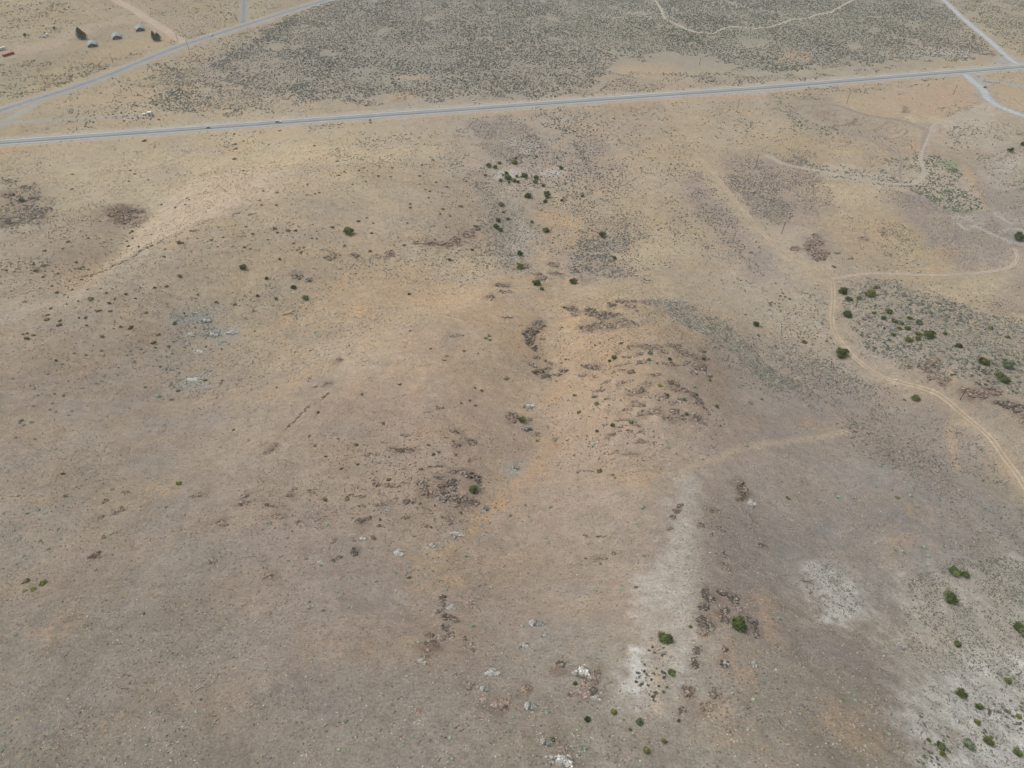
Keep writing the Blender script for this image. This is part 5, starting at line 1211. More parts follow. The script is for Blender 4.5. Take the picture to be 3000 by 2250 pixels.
# ------------------------------------------------------------------ fields of brush
def template(tones_n, n, h, core=True, leaf=.34):
    r = np.random.default_rng(tones_n)
    d = r.normal(size=(n, 3)); d /= np.linalg.norm(d, axis=1)[:, None]; d[:, 2] = np.abs(d[:, 2])
    c = d * r.uniform(.45, .95, (n, 1)) * np.array([1, 1, h]) + np.array([0, 0, .05])
    v, f = leaves(c, leaf, r)
    sh = np.repeat(r.uniform(.75, 1.3, n), 3)
    if core:
        iv, fi = ICO0
        cv = iv * np.array([.62, .62, h * .62]) * r.uniform(.8, 1.15, (12, 1)) + np.array([0, 0, h * .28])
        f = np.vstack([f, fi + len(v)]); v = np.vstack([v, cv]); sh = np.concatenate([sh, np.full(12, .9)])
    return v, f, sh


TEMPL = [template(100 + k, 16, .8) for k in range(6)]
TEMPL_G = [template(300 + k, 7, .55, core=False, leaf=.5) for k in range(5)]
TEMPL_S = [template(200 + k, 9, .8, core=True, leaf=.4) for k in range(5)]


def free(x, y, jun=True):
    ok = np.ones(len(x), bool)
    for nm, w in KEEP_OFF:
        ln = W[nm]
        lo, hi = ln.min(0) - w, ln.max(0) + w
        s = ok & (x > lo[0]) & (x < hi[0]) & (y > lo[1]) & (y < hi[1])
        if s.any():
            ii = np.nonzero(s)[0]
            ok[ii[seg_dist(x[ii], y[ii], ln) < w * (1 + .25 * fbm(x[ii], y[ii], 7, 2, 90))]] = False
    if jun:
        for sx, sy, sr in JSP:
            s = (np.abs(x - sx) < sr) & (np.abs(y - sy) < sr)
            if s.any():
                ok[s & (np.hypot(x - sx, y - sy) < sr * .9)] = False
    return ok


SAGEC = [(109, 112, 106), (99, 101, 96), (121, 123, 116), (92, 92, 87), (108, 116, 111), (106, 102, 94)]
GREYC = [(112, 108, 102), (98, 95, 90), (124, 120, 112), (104, 108, 100)]
DARKC = [(92, 92, 82), (82, 83, 74), (104, 105, 94), (96, 92, 82)]
GREENC = [(86, 98, 82), (78, 89, 73), (98, 108, 92), (90, 100, 86), (104, 108, 96)]
LITEC = [(140, 142, 132), (126, 130, 122), (150, 150, 142), (112, 114, 108)]
OLIVC = [(104, 100, 72), (92, 90, 66), (112, 108, 78)]
RABC = [(126, 138, 116), (116, 130, 108), (136, 146, 126)]
GRASSC = [(182, 167, 146), (140, 128, 114), (166, 149, 126), (124, 116, 106), (192, 180, 160), (150, 140, 128), (174, 157, 134), (112, 104, 94)]
RCK = [(104, 92, 84), (118, 104, 96), (92, 82, 76), (130, 118, 108), (112, 112, 98)]
TUFTC = [(108, 98, 86), (98, 90, 80), (118, 106, 92)]
# (kind, outline, per m2, min size, max size, tones, clump scale m, clump threshold)
ZONES = [
    # the big sage flat across the highway
    ("sage", [(1000, -70), (960, 0), (820, 60), (720, 130), (640, 175), (620, 225), (760, 262), (900, 275), (1040, 268), (1080, 280), (1200, 270), (1330, 275), (1500, 288), (1600, 282), (1720, 262), (1760, 215), (1810, 180), (1900, 165),
              (1960, 150), (2100, 175), (2180, 205), (2230, 215), (2280, 208), (2480, 190), (2640, 180), (2880, 168), (2940, 168), (2750, 0), (2690, -70)], .145, 1.1, 2.5, SAGEC + DARKC[:2], 26, -.36),
    ("sage", [(560, 190), (640, 160), (700, 230), (1300, 262), (1560, 280), (1780, 262), (1800, 200), (1900, 215), (2240, 222), (2880, 178), (2800, 190), (2200, 246), (1500, 296), (1100, 305), (800, 330), (560, 340), (430, 300), (430, 220)], .13, 1.0, 2.2, SAGEC, 22, .02),
    ("sage", [(420, 300), (560, 200), (700, 110), (860, 50), (900, 60), (760, 150), (700, 240), (640, 340), (480, 330)], .07, .9, 2.0, SAGEC, 18, -.05),
    ("sage", [(120, 330), (300, 240), (560, 150), (760, 70), (900, 30), (800, 120), (640, 200), (560, 330), (420, 372), (200, 385)], .035, .9, 2.1, SAGEC + OLIVC, 16, .0),
    ("sage", [(0, 190), (130, 175), (300, 190), (300, 205), (130, 262), (0, 310)], .10, .9, 1.9, SAGEC + OLIVC, 16, -.25),
    ("sage", [(0, 0), (220, 0), (250, 60), (170, 90), (0, 130)], .03, .9, 2.2, SAGEC + OLIVC, 18, .05),
    ("sage", [(420, 0), (712, -20), (708, 60), (560, 118), (500, 80), (430, 30)], .07, .9, 1.9, SAGEC + OLIVC, 18, -.15),
    ("sage", [(250, 0), (330, 0), (400, 45), (300, 60)], .03, .9, 1.8, SAGEC + OLIVC, 12, .0),
    ("sage", [(725, 0), (940, -10), (760, 60), (725, 66)], .035, .9, 1.8, SAGEC + OLIVC, 14, .0),
    ("sage", [(2790, 0), (3060, -20), (3060, 160), (2990, 160), (2920, 110)], .11, 1.0, 2.3, SAGEC + OLIVC, 24, -.25),
    ("pad", [(1300, 10), (1900, 40), (2200, 50), (2600, 20), (2700, 100), (2300, 150), (1900, 130), (1600, 80)], .02, 1.2, 2.6, OLIVC + GREENC[:1], 26, .0),
    # fence-line weeds
    ("weed", [(0, 300), (100, 268), (240, 218), (330, 184), (450, 148), (530, 122), (530, 118), (450, 143), (330, 180), (240, 212), (100, 262), (0, 296)], .35, .6, 1.4, [(92, 84, 68), (104, 96, 78), (84, 80, 64)], 12, -.2),
    ("weed", [(545, 118), (600, 100), (700, 70), (700, 66), (600, 95), (545, 114)], .35, .6, 1.2, [(92, 84, 68), (104, 96, 78)], 12, -.2),
    ("weed", [(405, 30), (470, 70), (520, 98), (524, 95), (474, 66), (409, 27)], .3, .6, 1.2, [(92, 88, 66), (104, 100, 78)], 12, -.2),
    ("weed", [(0, 140), (110, 108), (170, 90), (240, 70), (240, 66), (170, 86), (110, 104), (0, 135)], .3, .5, 1.1, [(104, 98, 76), (96, 90, 70)], 12, -.1),
    # south of the highway
    ("sage", [(600, 388), (780, 375), (780, 460), (640, 450)], .05, .8, 1.5, SAGEC, 16, .05), ("sage", [(600, 395), (690, 390), (690, 430), (620, 430)], .12, .8, 1.6, SAGEC, 16, -.3),
    ("sage", [(900, 360), (1010, 355), (1000, 375), (910, 380)], .14, .8, 1.5, SAGEC, 16, -.2), ("sage", [(960, 400), (1360, 380), (1360, 480), (1200, 500), (980, 470)], .05, .7, 1.5, GREYC + SAGEC, 14, .0),
    ("sage", [(1930, 560), (2110, 560), (2200, 700), (2120, 760), (1980, 700)], .07, .6, 1.4, GREYC, 12, .0), ("grey", [(1750, 740), (1860, 730), (1900, 790), (1800, 800)], .35, .5, 1.2, GREYC + SAGEC, 10, -.2),
    ("sage", [(1730, 640), (1880, 620), (1890, 690), (1830, 740), (1740, 750), (1670, 730)], .30, .8, 1.6, SAGEC, 10, -.2), ("grey", [(2230, 440), (2330, 440), (2380, 480), (2280, 480)], .3, .7, 1.3, GREYC + SAGEC, 10, -.2),
    ("sage", [(2120, 490), (2260, 560), (2330, 640), (2230, 640), (2130, 560)], .22, .7, 1.4, SAGEC + GREYC, 12, -.1),
    ("grey", [(1350, 350), (1480, 340), (1570, 380), (1590, 440), (1500, 480), (1400, 440)], .34, .5, 1.2, GREYC, 14, -.3),
    ("sage", [(1560, 320), (1660, 315), (1720, 330), (1730, 380), (1660, 400), (1560, 350)], .13, .9, 1.8, SAGEC, 16, -.2), ("sage", [(1660, 410), (1760, 405), (1800, 450), (1700, 470)], .22, .8, 1.6, GREYC + SAGEC, 16, -.4),
    ("sage", [(1500, 340), (2000, 300), (2240, 300), (2250, 440), (2000, 480), (1860, 520), (1700, 480), (1560, 470)], .060, .8, 1.8, SAGEC + GREYC, 14, -.02),
    ("sage", [(1480, 460), (1640, 440), (1700, 480), (1860, 500), (1850, 640), (1720, 640), (1600, 620), (1500, 560)], .16, .7, 1.6, SAGEC + DARKC[:1], 14, -.15),
    ("sage", [(1280, 480), (1480, 470), (1560, 560), (1500, 600), (1400, 570)], .10, .7, 1.4, SAGEC, 14, -.1),
    ("lite", [(1420, 555), (1490, 570), (1570, 690), (1570, 800), (1490, 800), (1440, 730), (1400, 650)], .30, .6, 1.3, LITEC + SAGEC, 10, -.3),
    ("sage", [(1560, 640), (1700, 620), (1860, 640), (1900, 680), (1830, 740), (1740, 760), (1640, 760), (1570, 720)], .12, .8, 1.7, SAGEC + LITEC[:2], 12, -.05),
    ("sage", [(1700, 700), (1850, 680), (1860, 730), (1800, 760), (1700, 760)], .25, .8, 1.6, SAGEC, 12, -.3), ("grey", [(1680, 750), (1800, 750), (1900, 810), (1920, 830), (1740, 800), (1640, 790)], .35, .6, 1.4, GREYC + SAGEC, 10, -.3),
    ("sage", [(1860, 500), (2000, 480), (2100, 560), (2240, 720), (2400, 850), (2420, 960), (2200, 860), (2000, 840), (1860, 740), (1900, 640)], .075, .7, 1.5, SAGEC + GREYC, 12, .0),
    ("grey", [(2010, 490), (2055, 500), (2080, 560), (2140, 620), (2150, 680), (2230, 780), (2260, 860), (2220, 850), (2150, 740), (2080, 660), (2030, 620), (2040, 560)], .40, .5, 1.2, GREYC, 14, -.25),
    ("sage", [(2110, 500), (2170, 500), (2180, 560), (2120, 545)], .2, .8, 1.5, SAGEC, 12, -.2), ("sage", [(2190, 620), (2260, 610), (2330, 640), (2300, 660), (2220, 660)], .18, .8, 1.4, SAGEC + LITEC, 12, -.2),
    ("grey", [(2120, 460), (2240, 440), (2420, 500), (2440, 590), (2350, 650), (2240, 650), (2140, 570)], .42, .5, 1.15, GREYC, 14, -.15),
    ("sage", [(2350, 440), (2480, 450), (2470, 500), (2400, 490)], .03, .7, 1.3, SAGEC, 14, .0), ("sage", [(2540, 550), (2660, 560), (2640, 610), (2560, 590)], .12, .7, 1.3, SAGEC, 12, -.1),
    ("sage", [(2460, 620), (2600, 650), (2700, 700), (2700, 800), (2580, 800), (2520, 760)], .11, .7, 1.5, SAGEC, 14, -.15), ("grey", [(2560, 640), (2640, 660), (2680, 720), (2660, 740), (2600, 700)], .4, .6, 1.2, GREYC + SAGEC, 12, -.3),
    ("grey", [(2640, 560), (2780, 590), (2900, 640), (2980, 720), (2970, 780), (2860, 796), (2790, 790), (2720, 720), (2680, 660), (2610, 600)], .42, .35, .8, GREYC + LITEC[:1], 20, -.35),
    ("grey", [(2900, 850), (3060, 800), (3060, 930), (2960, 930), (2880, 900)], .45, .35, .75, GREYC, 20, -.3),
    ("sage", [(2460, 810), (2620, 820), (2760, 880), (3060, 960), (3060, 1200), (2900, 1140), (2760, 1120), (2640, 1060), (2560, 1020), (2520, 960), (2460, 900)], .42, .6, 1.5, SAGEC, 14, -.28),
    ("sage", [(2640, 820), (2840, 830), (3060, 980), (3000, 1000), (2800, 900)], .08, .7, 1.4, SAGEC, 14, -.1), ("sage", [(2560, 980), (2700, 1030), (2800, 1080), (2780, 1120), (2680, 1090), (2600, 1050)], .4, .6, 1.3, SAGEC, 12, -.5),
    ("sage", [(2220, 900), (2420, 880), (2480, 1040), (2660, 1150), (2900, 1290), (3060, 1560), (2860, 1480), (2600, 1380), (2400, 1220), (2260, 1160), (2180, 1050)], .22, .5, 1.1, SAGEC + GREYC, 14, -.12),
    ("grey", [(2290, 1060), (2420, 1060), (2560, 1130), (2570, 1220), (2600, 1290), (2480, 1240), (2380, 1190), (2300, 1150)], .7, .4, 1.0, GREYC + SAGEC, 12, -.3),
    ("sage", [(1900, 880), (2000, 885), (2110, 930), (2180, 1000), (2280, 1080), (2330, 1150), (2240, 1120), (2150, 1040), (2060, 990), (1980, 940)], .75, .5, 1.1, SAGEC + LITEC, 10, -.55),
    ("sage", [(2040, 990), (2200, 1050), (2300, 1140), (2280, 1170), (2160, 1110)], .30, .5, 1.0, SAGEC, 10, -.2),
    ("grey", [(2480, 1240), (2620, 1250), (2900, 1330), (3060, 1500), (3060, 1660), (2860, 1560), (2720, 1480), (2600, 1380)], .40, .35, .9, GREYC + DARKC, 12, -.2),
    ("grey", [(2400, 1350), (2700, 1400), (2760, 1520), (2780, 1640), (2700, 1700), (2600, 1560), (2400, 1450)], .07, .3, .7, GREYC + RABC, 12, -.1),
    ("dark", [(2780, 1470), (3060, 1600), (3060, 1720), (2900, 1660), (2760, 1620), (2740, 1560)], .5, .35, .85, SAGEC + DARKC, 8, -.2),
    # gully
    ("lite", [(500, 930), (640, 900), (760, 850), (900, 760), (1050, 740), (1160, 760), (1000, 860), (880, 930), (700, 1000), (600, 1080), (500, 1160), (450, 1060)], .22, .5, 1.2, LITEC + SAGEC, 10, .0),
    ("lite", [(520, 930), (640, 900), (640, 1000), (520, 1010)], .35, .4, 1.1, LITEC, 8, -.2), ("lite", [(520, 1090), (620, 1080), (560, 1150), (490, 1150)], .4, .4, 1.0, LITEC, 8, -.2),
    ("sage", [(860, 720), (1200, 740), (1400, 700), (1500, 660), (1500, 760), (1340, 860), (1000, 800)], .2, .5, 1.2, LITEC + SAGEC, 10, -.05),
    ("rab", [(740, 860), (1000, 880), (1180, 900), (1000, 980), (780, 1040), (700, 1000)], .10, .5, 1.1, RABC + LITEC, 12, -.1),
    ("sage", [(0, 520), (110, 540), (160, 600), (140, 640), (50, 670), (0, 670)], .25, .6, 1.5, SAGEC + DARKC, 10, -.1), ("sage", [(0, 770), (160, 760), (160, 850), (0, 880)], .14, .5, 1.2, SAGEC + OLIVC, 10, -.1),
    ("tuft", [(0, 650), (420, 600), (430, 650), (340, 720), (0, 720)], .25, .4, 1.0, [(118, 108, 94), (108, 100, 88), (112, 112, 98)], 9, -.05),
    ("sage", [(0, 700), (300, 690), (330, 740), (260, 830), (0, 880)], .07, .5, 1.3, OLIVC + SAGEC, 12, -.05),
    ("tuft", [(320, 610), (430, 610), (400, 670), (330, 660)], .7, .4, .9, [(100, 90, 82), (112, 100, 90)], 6, -.2),
    # green brush flat by the oval
    ("green", [(2330, 470), (2440, 480), (2540, 500), (2660, 460), (2700, 440), (2745, 460), (2790, 480), (2830, 540), (2870, 610), (2860, 622), (2800, 625), (2740, 590), (2660, 555), (2560, 550), (2440, 525)], .16, .9, 1.9, GREENC, 12, -.25),
    ("green", [(2755, 465), (2790, 470), (2800, 510), (2770, 510)], .15, 1.0, 1.8, GREENC, 12, -.6),
    ("green", [(2255, 300), (2320, 300), (2340, 350), (2420, 375), (2500, 390), (2500, 408), (2400, 392), (2320, 372), (2270, 335)], .14, .8, 1.7, GREENC, 8, -.2),
    ("green", [(2370, 320), (2480, 325), (2540, 360), (2480, 372), (2400, 365)], .035, .8, 1.4, GREENC, 8, .0), ("green", [(2500, 330), (2680, 360), (2680, 440), (2600, 440), (2500, 400)], .05, .8, 1.5, GREENC + SAGEC, 8, -.1),
    ("green", [(2505, 405), (2530, 480), (2560, 505), (2640, 470), (2640, 440), (2580, 415)], .07, .8, 1.5, GREENC, 8, -.1), ("green", [(2540, 338), (2600, 345), (2600, 352), (2540, 345)], .5, .8, 1.4, GREENC, 8, -.6),
    ("sage", [(2250, 275), (2400, 262), (2600, 250), (2760, 232), (2760, 238), (2600, 262), (2420, 280), (2260, 300)], .16, .8, 1.7, SAGEC + GREENC[:2], 12, -.2), ("green", [(2755, 330), (2860, 300), (2870, 312), (2780, 340)], .2, .7, 1.5, GREENC, 8, -.2),
    ("sage", [(2260, 380), (2340, 385), (2500, 420), (2500, 440), (2330, 420), (2250, 420)], .08, .8, 1.5, SAGEC, 10, -.1), ("grey", [(2300, 430), (2370, 430), (2390, 470), (2320, 480)], .25, .6, 1.3, GREYC + SAGEC, 10, -.4),
    ("sage", [(2790, 370), (2900, 345), (3060, 350), (3060, 560), (2960, 560), (2890, 480), (2800, 440)], .12, .8, 1.7, SAGEC + GREENC[:1], 14, -.15), ("sage", [(2960, 190), (3060, 190), (3060, 240), (2880, 225)], .06, .8, 1.6, SAGEC, 10, -.1),
    ("sage", [(2820, 560), (3060, 560), (3060, 640), (2900, 620)], .05, .6, 1.2, SAGEC + GREYC, 10, -.1),
    # white soil, lower right
    ("dark", [(2660, 1700), (2800, 1650), (3060, 1600), (3060, 2000), (2860, 2000), (2700, 1960), (2640, 1860)], 1.5, .28, .7, DARKC, 6, -.3),
    ("dark", [(2680, 2000), (2860, 1980), (3060, 1980), (3060, 2300), (2700, 2300), (2690, 2120)], 1.0, .32, .8, DARKC, 5, -.15),
    ("dark", [(2860, 2080), (3060, 2040), (3060, 2150), (2960, 2170), (2860, 2150)], .8, .5, 1.2, DARKC + GREYC, 5, -.1),
    ("dark", [(2370, 1650), (2450, 1640), (2540, 1780), (2480, 1830), (2420, 1810), (2370, 1720)], 1.3, .25, .65, DARKC, 4, -.3),
    ("dark", [(1890, 1900), (1960, 1880), (1970, 2060), (1840, 2070)], .8, .4, .95, GREYC, 4, -.05), ("dark", [(1940, 1890), (2040, 1870), (2040, 1960), (1960, 1980)], .25, .25, .5, DARKC, 4, .0),
    ("tuft", [(2040, 1500), (2230, 1460), (2260, 1780), (2330, 2100), (2100, 2150), (2040, 1900)], .9, .2, .55, DARKC + TUFTC, 4, .0),
    ("tuft", [(2300, 1750), (2680, 1800), (2700, 2250), (2400, 2250), (2300, 2000)], 1.2, .15, .45, DARKC + GREYC, 5, -.05),
    ("tuft", [(2240, 1450), (2600, 1500), (2640, 1740), (2300, 1760)], .6, .2, .5, DARKC + GREYC, 6, .0),
    # ordinary slopes
    ("tuft", [(0, 1300), (1000, 1250), (1500, 1300), (1500, 2250), (0, 2250)], .25, .15, .5, TUFTC, 6, .0), ("tuft", [(1000, 860), (1640, 860), (1640, 1500), (1200, 1500), (800, 1300)], .10, .2, .55, TUFTC, 7, .0),
    ("tuft", [(1650, 880), (2100, 900), (2100, 1320), (1800, 1400), (1650, 1300)], .30, .25, .75, TUFTC + GREYC, 7, .05), ("tuft", [(0, 860), (800, 860), (800, 1300), (0, 1300)], .05, .25, .6, TUFTC + GREYC, 8, .0),
    ("tuft", [(760, 1240), (1440, 1240), (1440, 1560), (1200, 1640), (760, 1560)], .5, .2, .6, [(104, 92, 82), (92, 82, 76), (116, 104, 94)], 5, .1),
    ("tuft", [(100, 440), (1340, 380), (1340, 700), (900, 760), (420, 860), (330, 760), (430, 620)], .025, .3, .9, OLIVC + GREYC, 14, .0),
    ("tuft", [(1500, 1320), (2040, 1320), (2040, 1850), (1500, 1850)], .06, .15, .4, TUFTC, 6, .0), ("lite", [(1480, 1350), (1540, 1350), (1520, 1400), (1480, 1395)], .9, .3, .7, LITEC + RABC, 5, -.3),
    ("lite", [(1300, 1580), (1360, 1540), (1370, 1550), (1310, 1600)], 1.6, .3, .6, LITEC + RABC, 5, -.5), ("lite", [(1250, 1590), (1300, 1580), (1290, 1640), (1250, 1640)], .9, .25, .6, LITEC + RABC, 5, -.3),
    ("lite", [(1590, 2150), (1720, 2130), (1730, 2250), (1600, 2250)], 1.2, .3, .7, LITEC + RABC, 4, -.2),
    ("grass", [(-40, 1150), (3040, 1150), (3040, 2290), (-40, 2290)], 1.3, .16, .6, GRASSC, 7, -.25),
    ("grass", [(-40, 800), (2240, 820), (2420, 1150), (-40, 1150)], .8, .28, .8, GRASSC, 9, -.25),
    ("grass", [(-40, 450), (1400, 390), (2600, 420), (3040, 600), (3040, 1150), (2420, 1150), (2240, 820), (-40, 800)], .34, .4, 1.1, GRASSC, 12, -.2),
    ("grass", [(-40, 0), (900, 0), (560, 160), (1500, 290), (3040, 180), (3040, 600), (2600, 420), (1400, 390), (-40, 450)], .07, .5, 1.5, GRASSC, 14, -.15),
    ("tuft", [(1640, 880), (2140, 900), (2150, 1320), (1800, 1400), (1500, 1330), (1500, 960)], .45, .25, .8, RCK, 5, .08),
    ("tuft", [(1180, 1330), (1460, 1320), (1440, 1540), (1200, 1560), (780, 1560), (780, 1300)], .7, .2, .6, RCK, 4, .12),
]
TB = dict(lite=2.3, green=2.3, grass=1.8, tuft=2.0, rab=2.2, weed=2.2, dark=2.4)
GX, GY, GS, GC, GK = [], [], [], [], []
for zi, (kind, poly, dens, s0, s1, tones, csc, cth) in enumerate(ZONES):
    P = outline(poly)
    lo, hi = P.min(0) - 3, P.max(0) + 3
    n = int(dens * (dict(sage=(2.1 if 1.0 <= s0 and dens > .1 else 1.45) if dens > .055 else 2.4, grey=1.6, lite=1.5, green=1.9, pad=1.4, dark=1.9).get(kind, 1.0)) * np.prod(hi - lo))
    x = RNG.uniform(lo[0], hi[0], n); y = RNG.uniform(lo[1], hi[1], n)
    d = np.hypot(x, y)
    wx = x + d / 45 * fbm(x, y, 12, 2, 300 + zi); wy = y + d / 45 * fbm(x, y, 12, 2, 400 + zi)
    ok = inside(wx, wy, P)
    ok &= (fbm(x, y, csc, 3, 500 + zi) + .12 * RNG.normal(size=n) + .25 * fbm(x, y, 70, 2, 940) > cth - .04) & (vnoise(x / 2.3, y / 2.3, 600 + zi) > .12)
    x, y = x[ok], y[ok]
    ok = free(x, y); x, y = x[ok], y[ok]
    m = len(x)
    GX.append(x); GY.append(y); GS.append((.82 if kind == "sage" and s0 >= 1.0 else 1.0) * (s0 + (s1 - s0) * RNG.uniform(0, 1, m) ** 2.2 * 1.25) * 1.1 * (1 + .35 * fbm(x, y, 40, 2, 950)))
    tc = np.array([alb(t, 2.15 if dens > .1 and s0 >= 1.0 else TB.get(kind, 2.1)) for t in tones]); GC.append(tc[RNG.integers(len(tc), size=m)] * RNG.uniform(.82, 1.18, (m, 1)))
    GK += [(kind, zi)] * m
GX = np.concatenate(GX); GY = np.concatenate(GY); GS = np.concatenate(GS); GC = np.concatenate(GC)
GKIND = np.array([k for k, _ in GK]); GZONE = np.array([z for _, z in GK])
GZ = ground_z(GX, GY)
# depth along the lens axis and photo position, to know which show largest
depth = GY * CP + (CAM_H - GZ) * SP
PX = 1500 + F * GX / depth
PY = 1125 - F * (GY * SP - (CAM_H - GZ) * CP) / depth
seen = (PX > 5) & (PX < 2995) & (PY > 5) & (PY < 2245)
big = np.where(seen, GS / depth, 0)
print("brush plants:", len(GX), {k: int((GKIND == k).sum()) for k in set(GKIND.tolist())})

single = np.zeros(len(GX), bool)
IND = [("dark", 300, "sagebrush", DARKB), ("sage", 0, "sagebrush", SAGE)]


def zone_phrase(px, py):
    if px > 2600 and py > 1560: return "dark grey shrub on the white soil at the lower corner", "shrubs on the white soil"
    if 2300 < px < 2600 and py > 1560: return "dark grey shrub on the white bare patch right of the spur", "shrubs on the white patch"
    if 1780 < px < 2100 and py > 1820: return "round grey shrub on the white scar of the spur", "shrubs on the white scar"
    return "grey green sagebrush on the shrubby slope below the two-rut track", "sagebrush below the two-rut track"


cand = np.nonzero(np.isin(GKIND, ["dark", "sage", "grey"]))[0]
top = cand[np.argsort(-big[cand])[:300]]
single[top] = True
for i in top:
    dark = GKIND[i] == "dark"
    me = random.choice(DARKB if dark else SAGE)
    s = GS[i] / 2 * 1.05
    o = link("sagebrush", me, loc=(GX[i], GY[i], GZ[i] - .02), rz=random.uniform(0, 6.28), scale=(s, s * random.uniform(.7, 1), s * random.uniform(.8, 1.1)))
    lb, gp = zone_phrase(PX[i], PY[i])
    tag(o, lb, "shrub", gp)


def scatter(name, sel, templates, material, label, squash=(.65, 1.0)):
    ii = np.nonzero(sel)[0]
    if not len(ii):
        return
    which = RNG.integers(len(templates), size=len(ii))
    V, Fc, C = [], [], []; cnt = 0
    for k, (tv, tf, ts) in enumerate(templates):
        j = ii[which == k]
        if not len(j):
            continue
        a = RNG.uniform(0, 6.283, len(j)); s = GS[j] / 2
        q = RNG.uniform(squash[0], squash[1], len(j)); hq = RNG.uniform(.75, 1.15, len(j))
        ca, sa = np.cos(a)[:, None], np.sin(a)[:, None]
        X = tv[None, :, 0] * s[:, None]; Yv = tv[None, :, 1] * (s * q)[:, None]
        v = np.stack([X * ca - Yv * sa + GX[j][:, None], X * sa + Yv * ca + GY[j][:, None], tv[None, :, 2] * (s * hq)[:, None] + GZ[j][:, None] - .02], -1)
        V.append(v.reshape(-1, 3))
        Fc.append((tf[None] + (cnt + np.arange(len(j)) * len(tv))[:, None, None]).reshape(-1, 3)); cnt += len(j) * len(tv)
        C.append((GC[j][:, None, :] * ts[None, :, None]).reshape(-1, 3))
    me = mesh_np(name, np.concatenate(V), np.concatenate(Fc), np.concatenate(C))
    me.materials.append(material)
    o = link(name, me)
    tag(o, label, kind="stuff")


rest = ~single
scatter("sagebrush_cover", rest & np.isin(GKIND, ["sage", "grey", "lite"]), TEMPL, stuff_mat, "blue grey sagebrush cover thick beyond the highway")
scatter("green_brush_cover", rest & np.isin(GKIND, ["green", "pad"]), TEMPL, stuff_mat, "green brush cover on the pale flat beside the dirt oval")
scatter("desert_shrub_cover", rest & np.isin(GKIND, ["dark"]), TEMPL, stuff_mat, "small dark shrubs speckling the white soil")
scatter("weeds", rest & np.isin(GKIND, ["weed"]), TEMPL_S, stuff_mat, "brown weeds piled along the fence lines")
scatter("dry_grass_clumps", rest & np.isin(GKIND, ["grass"]), TEMPL_G, stuff_mat, "dry grass clumps and litter mottling the hills")
scatter("dry_tufts", rest & np.isin(GKIND, ["tuft", "rab"]), TEMPL_S, stuff_mat, "small dry tufts and stones over the slopes")

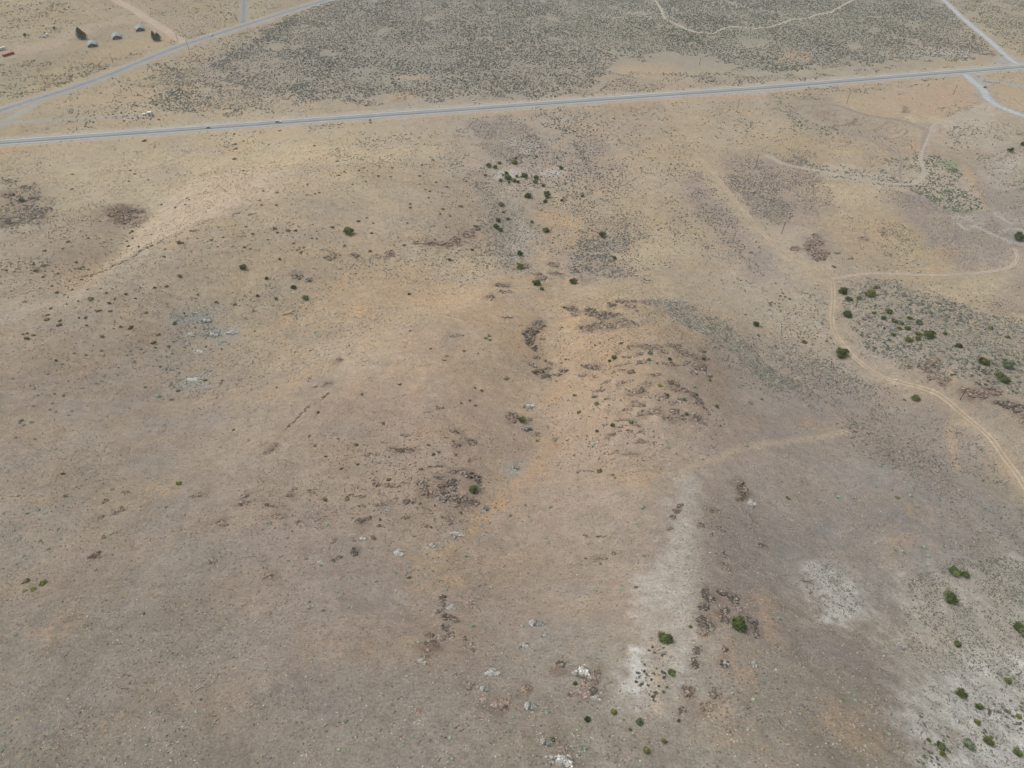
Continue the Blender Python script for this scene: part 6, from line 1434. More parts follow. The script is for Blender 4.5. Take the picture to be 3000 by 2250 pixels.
# round pale green rabbitbrush in the foreground
RB = [(0, 1350, [(970, 245, 34), (1432, 398, 34), (1590, 468, 30), (1635, 658, 34), (1565, 595, 24), (158, 300, 28), (335, 417, 40), (240, 450, 34), (392, 452, 34), (500, 587, 30), (170, 667, 30), (525, 668, 34), (418, 757, 34),
        (210, 815, 34), (967, 808, 26), (120, 597, 30), (61, 1198, 30), (1590, 988, 30), (1450, 1198, 24), (830, 940, 30), (1065, 150, 20), (193, 237, 24), (1385, 200, 28), (30, 450, 22), (2190, 335, 34)]),
      (0, 900, [(425, 357, 24), (640, 394, 24), (870, 371, 30), (892, 415, 24), (1220, 358, 28), (1127, 376, 26), (537, 487, 28), (435, 442, 24), (103, 612, 30), (405, 573, 30), (870, 632, 30), (895, 596, 22), (825, 652, 28), (1253, 690, 28),
        (1365, 755, 60), (290, 703, 34), (322, 762, 26), (258, 674, 24), (915, 790, 22), (450, 823, 30), (287, 855, 26), (430, 877, 28), (590, 930, 30), (485, 900, 24), (180, 975, 40), (270, 985, 38), (210, 1015, 32), (170, 998, 28),
        (622, 893, 20), (925, 945, 24), (755, 848, 20), (130, 1125, 30), (300, 1138, 24), (955, 1170, 28), (1210, 1146, 24), (480, 1222, 28), (1425, 1018, 24), (545, 765, 34), (1095, 408, 30), (1155, 468, 40), (1900, 1210, 28), (2150, 1150, 30)]),
      (750, 1350, [(1070, 1092, 32), (1175, 1198, 28), (1400, 1062, 44), (1215, 966, 40), (840, 1057, 30), (940, 1060, 28), (825, 1017, 28), (890, 1006, 26), (1040, 1040, 30), (700, 1128, 34), (1290, 1188, 26), (1235, 1235, 30), (876, 1143, 26),
        (575, 1290, 36), (460, 1262, 44), (797, 1265, 28), (285, 860, 30), (432, 840, 36), (205, 830, 24), (567, 903, 34), (1810, 826, 28), (1840, 826, 28), (1945, 557, 28), (2022, 532, 24), (2190, 470, 34), (2065, 402, 32), (2140, 285, 30),
        (2165, 190, 28), (605, 545, 44), (265, 657, 34), (110, 528, 50), (1530, 950, 34), (1920, 946, 28), (1810, 970, 26), (1885, 1050, 26), (1320, 912, 30), (1450, 930, 20), (1365, 648, 30), (443, 1012, 26), (343, 757, 24), (1015, 1155, 20),
        (1270, 353, 28), (1538, 372, 22), (1575, 830, 24), (1640, 1110, 34), (1765, 1150, 24)]),
      (750, 1800, [(905, 920, 44), (1352, 1047, 38), (1668, 1065, 40), (800, 1170, 34), (965, 1254, 38), (1268, 1133, 30), (1698, 1250, 40), (1575, 1250, 34), (1715, 975, 38), (600, 950, 38), (604, 1003, 30), (925, 1012, 32), (804, 1023, 30),
        (879, 1093, 28), (780, 915, 50), (1645, 948, 38), (2160, 1130, 36), (2195, 935, 38), (1978, 112, 44), (1287, 153, 36), (1400, 235, 36), (478, 410, 26), (712, 472, 28), (80, 480, 28), (440, 803, 28), (895, 728, 34), (710, 628, 24), (785, 563, 30),
        (1860, 95, 44), (1945, 10, 30), (1030, 1068, 22), (710, 1170, 40), (205, 1275, 26), (625, 1055, 24), (1565, 825, 38)]),
      (0, 1800, [(137, 172, 34), (1750, 563, 32), (2075, 342, 36), (1727, 733, 36), (1690, 843, 34), (1278, 1085, 38), (1443, 1080, 32), (1475, 1125, 26), (908, 1130, 30), (22, 1172, 34), (437, 1158, 28), (303, 1210, 30), (1940, 452, 24), (688, 850, 32),
        (925, 805, 28), (818, 746, 22), (517, 748, 22), (1632, 977, 28), (285, 318, 26), (1228, 12, 28), (1555, 45, 28), (1860, 912, 20), (995, 1248, 30), (500, 1312, 30), (1345, 820, 40)]),
      (1500, 1350, [(335, 398, 34), (142, 476, 28), (115, 380, 24), (285, 422, 26), (35, 727, 26), (730, 1112, 36), (950, 1112, 36), (1140, 820, 34), (1520, 826, 34), (1433, 915, 32), (768, 888, 34), (570, 228, 28), (1200, 78, 24), (1108, 262, 24),
        (1432, 416, 34), (1355, 540, 28), (570, 162, 18), (459, 162, 20), (315, 710, 28), (290, 665, 26), (1580, 282, 24), (225, 1308, 36), (117, 1166, 26), (1325, 388, 34), (1070, 505, 24), (1078, 538, 22), (1085, 560, 26), (1120, 395, 50),
        (1220, 918, 34), (632, 835, 24)]),
      (1500, 1800, [(515, 440, 34), (773, 315, 30), (822, 548, 28), (2083, 735, 50), (2037, 985, 36), (2097, 1080, 28), (970, 1085, 30), (812, 1163, 22), (665, 1083, 28), (795, 1190, 24), (540, 1020, 26), (630, 1155, 50), (1565, 1215, 30), (845, 1045, 22),
        (1982, 1100, 26), (1885, 650, 28), (2190, 555, 30), (1610, 645, 34), (295, 840, 44), (10, 890, 34), (85, 100, 44), (1095, 1310, 50), (890, 1270, 30), (695, 1035, 34)]),
      (2250, 1350, [(933, 225, 26), (118, 178, 26), (60, 388, 26), (605, 310, 44), (730, 318, 32), (1280, 385, 46), (950, 277, 22), (1100, 765, 34), (1182, 796, 34), (985, 605, 30), (820, 770, 22), (45, 1200, 26), (1230, 300, 38), (925, 707, 30),
        (1313, 607, 28), (1345, 745, 50), (1385, 815, 38), (965, 35, 50), (1870, 398, 44), (2020, 660, 26), (1085, 348, 24)]),
      (2250, 1800, [(840, 1135, 38), (627, 748, 34), (752, 740, 34), (718, 665, 40), (735, 690, 38), (1043, 1030, 40), (1055, 238, 44), (1210, 436, 30), (85, 25, 50), (30, 740, 24)]),
      (1500, 900, [(2022, 1195, 34), (645, 1110, 28), (1355, 1205, 40), (1405, 1180, 24), (365, 1140, 50), (700, 1190, 44), (1575, 680, 44), (2165, 930, 34), (1325, 1040, 28), (1385, 1085, 22), (350, 950, 26), (2065, 825, 44), (2150, 790, 34), (1960, 685, 40)])]
rb = []
for ox, oy, items in RB:
    for a, b, w in items:
        rb.append((ox + a / Z, oy + b / Z, w / Z))
_X, _Y, _Z, _T = hit([b[0] for b in rb], [b[1] + b[2] * .15 for b in rb])


def rab_label(px, py):
    if py < 1350 and px < 1000: return "round pale green rabbitbrush on the long slope below the ridge", "rabbitbrush on the upper left slope"
    if px < 900: return "round pale green rabbitbrush on the broad lower slope left of the outcrops", "rabbitbrush on the lower left slope"
    if px < 1500: return "round pale green rabbitbrush around the dark outcrops left of the draw", "rabbitbrush around the dark outcrops"
    if px < 2250: return "round pale green rabbitbrush on the slopes either side of the spur", "rabbitbrush beside the spur"
    return "round pale green rabbitbrush on the stony slope right of the spur", "rabbitbrush right of the spur"


for n, b in enumerate(rb):
    s = b[2] * _T[n] / F / 2 * 1.08
    o = link("rabbitbrush", random.choice(RABBIT), loc=(_X[n], _Y[n], _Z[n] - .02), rz=random.uniform(0, 6.28), scale=(s, s * random.uniform(.8, 1), s * random.uniform(.7, 1)))
    lb, gp = rab_label(b[0], b[1])
    tag(o, lb, "rabbitbrush", gp)

# ------------------------------------------------------------------ rock outcrops
rock_mat, nt, bs = mat("weathered_rock", .9, .1)
_at = nt.nodes.new("ShaderNodeAttribute"); _at.attribute_name = "Col"
_c = vmul(nt, _at.outputs["Color"], remap(nt, noise(nt, 2.2, 5, .75, coord(nt)), .3, .7, .62, 1.38))
_l = remap(nt, noise(nt, 1.3, 4, .7, coord(nt)), .56, .66, 0, .55)
_c = mix(nt, _l, _c, alb((158, 152, 140)))
nt.links.new(_c, bs.inputs["Base Color"])
_bp = nt.nodes.new("ShaderNodeBump"); _bp.inputs["Strength"].default_value = .8; _bp.inputs["Distance"].default_value = .2
nt.links.new(noise(nt, 3, 5, .7, coord(nt)), _bp.inputs["Height"]); nt.links.new(_bp.outputs[0], bs.inputs["Normal"])
ROCKS = []
for k in range(10):
    v, f = ICO1
    v = v.copy()
    r = np.random.default_rng(900 + k)
    for _ in range(9):                                    # cleave flat faces
        d = r.normal(size=3); d /= np.linalg.norm(d)
        h = r.uniform(.45, .8)
        p = v @ d
        v = v - np.outer(np.maximum(p - h, 0), d)
    v = v * r.uniform(.75, 1.25, 3)
    v[:, 2] *= .8
    ROCKS.append((v, f))
allpx, allpy, meta = [], [], []
for p, (place, items) in enumerate(OC):
    for i, (cx, cy, w, h, turn, tone) in enumerate(items):
        r = np.random.default_rng(3000 + p * 50 + i)
        area = w * h * .785
        n = int(np.clip(area / 5.5, 10 + w / 2.5, 210))
        a = r.uniform(0, 6.283, n); q = np.sqrt(r.uniform(0, 1, n)) * np.where(r.uniform(0, 1, n) < .25, 1.12, 1.0)
        dx, dy = q * np.cos(a) * w / 2, q * np.sin(a) * h / 2
        # knots within the outline, so it is not one even pad
        c, s = math.cos(math.radians(turn)), math.sin(math.radians(turn))
        allpx.append(np.concatenate([[cx], cx + dx * c - dy * s])); allpy.append(np.concatenate([[cy], cy + dx * s + dy * c]))
        meta.append((p, i, n))
X_, Y_, Z_, T_ = hit(np.concatenate(allpx), np.concatenate(allpy))
pos = 0
PHR = dict(d="dark brown", m="mauve brown", t="tan brown", p="pinkish", k="nearly black", l="lichen grey")
ranks = {}
for p, (place, items) in enumerate(OC):
    for rk, i in enumerate(sorted(range(len(items)), key=lambda i: items[i][1])):
        ranks[p, i] = rk
for p, i, n in meta:
    place, items = OC[p]
    cx, cy, w, h, turn, tone = items[i]
    r = np.random.default_rng(5000 + p * 50 + i)
    x, y, z, t = X_[pos:pos + n + 1], Y_[pos:pos + n + 1], Z_[pos:pos + n + 1], T_[pos:pos + n + 1]
    pos += n + 1
    V, Fc, C = [], [], []; cnt = 0
    tn = np.array([alb(c, 1.45) for c in RC[tone]] + [alb((150, 140, 128), 1.2)])
    for k in range(1, n + 1):
        rv, rf = ROCKS[r.integers(10)]
        pr = r.uniform(1.0, 2.8) if r.uniform() < .78 else r.uniform(2.8, 6.5)
        s = min(pr, 1.2 + h * .45) * t[k] / F
        an = math.radians(-turn) + r.normal(0, .8)
        ca, sa = math.cos(an), math.sin(an)
        v = rv * np.array([r.uniform(.9, 1.6), r.uniform(.55, 1.05), r.uniform(.4, .85)]) * s
        v = np.stack([v[:, 0] * ca - v[:, 1] * sa + x[k] - x[0], v[:, 0] * sa + v[:, 1] * ca + y[k] - y[0], v[:, 2] + z[k] - z[0] + s * .12], 1)
        V.append(v); Fc.append(rf + cnt); cnt += len(v)
        C.append(np.repeat(tn[r.integers(len(tn))][None, :] * r.uniform(.8, 1.2), len(v), 0))
    me = mesh_np("rock_outcrop", np.concatenate(V), np.concatenate(Fc), np.concatenate(C))
    o = link("rock_outcrop", me, rock_mat, loc=(x[0], y[0], z[0]))
    m = len(items)
    tag(o, fit("%s %s, %s of %d from the top" % (PHR[tone], place, ORD[ranks[p, i]], m), "%s %s, %s from the top" % (PHR[tone], place, ORD[ranks[p, i]]), "%s, %s from the top" % (place, ORD[ranks[p, i]])), "outcrop", "rock outcrops")

# single boulders
whiteish = flat_material("white_rock", alb((226, 222, 214)), lo=.8, hi=1.1, scale=3)
tanrock = flat_material("tan_rock", alb((176, 160, 140)), lo=.7, hi=1.2, scale=3)
for px, py, w, m_, lab in [(2628, 1113, 12, whiteish, "white rock slab on the outer edge of the two-rut track"), (1902, 668, 4, whiteish, "small white boulder on the grass flat above the ravine"), (2463, 2091, 11, tanrock, "lone pale boulder on the brown slope of the lower corner"),
                           (1182, 1157, 9, tanrock, "pale boulder alone on the middle hill's bare flank"), (2305, 769, 6, tanrock, "pale boulder beside the track above the bend"), (156, 1069, 8, tanrock, "pale boulder by the grey patch on the left slope"),
                           (1854, 1668, 7, tanrock, "pinkish boulder on the slope left of the spur crest"), (364, 1786, 9, tanrock, "whitish boulder cluster low on the left slope")]:
    p, t = hit1(px, py)
    rv, rf = ROCKS[random.randrange(10)]
    s = w * t / F / 2
    me = mesh_np("boulder", rv * s * np.array([1.2, .9, .7]), rf)
    o = link("boulder", me, m_, loc=p + Vector((0, 0, s * .15)), rz=random.uniform(0, 3))
    tag(o, lab, "boulder")

# loose stones
n = 16000
sx, sy = RNG.uniform(0, 3000, n), 1250 + 1000 * RNG.uniform(0, 1, n) ** .8
x, y, z, t = hit(sx, sy)
gate = fbm(x, y, 12, 3, 777) > -.1
x, y, z = x[gate], y[gate], z[gate]
rv, rf = ICO0
s = .05 + .22 * RNG.uniform(0, 1, len(x)) ** 3
v = rv[None] * s[:, None, None] * np.array([1.2, .9, .6]) + np.stack([x, y, z + .02], 1)[:, None, :]
f = (rf[None] + (np.arange(len(x)) * 12)[:, None, None]).reshape(-1, 3)
tn = np.array([alb(c) for c in [(186, 176, 162), (170, 160, 148), (200, 192, 180), (120, 108, 98), (150, 132, 116)]])
C = np.repeat(tn[RNG.integers(5, size=len(x))], 12, 0)
me = mesh_np("loose_stones", v.reshape(-1, 3), f, C); me.materials.append(stuff_mat)
tag(link("loose_stones", me), "loose pale stones strewn over the near slopes", kind="stuff")

# ------------------------------------------------------------------ power poles
wood = flat_material("pole_wood", alb((104, 84, 70)), lo=.75, hi=1.15, scale=3)
insul = flat_material("insulator", alb((120, 112, 104)), spec=.4, rough=.4)
POLES = [((136, 253), (126, 224), "wooden power pole nearest the lower end of the back road"), ((331, 184), (320, 156), "wooden power pole by the weedy fence below the sheds"),
         ((521, 120), (514, 98), "wooden power pole beside the dirt road's end"), ((554, 148), (543, 117), "wooden power pole standing across the back road from the dirt road"),
         ((692, 58), (686, 37), "wooden power pole beside the narrow paved side road"), ((1958, 70), (1959, 42), "wooden power pole on the pale winding track's bend"),
         ((2049, 190), (2051, 173), "wooden power pole in the sage just above the highway"), ((2161, 318), (2167, 291), "wooden power pole just below the highway by the white wash"),
         ((2480, 304), (2492, 271), "wooden power pole at the tan arena's left end"), ((2792, 278), (2805, 250), "wooden power pole at the tan arena's right end"),
         ((2214, 489), (2224, 453), "wooden power pole in the grey patch below the wash"), ((2290, 685), (2300, 649), "wooden power pole left of the round rocky hillock"),
         ((2508, 894), (2524, 857), "wooden power pole among junipers at the track's bend"), ((2813, 1170), (2831, 1137), "wooden power pole leaning against the boulder knoll view")]
POLES[-1] = (POLES[-1][0], POLES[-1][1], "wooden power pole just in front of the knoll's boulders")
spots = [hit1(*b)[0] for b, _, _ in POLES]
for k, (base, topp, lab) in enumerate(POLES):
    p = spots[k]
    d = p.y * CP + (CAM_H - p.z) * SP
    # height: intersect the sight line of the top with the vertical through the base
    u_, f_, dn = sight(topp[0], topp[1])
    tt = p.y / f_
    H = float(np.clip(CAM_H - dn * tt - p.z, 7, 12.5))
    if k < 5: dirv = W["ROAD2"][3] - W["ROAD2"][1]
    elif k in (8, 9): dirv = W["HWY"][6] - W["HWY"][3]
    else: dirv = np.array([-.35, 1.0])
    rz = math.atan2(dirv[1], dirv[0])
    root = tag(empty("power_pole", p, rz), lab, "power pole", "power poles")
    MB().tube((0, 0, -1), (0, 0, H), .19, .13, 8).build("pole", wood, root)
    MB().box((.17, 0, H - .7), (.12, 2.4, .14)).build("crossarm", wood, root)
    for yy in (-1.05, 0, 1.05):
        MB().tube((.17, yy, H - .62), (.17, yy, H - .42), .05, .04, 6).build("insulator", insul, root)

# ------------------------------------------------------------------ sheds, container, trailer, vehicles
metal_roof, nt, bs = mat("galvanised_roof", .5, .3)
rgb = nt.nodes.new("ShaderNodeRGB"); rgb.outputs[0].default_value = tuple(alb((150, 166, 166))) + (1,)
nt.links.new(vmul(nt, rgb.outputs[0], remap(nt, noise(nt, .9, 5, .7, coord(nt)), .3, .7, .8, 1.12)), bs.inputs["Base Color"])
shed_in = flat_material("shed_shadowed_boards", alb((96, 92, 86)))
shed_wall = flat_material("shed_end_boards", alb((112, 110, 108)), lo=.8, hi=1.1)
darkm = flat_material("dark_opening", alb((52, 50, 48)))


def make_shed():
    root = empty("storage_shed", (0, 0, 0))
    L, Wd = 15.0, 10.0       # length along y (local), width along x; open end towards -y
    prof = [(-Wd / 2, 0), (-Wd / 2, 1.7), (-Wd / 2 * .78, 2.8), (0, 4.4), (Wd / 2 * .78, 2.8), (Wd / 2, 1.7), (Wd / 2, 0)]
    # roof skin with thickness, five facets
    mb = MB()
    outer = [(x, z + .14) for x, z in prof[1:-1]]
    inner = prof[1:-1]
    for (a, b), (c, d), (e, f_), (g, h) in zip(outer[:-1], outer[1:], inner[:-1], inner[1:]):
        y0, y1 = -L / 2 - .6, L / 2 + .3
        vs = [(a, y0, b), (c, y0, d), (c, y1, d), (a, y1, b), (e, y0, f_), (g, y0, h), (g, y1, h), (e, y1, f_)]
        mb.add(vs, [(0, 1, 2, 3), (7, 6, 5, 4), (0, 4, 5, 1), (1, 5, 6, 2), (2, 6, 7, 3), (3, 7, 4, 0)])
    roof = mb.build("roof", metal_roof, root)
    rb_ = MB()
    for k in range(5):                                     # roof seams
        y0 = -L / 2 + 1 + k * 3.0
        for (a, b), (c, d) in zip(outer[:-1], outer[1:]):
            q = Vector((c - a, 0, d - b)); ang = math.atan2(d - b, c - a)
            M = Matrix.Rotation(-ang, 3, 'Y')
            cpt = Vector(((a + c) / 2, y0, (b + d) / 2 + .03))
            rb_.box(cpt, (q.length * .98, .14, .06), tilt=M)
    rb_.build("seam", metal_roof, roof)
    for s in (-1, 1):
        MB().box((s * (Wd / 2 - .12), .1, .75), (.16, L - .3, 1.6)).build("wall", shed_wall, root)
    mb = MB()
    pr = [(x * .965, max(z - .08, 0)) for x, z in prof]
    n = len(pr)
    mb.add([(x, L / 2 - .25, z) for x, z in pr] + [(x, L / 2 - .1, z) for x, z in pr], [tuple(range(n)), tuple(range(n, 2 * n))[::-1]] + [(i, (i + 1) % n, n + (i + 1) % n, n + i) for i in range(n)])
    mb.build("end_wall", shed_in, root)
    # recessed front wall of grey boards, darker gap left under the arch
    mb = MB()
    pr = [(-Wd / 2 * .9, 0), (-Wd / 2 * .9, .9), (-Wd / 2 * .55, 2.4), (0, 3.0), (Wd / 2 * .55, 2.4), (Wd / 2 * .9, .9), (Wd / 2 * .9, 0)]
    mb.add([(x, -L / 2 + .9, z) for x, z in pr] + [(x, -L / 2 + 1.05, z) for x, z in pr], [tuple(range(n)), tuple(range(n, 2 * n))[::-1]] + [(i, (i + 1) % n, n + (i + 1) % n, n + i) for i in range(n)])
    mb.build("front_wall", shed_wall, root)
    MB().box((-.6, -L / 2 + .86, 1.15), (3.0, .1, 2.3)).build("door", flat_material("shed_door", alb((132, 132, 132))), root)
    return root


proto = make_shed()
for k, (pt, lab) in enumerate([((271, 133), "lowest of three silver roofed sheds in the row"), ((342, 110), "middle one of three silver roofed sheds in the row"), ((410, 87), "topmost of three silver roofed sheds, by the dirt road")]):
    o = proto if k == 0 else copy_tree(proto)
    p, t = hit1(*pt)
    o.location = p; o.rotation_euler = (0, 0, math.radians(28)); o.scale = (.98, .98, .98)
    tag(o, lab, "shed", "row of three sheds")

paint = lambda n, c, **k: flat_material(n, alb(c), lo=.93, hi=1.04, rough=.45, spec=.5, **k)
red = paint("container_red", (150, 62, 62)); redtop = paint("container_top_red", (168, 96, 92))
glassm = paint("dark_glass", (58, 66, 74)); white = paint("white_paint", (232, 236, 234)); tyre = flat_material("tyre", alb((40, 40, 40)))
silver = paint("silver_paint", (176, 184, 196)); bluep = paint("blue_paint", (86, 96, 130)); greyp = paint("grey_metal", (140, 144, 144))


def angle_of(a, b):
    A, _ = hit1(*a); Bp, _ = hit1(*b)
    d = Bp - A
    return math.atan2(d.y, d.x), d.length, (A + Bp) / 2


# red shipping container
rz, L, c = angle_of((8, 168), (43, 157))
L = 12.2
root = tag(empty("shipping_container", c, rz), "dull red shipping container beside the white camper trailer", "container")
b = MB().box((0, 0, 1.35), (L, 2.6, 2.3)).build("body", red, root)
MB().box((0, 0, 2.56), (L + .1, 2.7, .12)).build("roof", redtop, root)
mb = MB()
for k in range(28):
    for s in (-1, 1):
        mb.box((-L / 2 + .3 + k * (L - .6) / 27, s * 1.33, 1.35), (.16, .07, 2.2))
mb.build("corrugation", red, root)
mb = MB()
for sx_ in (-1, 1):
    for sy_ in (-1, 1):
        mb.box((sx_ * (L / 2 - .02), sy_ * 1.26, 1.3), (.2, .24, 2.5))
mb.build("corner_frame", red, root)
MB().box((L / 2 + .06, 0, 1.3), (.06, 2.2, 2.1)).build("door", red, root)

# white camper trailer, partly outside the frame
rz, L, c = angle_of((-16, 152), (22, 144))
root = tag(empty("camper_trailer", c, rz), "white camper trailer cut by the photo's left edge", "camper trailer")
MB().prism([(-1.3, .6), (1.3, .6), (1.3, 3.0), (1.0, 3.25), (-1.0, 3.25), (-1.3, 3.0)], -5.6, 4.6).build("body", white, root)
MB().prism([(-1.28, 1.5), (1.28, 1.5), (1.1, 3.1), (-1.1, 3.1)], 4.6, 5.5).build("nose", white, root)
for xx in (-3.4, -.6, 2.4):
    MB().box((xx, -1.32, 2.1), (1.1, .06, .6)).build("window", glassm, root)
for xx in (-.9, .5):
    w_ = MB().tube((xx, -1.35, .42), (xx, 1.35, .42), .4, .4, 12).build("wheel", tyre, root)
MB().box((-2.6, 0, 3.4), (.9, .8, .28)).build("roof_vent", greyp, root)
MB().box((5.9, 0, .62), (1.2, .14, .14)).build("hitch", greyp, root)


def car(name, L, Wd, H, body_m, cab, label, cat="car", bed=False, roof_m=None):
    root = empty(name, (0, 0, 0))
    h0 = .32
    side = [(-L / 2, h0), (-L / 2, .82), (-L / 2 + .08, .98 if bed else .95), (cab[0] - .3, 1.0), (cab[1] + .55, .98), (L / 2 - .25, .86), (L / 2, .7), (L / 2, h0)]
    mb = MB(); n = len(side)
    hw = Wd / 2
    mb.add([(x, -hw, z) for x, z in side] + [(x, hw, z) for x, z in side], [tuple(range(n)), tuple(range(n, 2 * n))[::-1]] + [(i, n + i, n + (i + 1) % n, (i + 1) % n) for i in range(n)])
    body = mb.build("body", body_m, root)
    b2 = body.modifiers.new("edge", 'BEVEL'); b2.width = .07; b2.segments = 2; b2.limit_method = 'ANGLE'
    # cabin glass and roof
    x0, x1 = cab
    lo_, hi_ = .96, H
    v = [(x0 - .25, -hw * .93, lo_), (x1 + .6, -hw * .93, lo_), (x1 + .6, hw * .93, lo_), (x0 - .25, hw * .93, lo_), (x0, -hw * .78, hi_ - .06), (x1, -hw * .78, hi_ - .06), (x1, hw * .78, hi_ - .06), (x0, hw * .78, hi_ - .06)]
    MB().add(v, [(0, 3, 2, 1), (4, 5, 6, 7), (0, 1, 5, 4), (1, 2, 6, 5), (2, 3, 7, 6), (3, 0, 4, 7)]).build("windows", glassm, root)
    r_ = MB().box(((x0 + x1) / 2, 0, hi_ - .02), (x1 - x0 + .06, Wd * .79, .09)).build("roof", roof_m or body_m, root)
    if bed:
        MB().box(((-L / 2 + x0) / 2 - .12, 0, .985), (x0 + L / 2 - .5, Wd * .8, .05)).build("bed", darkm, root)
    for sx_ in (-L / 2 + .85, L / 2 - .85):
        for s in (-1, 1):
            wv = MB().tube((sx_, s * (hw - .18), .34), (sx_, s * (hw + .03), .34), .34, .34, 14).build("wheel", tyre, root)
            MB().tube((sx_, s * (hw + .03), .34), (sx_, s * (hw + .045), .34), .18, .18, 10).build("rim", greyp, wv)
    for s in (-1, 1):
        MB().box((L / 2 - .02, s * (hw - .28), .72), (.1, .34, .14)).build("headlight", silver, root)
        MB().box((-L / 2 + .02, s * (hw - .2), .8), (.1, .2, .2)).build("taillight", red, root)
    return tag(root, label, cat)


def put(o, pt, rz, scale=1.0, lift=.12):
    p, t = hit1(*pt)
    o.location = p + Vector((0, 0, lift)); o.rotation_euler = (0, 0, rz); o.scale = (scale,) * 3
    return o


hw_rz = math.atan2(*(W["HWY"][3] - W["HWY"][1])[::-1])
r2_rz = math.atan2(*(W["ROAD2"][3] - W["ROAD2"][1])[::-1])
put(car("pickup_truck", 5.4, 1.95, 1.75, white, (-.9, .9), "white pickup truck driving on the highway, ahead of the silver car", "pickup truck", bed=True), (815, 358.5), hw_rz)
put(car("passenger_car", 4.7, 1.85, 1.45, silver, (-1.2, .6), "silver car with dark windows on the highway's near lane", "car"), (610, 375.5), hw_rz + math.pi)
put(car("passenger_car", 4.8, 1.9, 1.5, white, (-1.3, .6), "white car driving up the patched back road", "car"), (621, 105), r2_rz)
rz, _, _ = angle_of((379, 0), (388, 8))
put(car("parked_van", 5.2, 2.0, 2.1, white, (-2.2, 1.1), "white van parked at the top of the dirt road", "van"), (384, 5), rz)
rz, _, _ = angle_of((136, 101), (143, 109))
put(car("parked_van", 6.0, 2.2, 2.3, white, (-2.6, 1.6), "white van parked nose-in at the fence above the lot", "van"), (139.5, 106), rz)
put(car("parked_car", 4.4, 1.8, 1.4, silver, (-1.2, .6), "dark windowed car parked close beside the white van", "car"), (130, 110), .3)
put(car("parked_car", 4.2, 1.8, 1.35, white, (-1.0, .5), "white car parked at the left end of the little row", "car"), (118, 109), .5)
put(car("parked_truck", 4.6, 1.9, 1.7, white, (-.6, .9), "pale vehicle parked at the gravel road junction corner", "car"), (2866, 224), 1.2)

# tanks at the pull-out
for (px, py), w_, d_, h_, lab in [((440.5, 338.5), 3.6, 3.0, 3.4, "larger white utility cabinet at the end of the gravel access strip"), ((422.5, 338.5), 2.3, 1.9, 1.7, "smaller white utility box left of the larger cabinet")]:
    p, t = hit1(px, py)
    root = tag(empty("utility_box", p, .1), lab, "utility box")
    MB().box((0, 0, h_ / 2), (w_, d_, h_)).build("body", white, root)
    MB().box((0, 0, h_ + .06), (w_ + .25, d_ + .25, .12)).build("roof", white, root)
    MB().box((-.2, -d_ / 2 - .03, h_ * .45), (w_ * .4, .06, h_ * .75)).build("door", greyp, root)
    if w_ > 3:
        MB().tube((w_ / 2 + .8, .3, 0), (w_ / 2 + .8, .3, 3.0), .45, .45, 10).build("vent_stack", white, root)

# scrap heap by the lowest shed
p, t = hit1(241, 158)
root = tag(empty("scrap_pile", p), "scattered scrap boards and sheet metal below the lowest shed", "scrap pile")
r = random.Random(4)
for nm, m_, k in (("board", paint("pale_boards", (186, 182, 172)), 7), ("sheet", greyp, 5)):
    for _ in range(k):
        MB().box((r.uniform(-6, 6), r.uniform(-4, 4), r.uniform(.1, .5)), (r.uniform(1.2, 3), r.uniform(.5, 1.6), .12), rz=r.uniform(0, 3), tilt=Matrix.Rotation(r.uniform(-.25, .25), 3, 'X')).build(nm, m_, root)

# short fence beside the gravel lane
A, _ = hit1(2881, 241); Bp, _ = hit1(2926, 246)
root = tag(empty("rail_fence", A), "short weathered rail fence beside the gravel lane", "fence")
dv = Bp - A
for k in range(7):
    q = dv * (k / 6)
    zz = float(ground_z(A.x + q.x, A.y + q.y)) - A.z
    MB().tube((q.x, q.y, zz - .3), (q.x, q.y, zz + (3.4 if k in (0, 6) else 1.5)), .13, .12, 6).build("post", wood, root)
for hgt in (.6, 1.25):
    MB().tube((0, 0, hgt), (dv.x, dv.y, dv.z + hgt), .06, .06, 5).build("rail", wood, root)
# long wire fence below the highway
def wire_fence(pts, label, n_each=1, gap=9.0):
    P = resample(outline(pts), gap)[:95]
    z = ground_z(P[:, 0], P[:, 1])
    o0 = Vector((P[0, 0], P[0, 1], z[0]))
    root = tag(empty("wire_fence", o0), label, "fence")
    pm = MB().tube((0, 0, -.3), (0, 0, 1.35), .07, .06, 5).mesh("post", wood)
    for k in range(len(P)):
        link("post", pm, parent=root, loc=(P[k, 0] - o0.x, P[k, 1] - o0.y, z[k] - o0.z))
    for hgt in (.5, .85, 1.2):
        mb = MB()
        for k in range(len(P) - 1):
            mb.tube((P[k, 0] - o0.x, P[k, 1] - o0.y, z[k] - o0.z + hgt), (P[k + 1, 0] - o0.x, P[k + 1, 1] - o0.y, z[k + 1] - o0.z + hgt), .012, .012, 3)
        mb.build("wire", greyp, root)


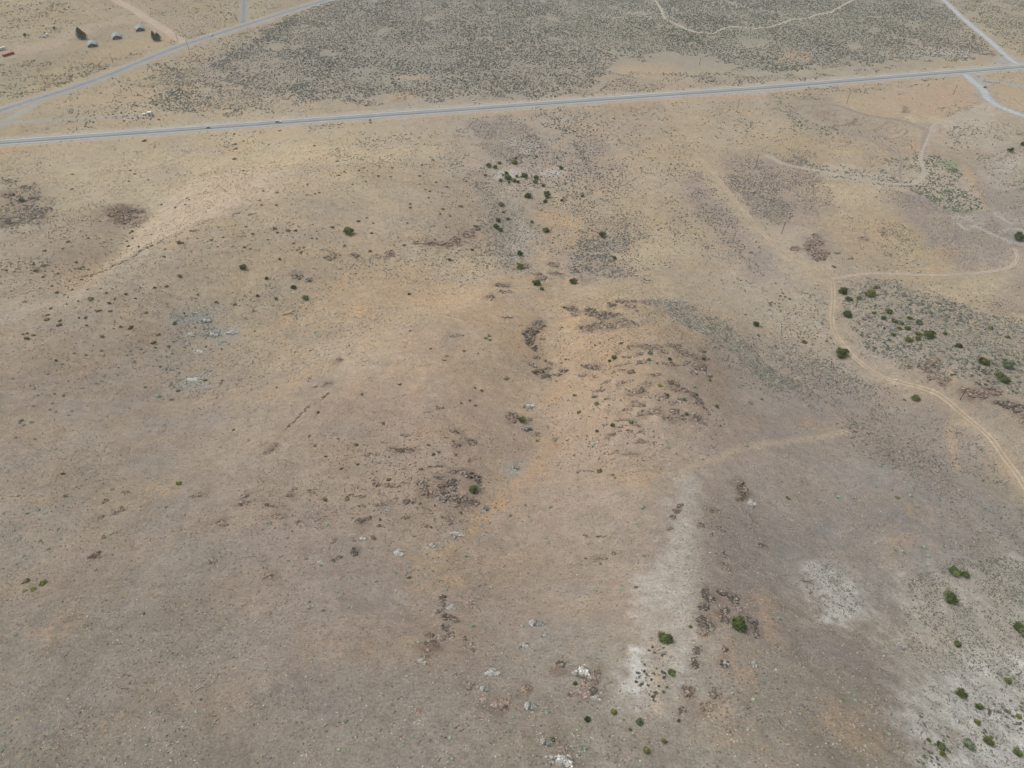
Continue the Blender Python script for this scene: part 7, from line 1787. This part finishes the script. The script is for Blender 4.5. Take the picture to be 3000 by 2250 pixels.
wire_fence([(1700, 312), (1900, 322), (2090, 345), (2230, 372)], "wire fence slanting away below the highway", gap=8)
wire_fence([(0, 299), (130, 258), (330, 183), (520, 122)], "wire fence along the weeds between back road and sheds", gap=8)
wire_fence([(550, 114), (640, 86), (700, 66)], "wire fence above the back road near the side road", gap=8)
wire_fence([(0, 138), (60, 120), (130, 101), (160, 91)], "wire fence behind the parked vans", gap=8)

# small drums at the gravel road's edge
for px, py, m_, lab in [(2883, 257.5, bluep, "dark blue drum at the gravel road's edge"), (2888, 257.5, red, "red drum next to the dark blue drum")]:
    p, t = hit1(px, py)
    root = tag(empty("steel_drum", p), lab, "drum", "drums at the gravel road")
    MB().tube((0, 0, 0), (0, 0, 1.3), .62, .62, 14).build("barrel", m_, root)
    MB().tube((0, 0, 1.3), (0, 0, 1.36), .65, .65, 14).build("lid", m_, root)

# fallen grey branches above the middle hill
for px, py, s, rz, lab in [(845, 922, 3.2, .3, "forked dead branch lying on the orange grass of the gully"), (2364, 1706, 2.2, -.2, "dead grey branch lying left of the white bare patch"), (590, 2015, 1.6, .6, "pale bleached branch lying on the lower left slope")]:
    p, t = hit1(px, py)
    root = tag(empty("dead_branch", p, rz, s), lab, "dead branch")
    dm = flat_material("dead_wood", alb((112, 104, 96)) if s != 1.6 else alb((190, 180, 166)))
    MB().tube((-1, 0, .1), (.2, .05, .22), .07, .06, 6).build("stem", dm, root)
    MB().tube((.2, .05, .22), (1.1, .5, .35), .055, .03, 5).tube((.2, .05, .22), (.9, -.5, .3), .045, .02, 5).tube((-.4, 0, .16), (-.8, .6, .3), .04, .02, 5).build("limb", dm, root)


# ------------------------------------------------------------------ thin haze in the air over the valley
hz = bpy.data.materials.new("valley_haze"); hz.use_nodes = True
hn, hl = hz.node_tree.nodes, hz.node_tree.links
hn.remove(hn["Principled BSDF"])
pv = hn.new("ShaderNodeVolumePrincipled")
pv.inputs["Color"].default_value = (.97, .965, .96, 1)
pv.inputs["Density"].default_value = 0.00009
pv.inputs["Anisotropy"].default_value = 0.2
hl.new(pv.outputs[0], hn["Material Output"].inputs["Volume"])
haze = MB().box((0, 9000, 120), (140000, 60000, 322)).build("haze", hz)
tag(haze, "thin pale haze over the valley and hills", kind="stuff")
scene.cycles.volume_bounces = 1
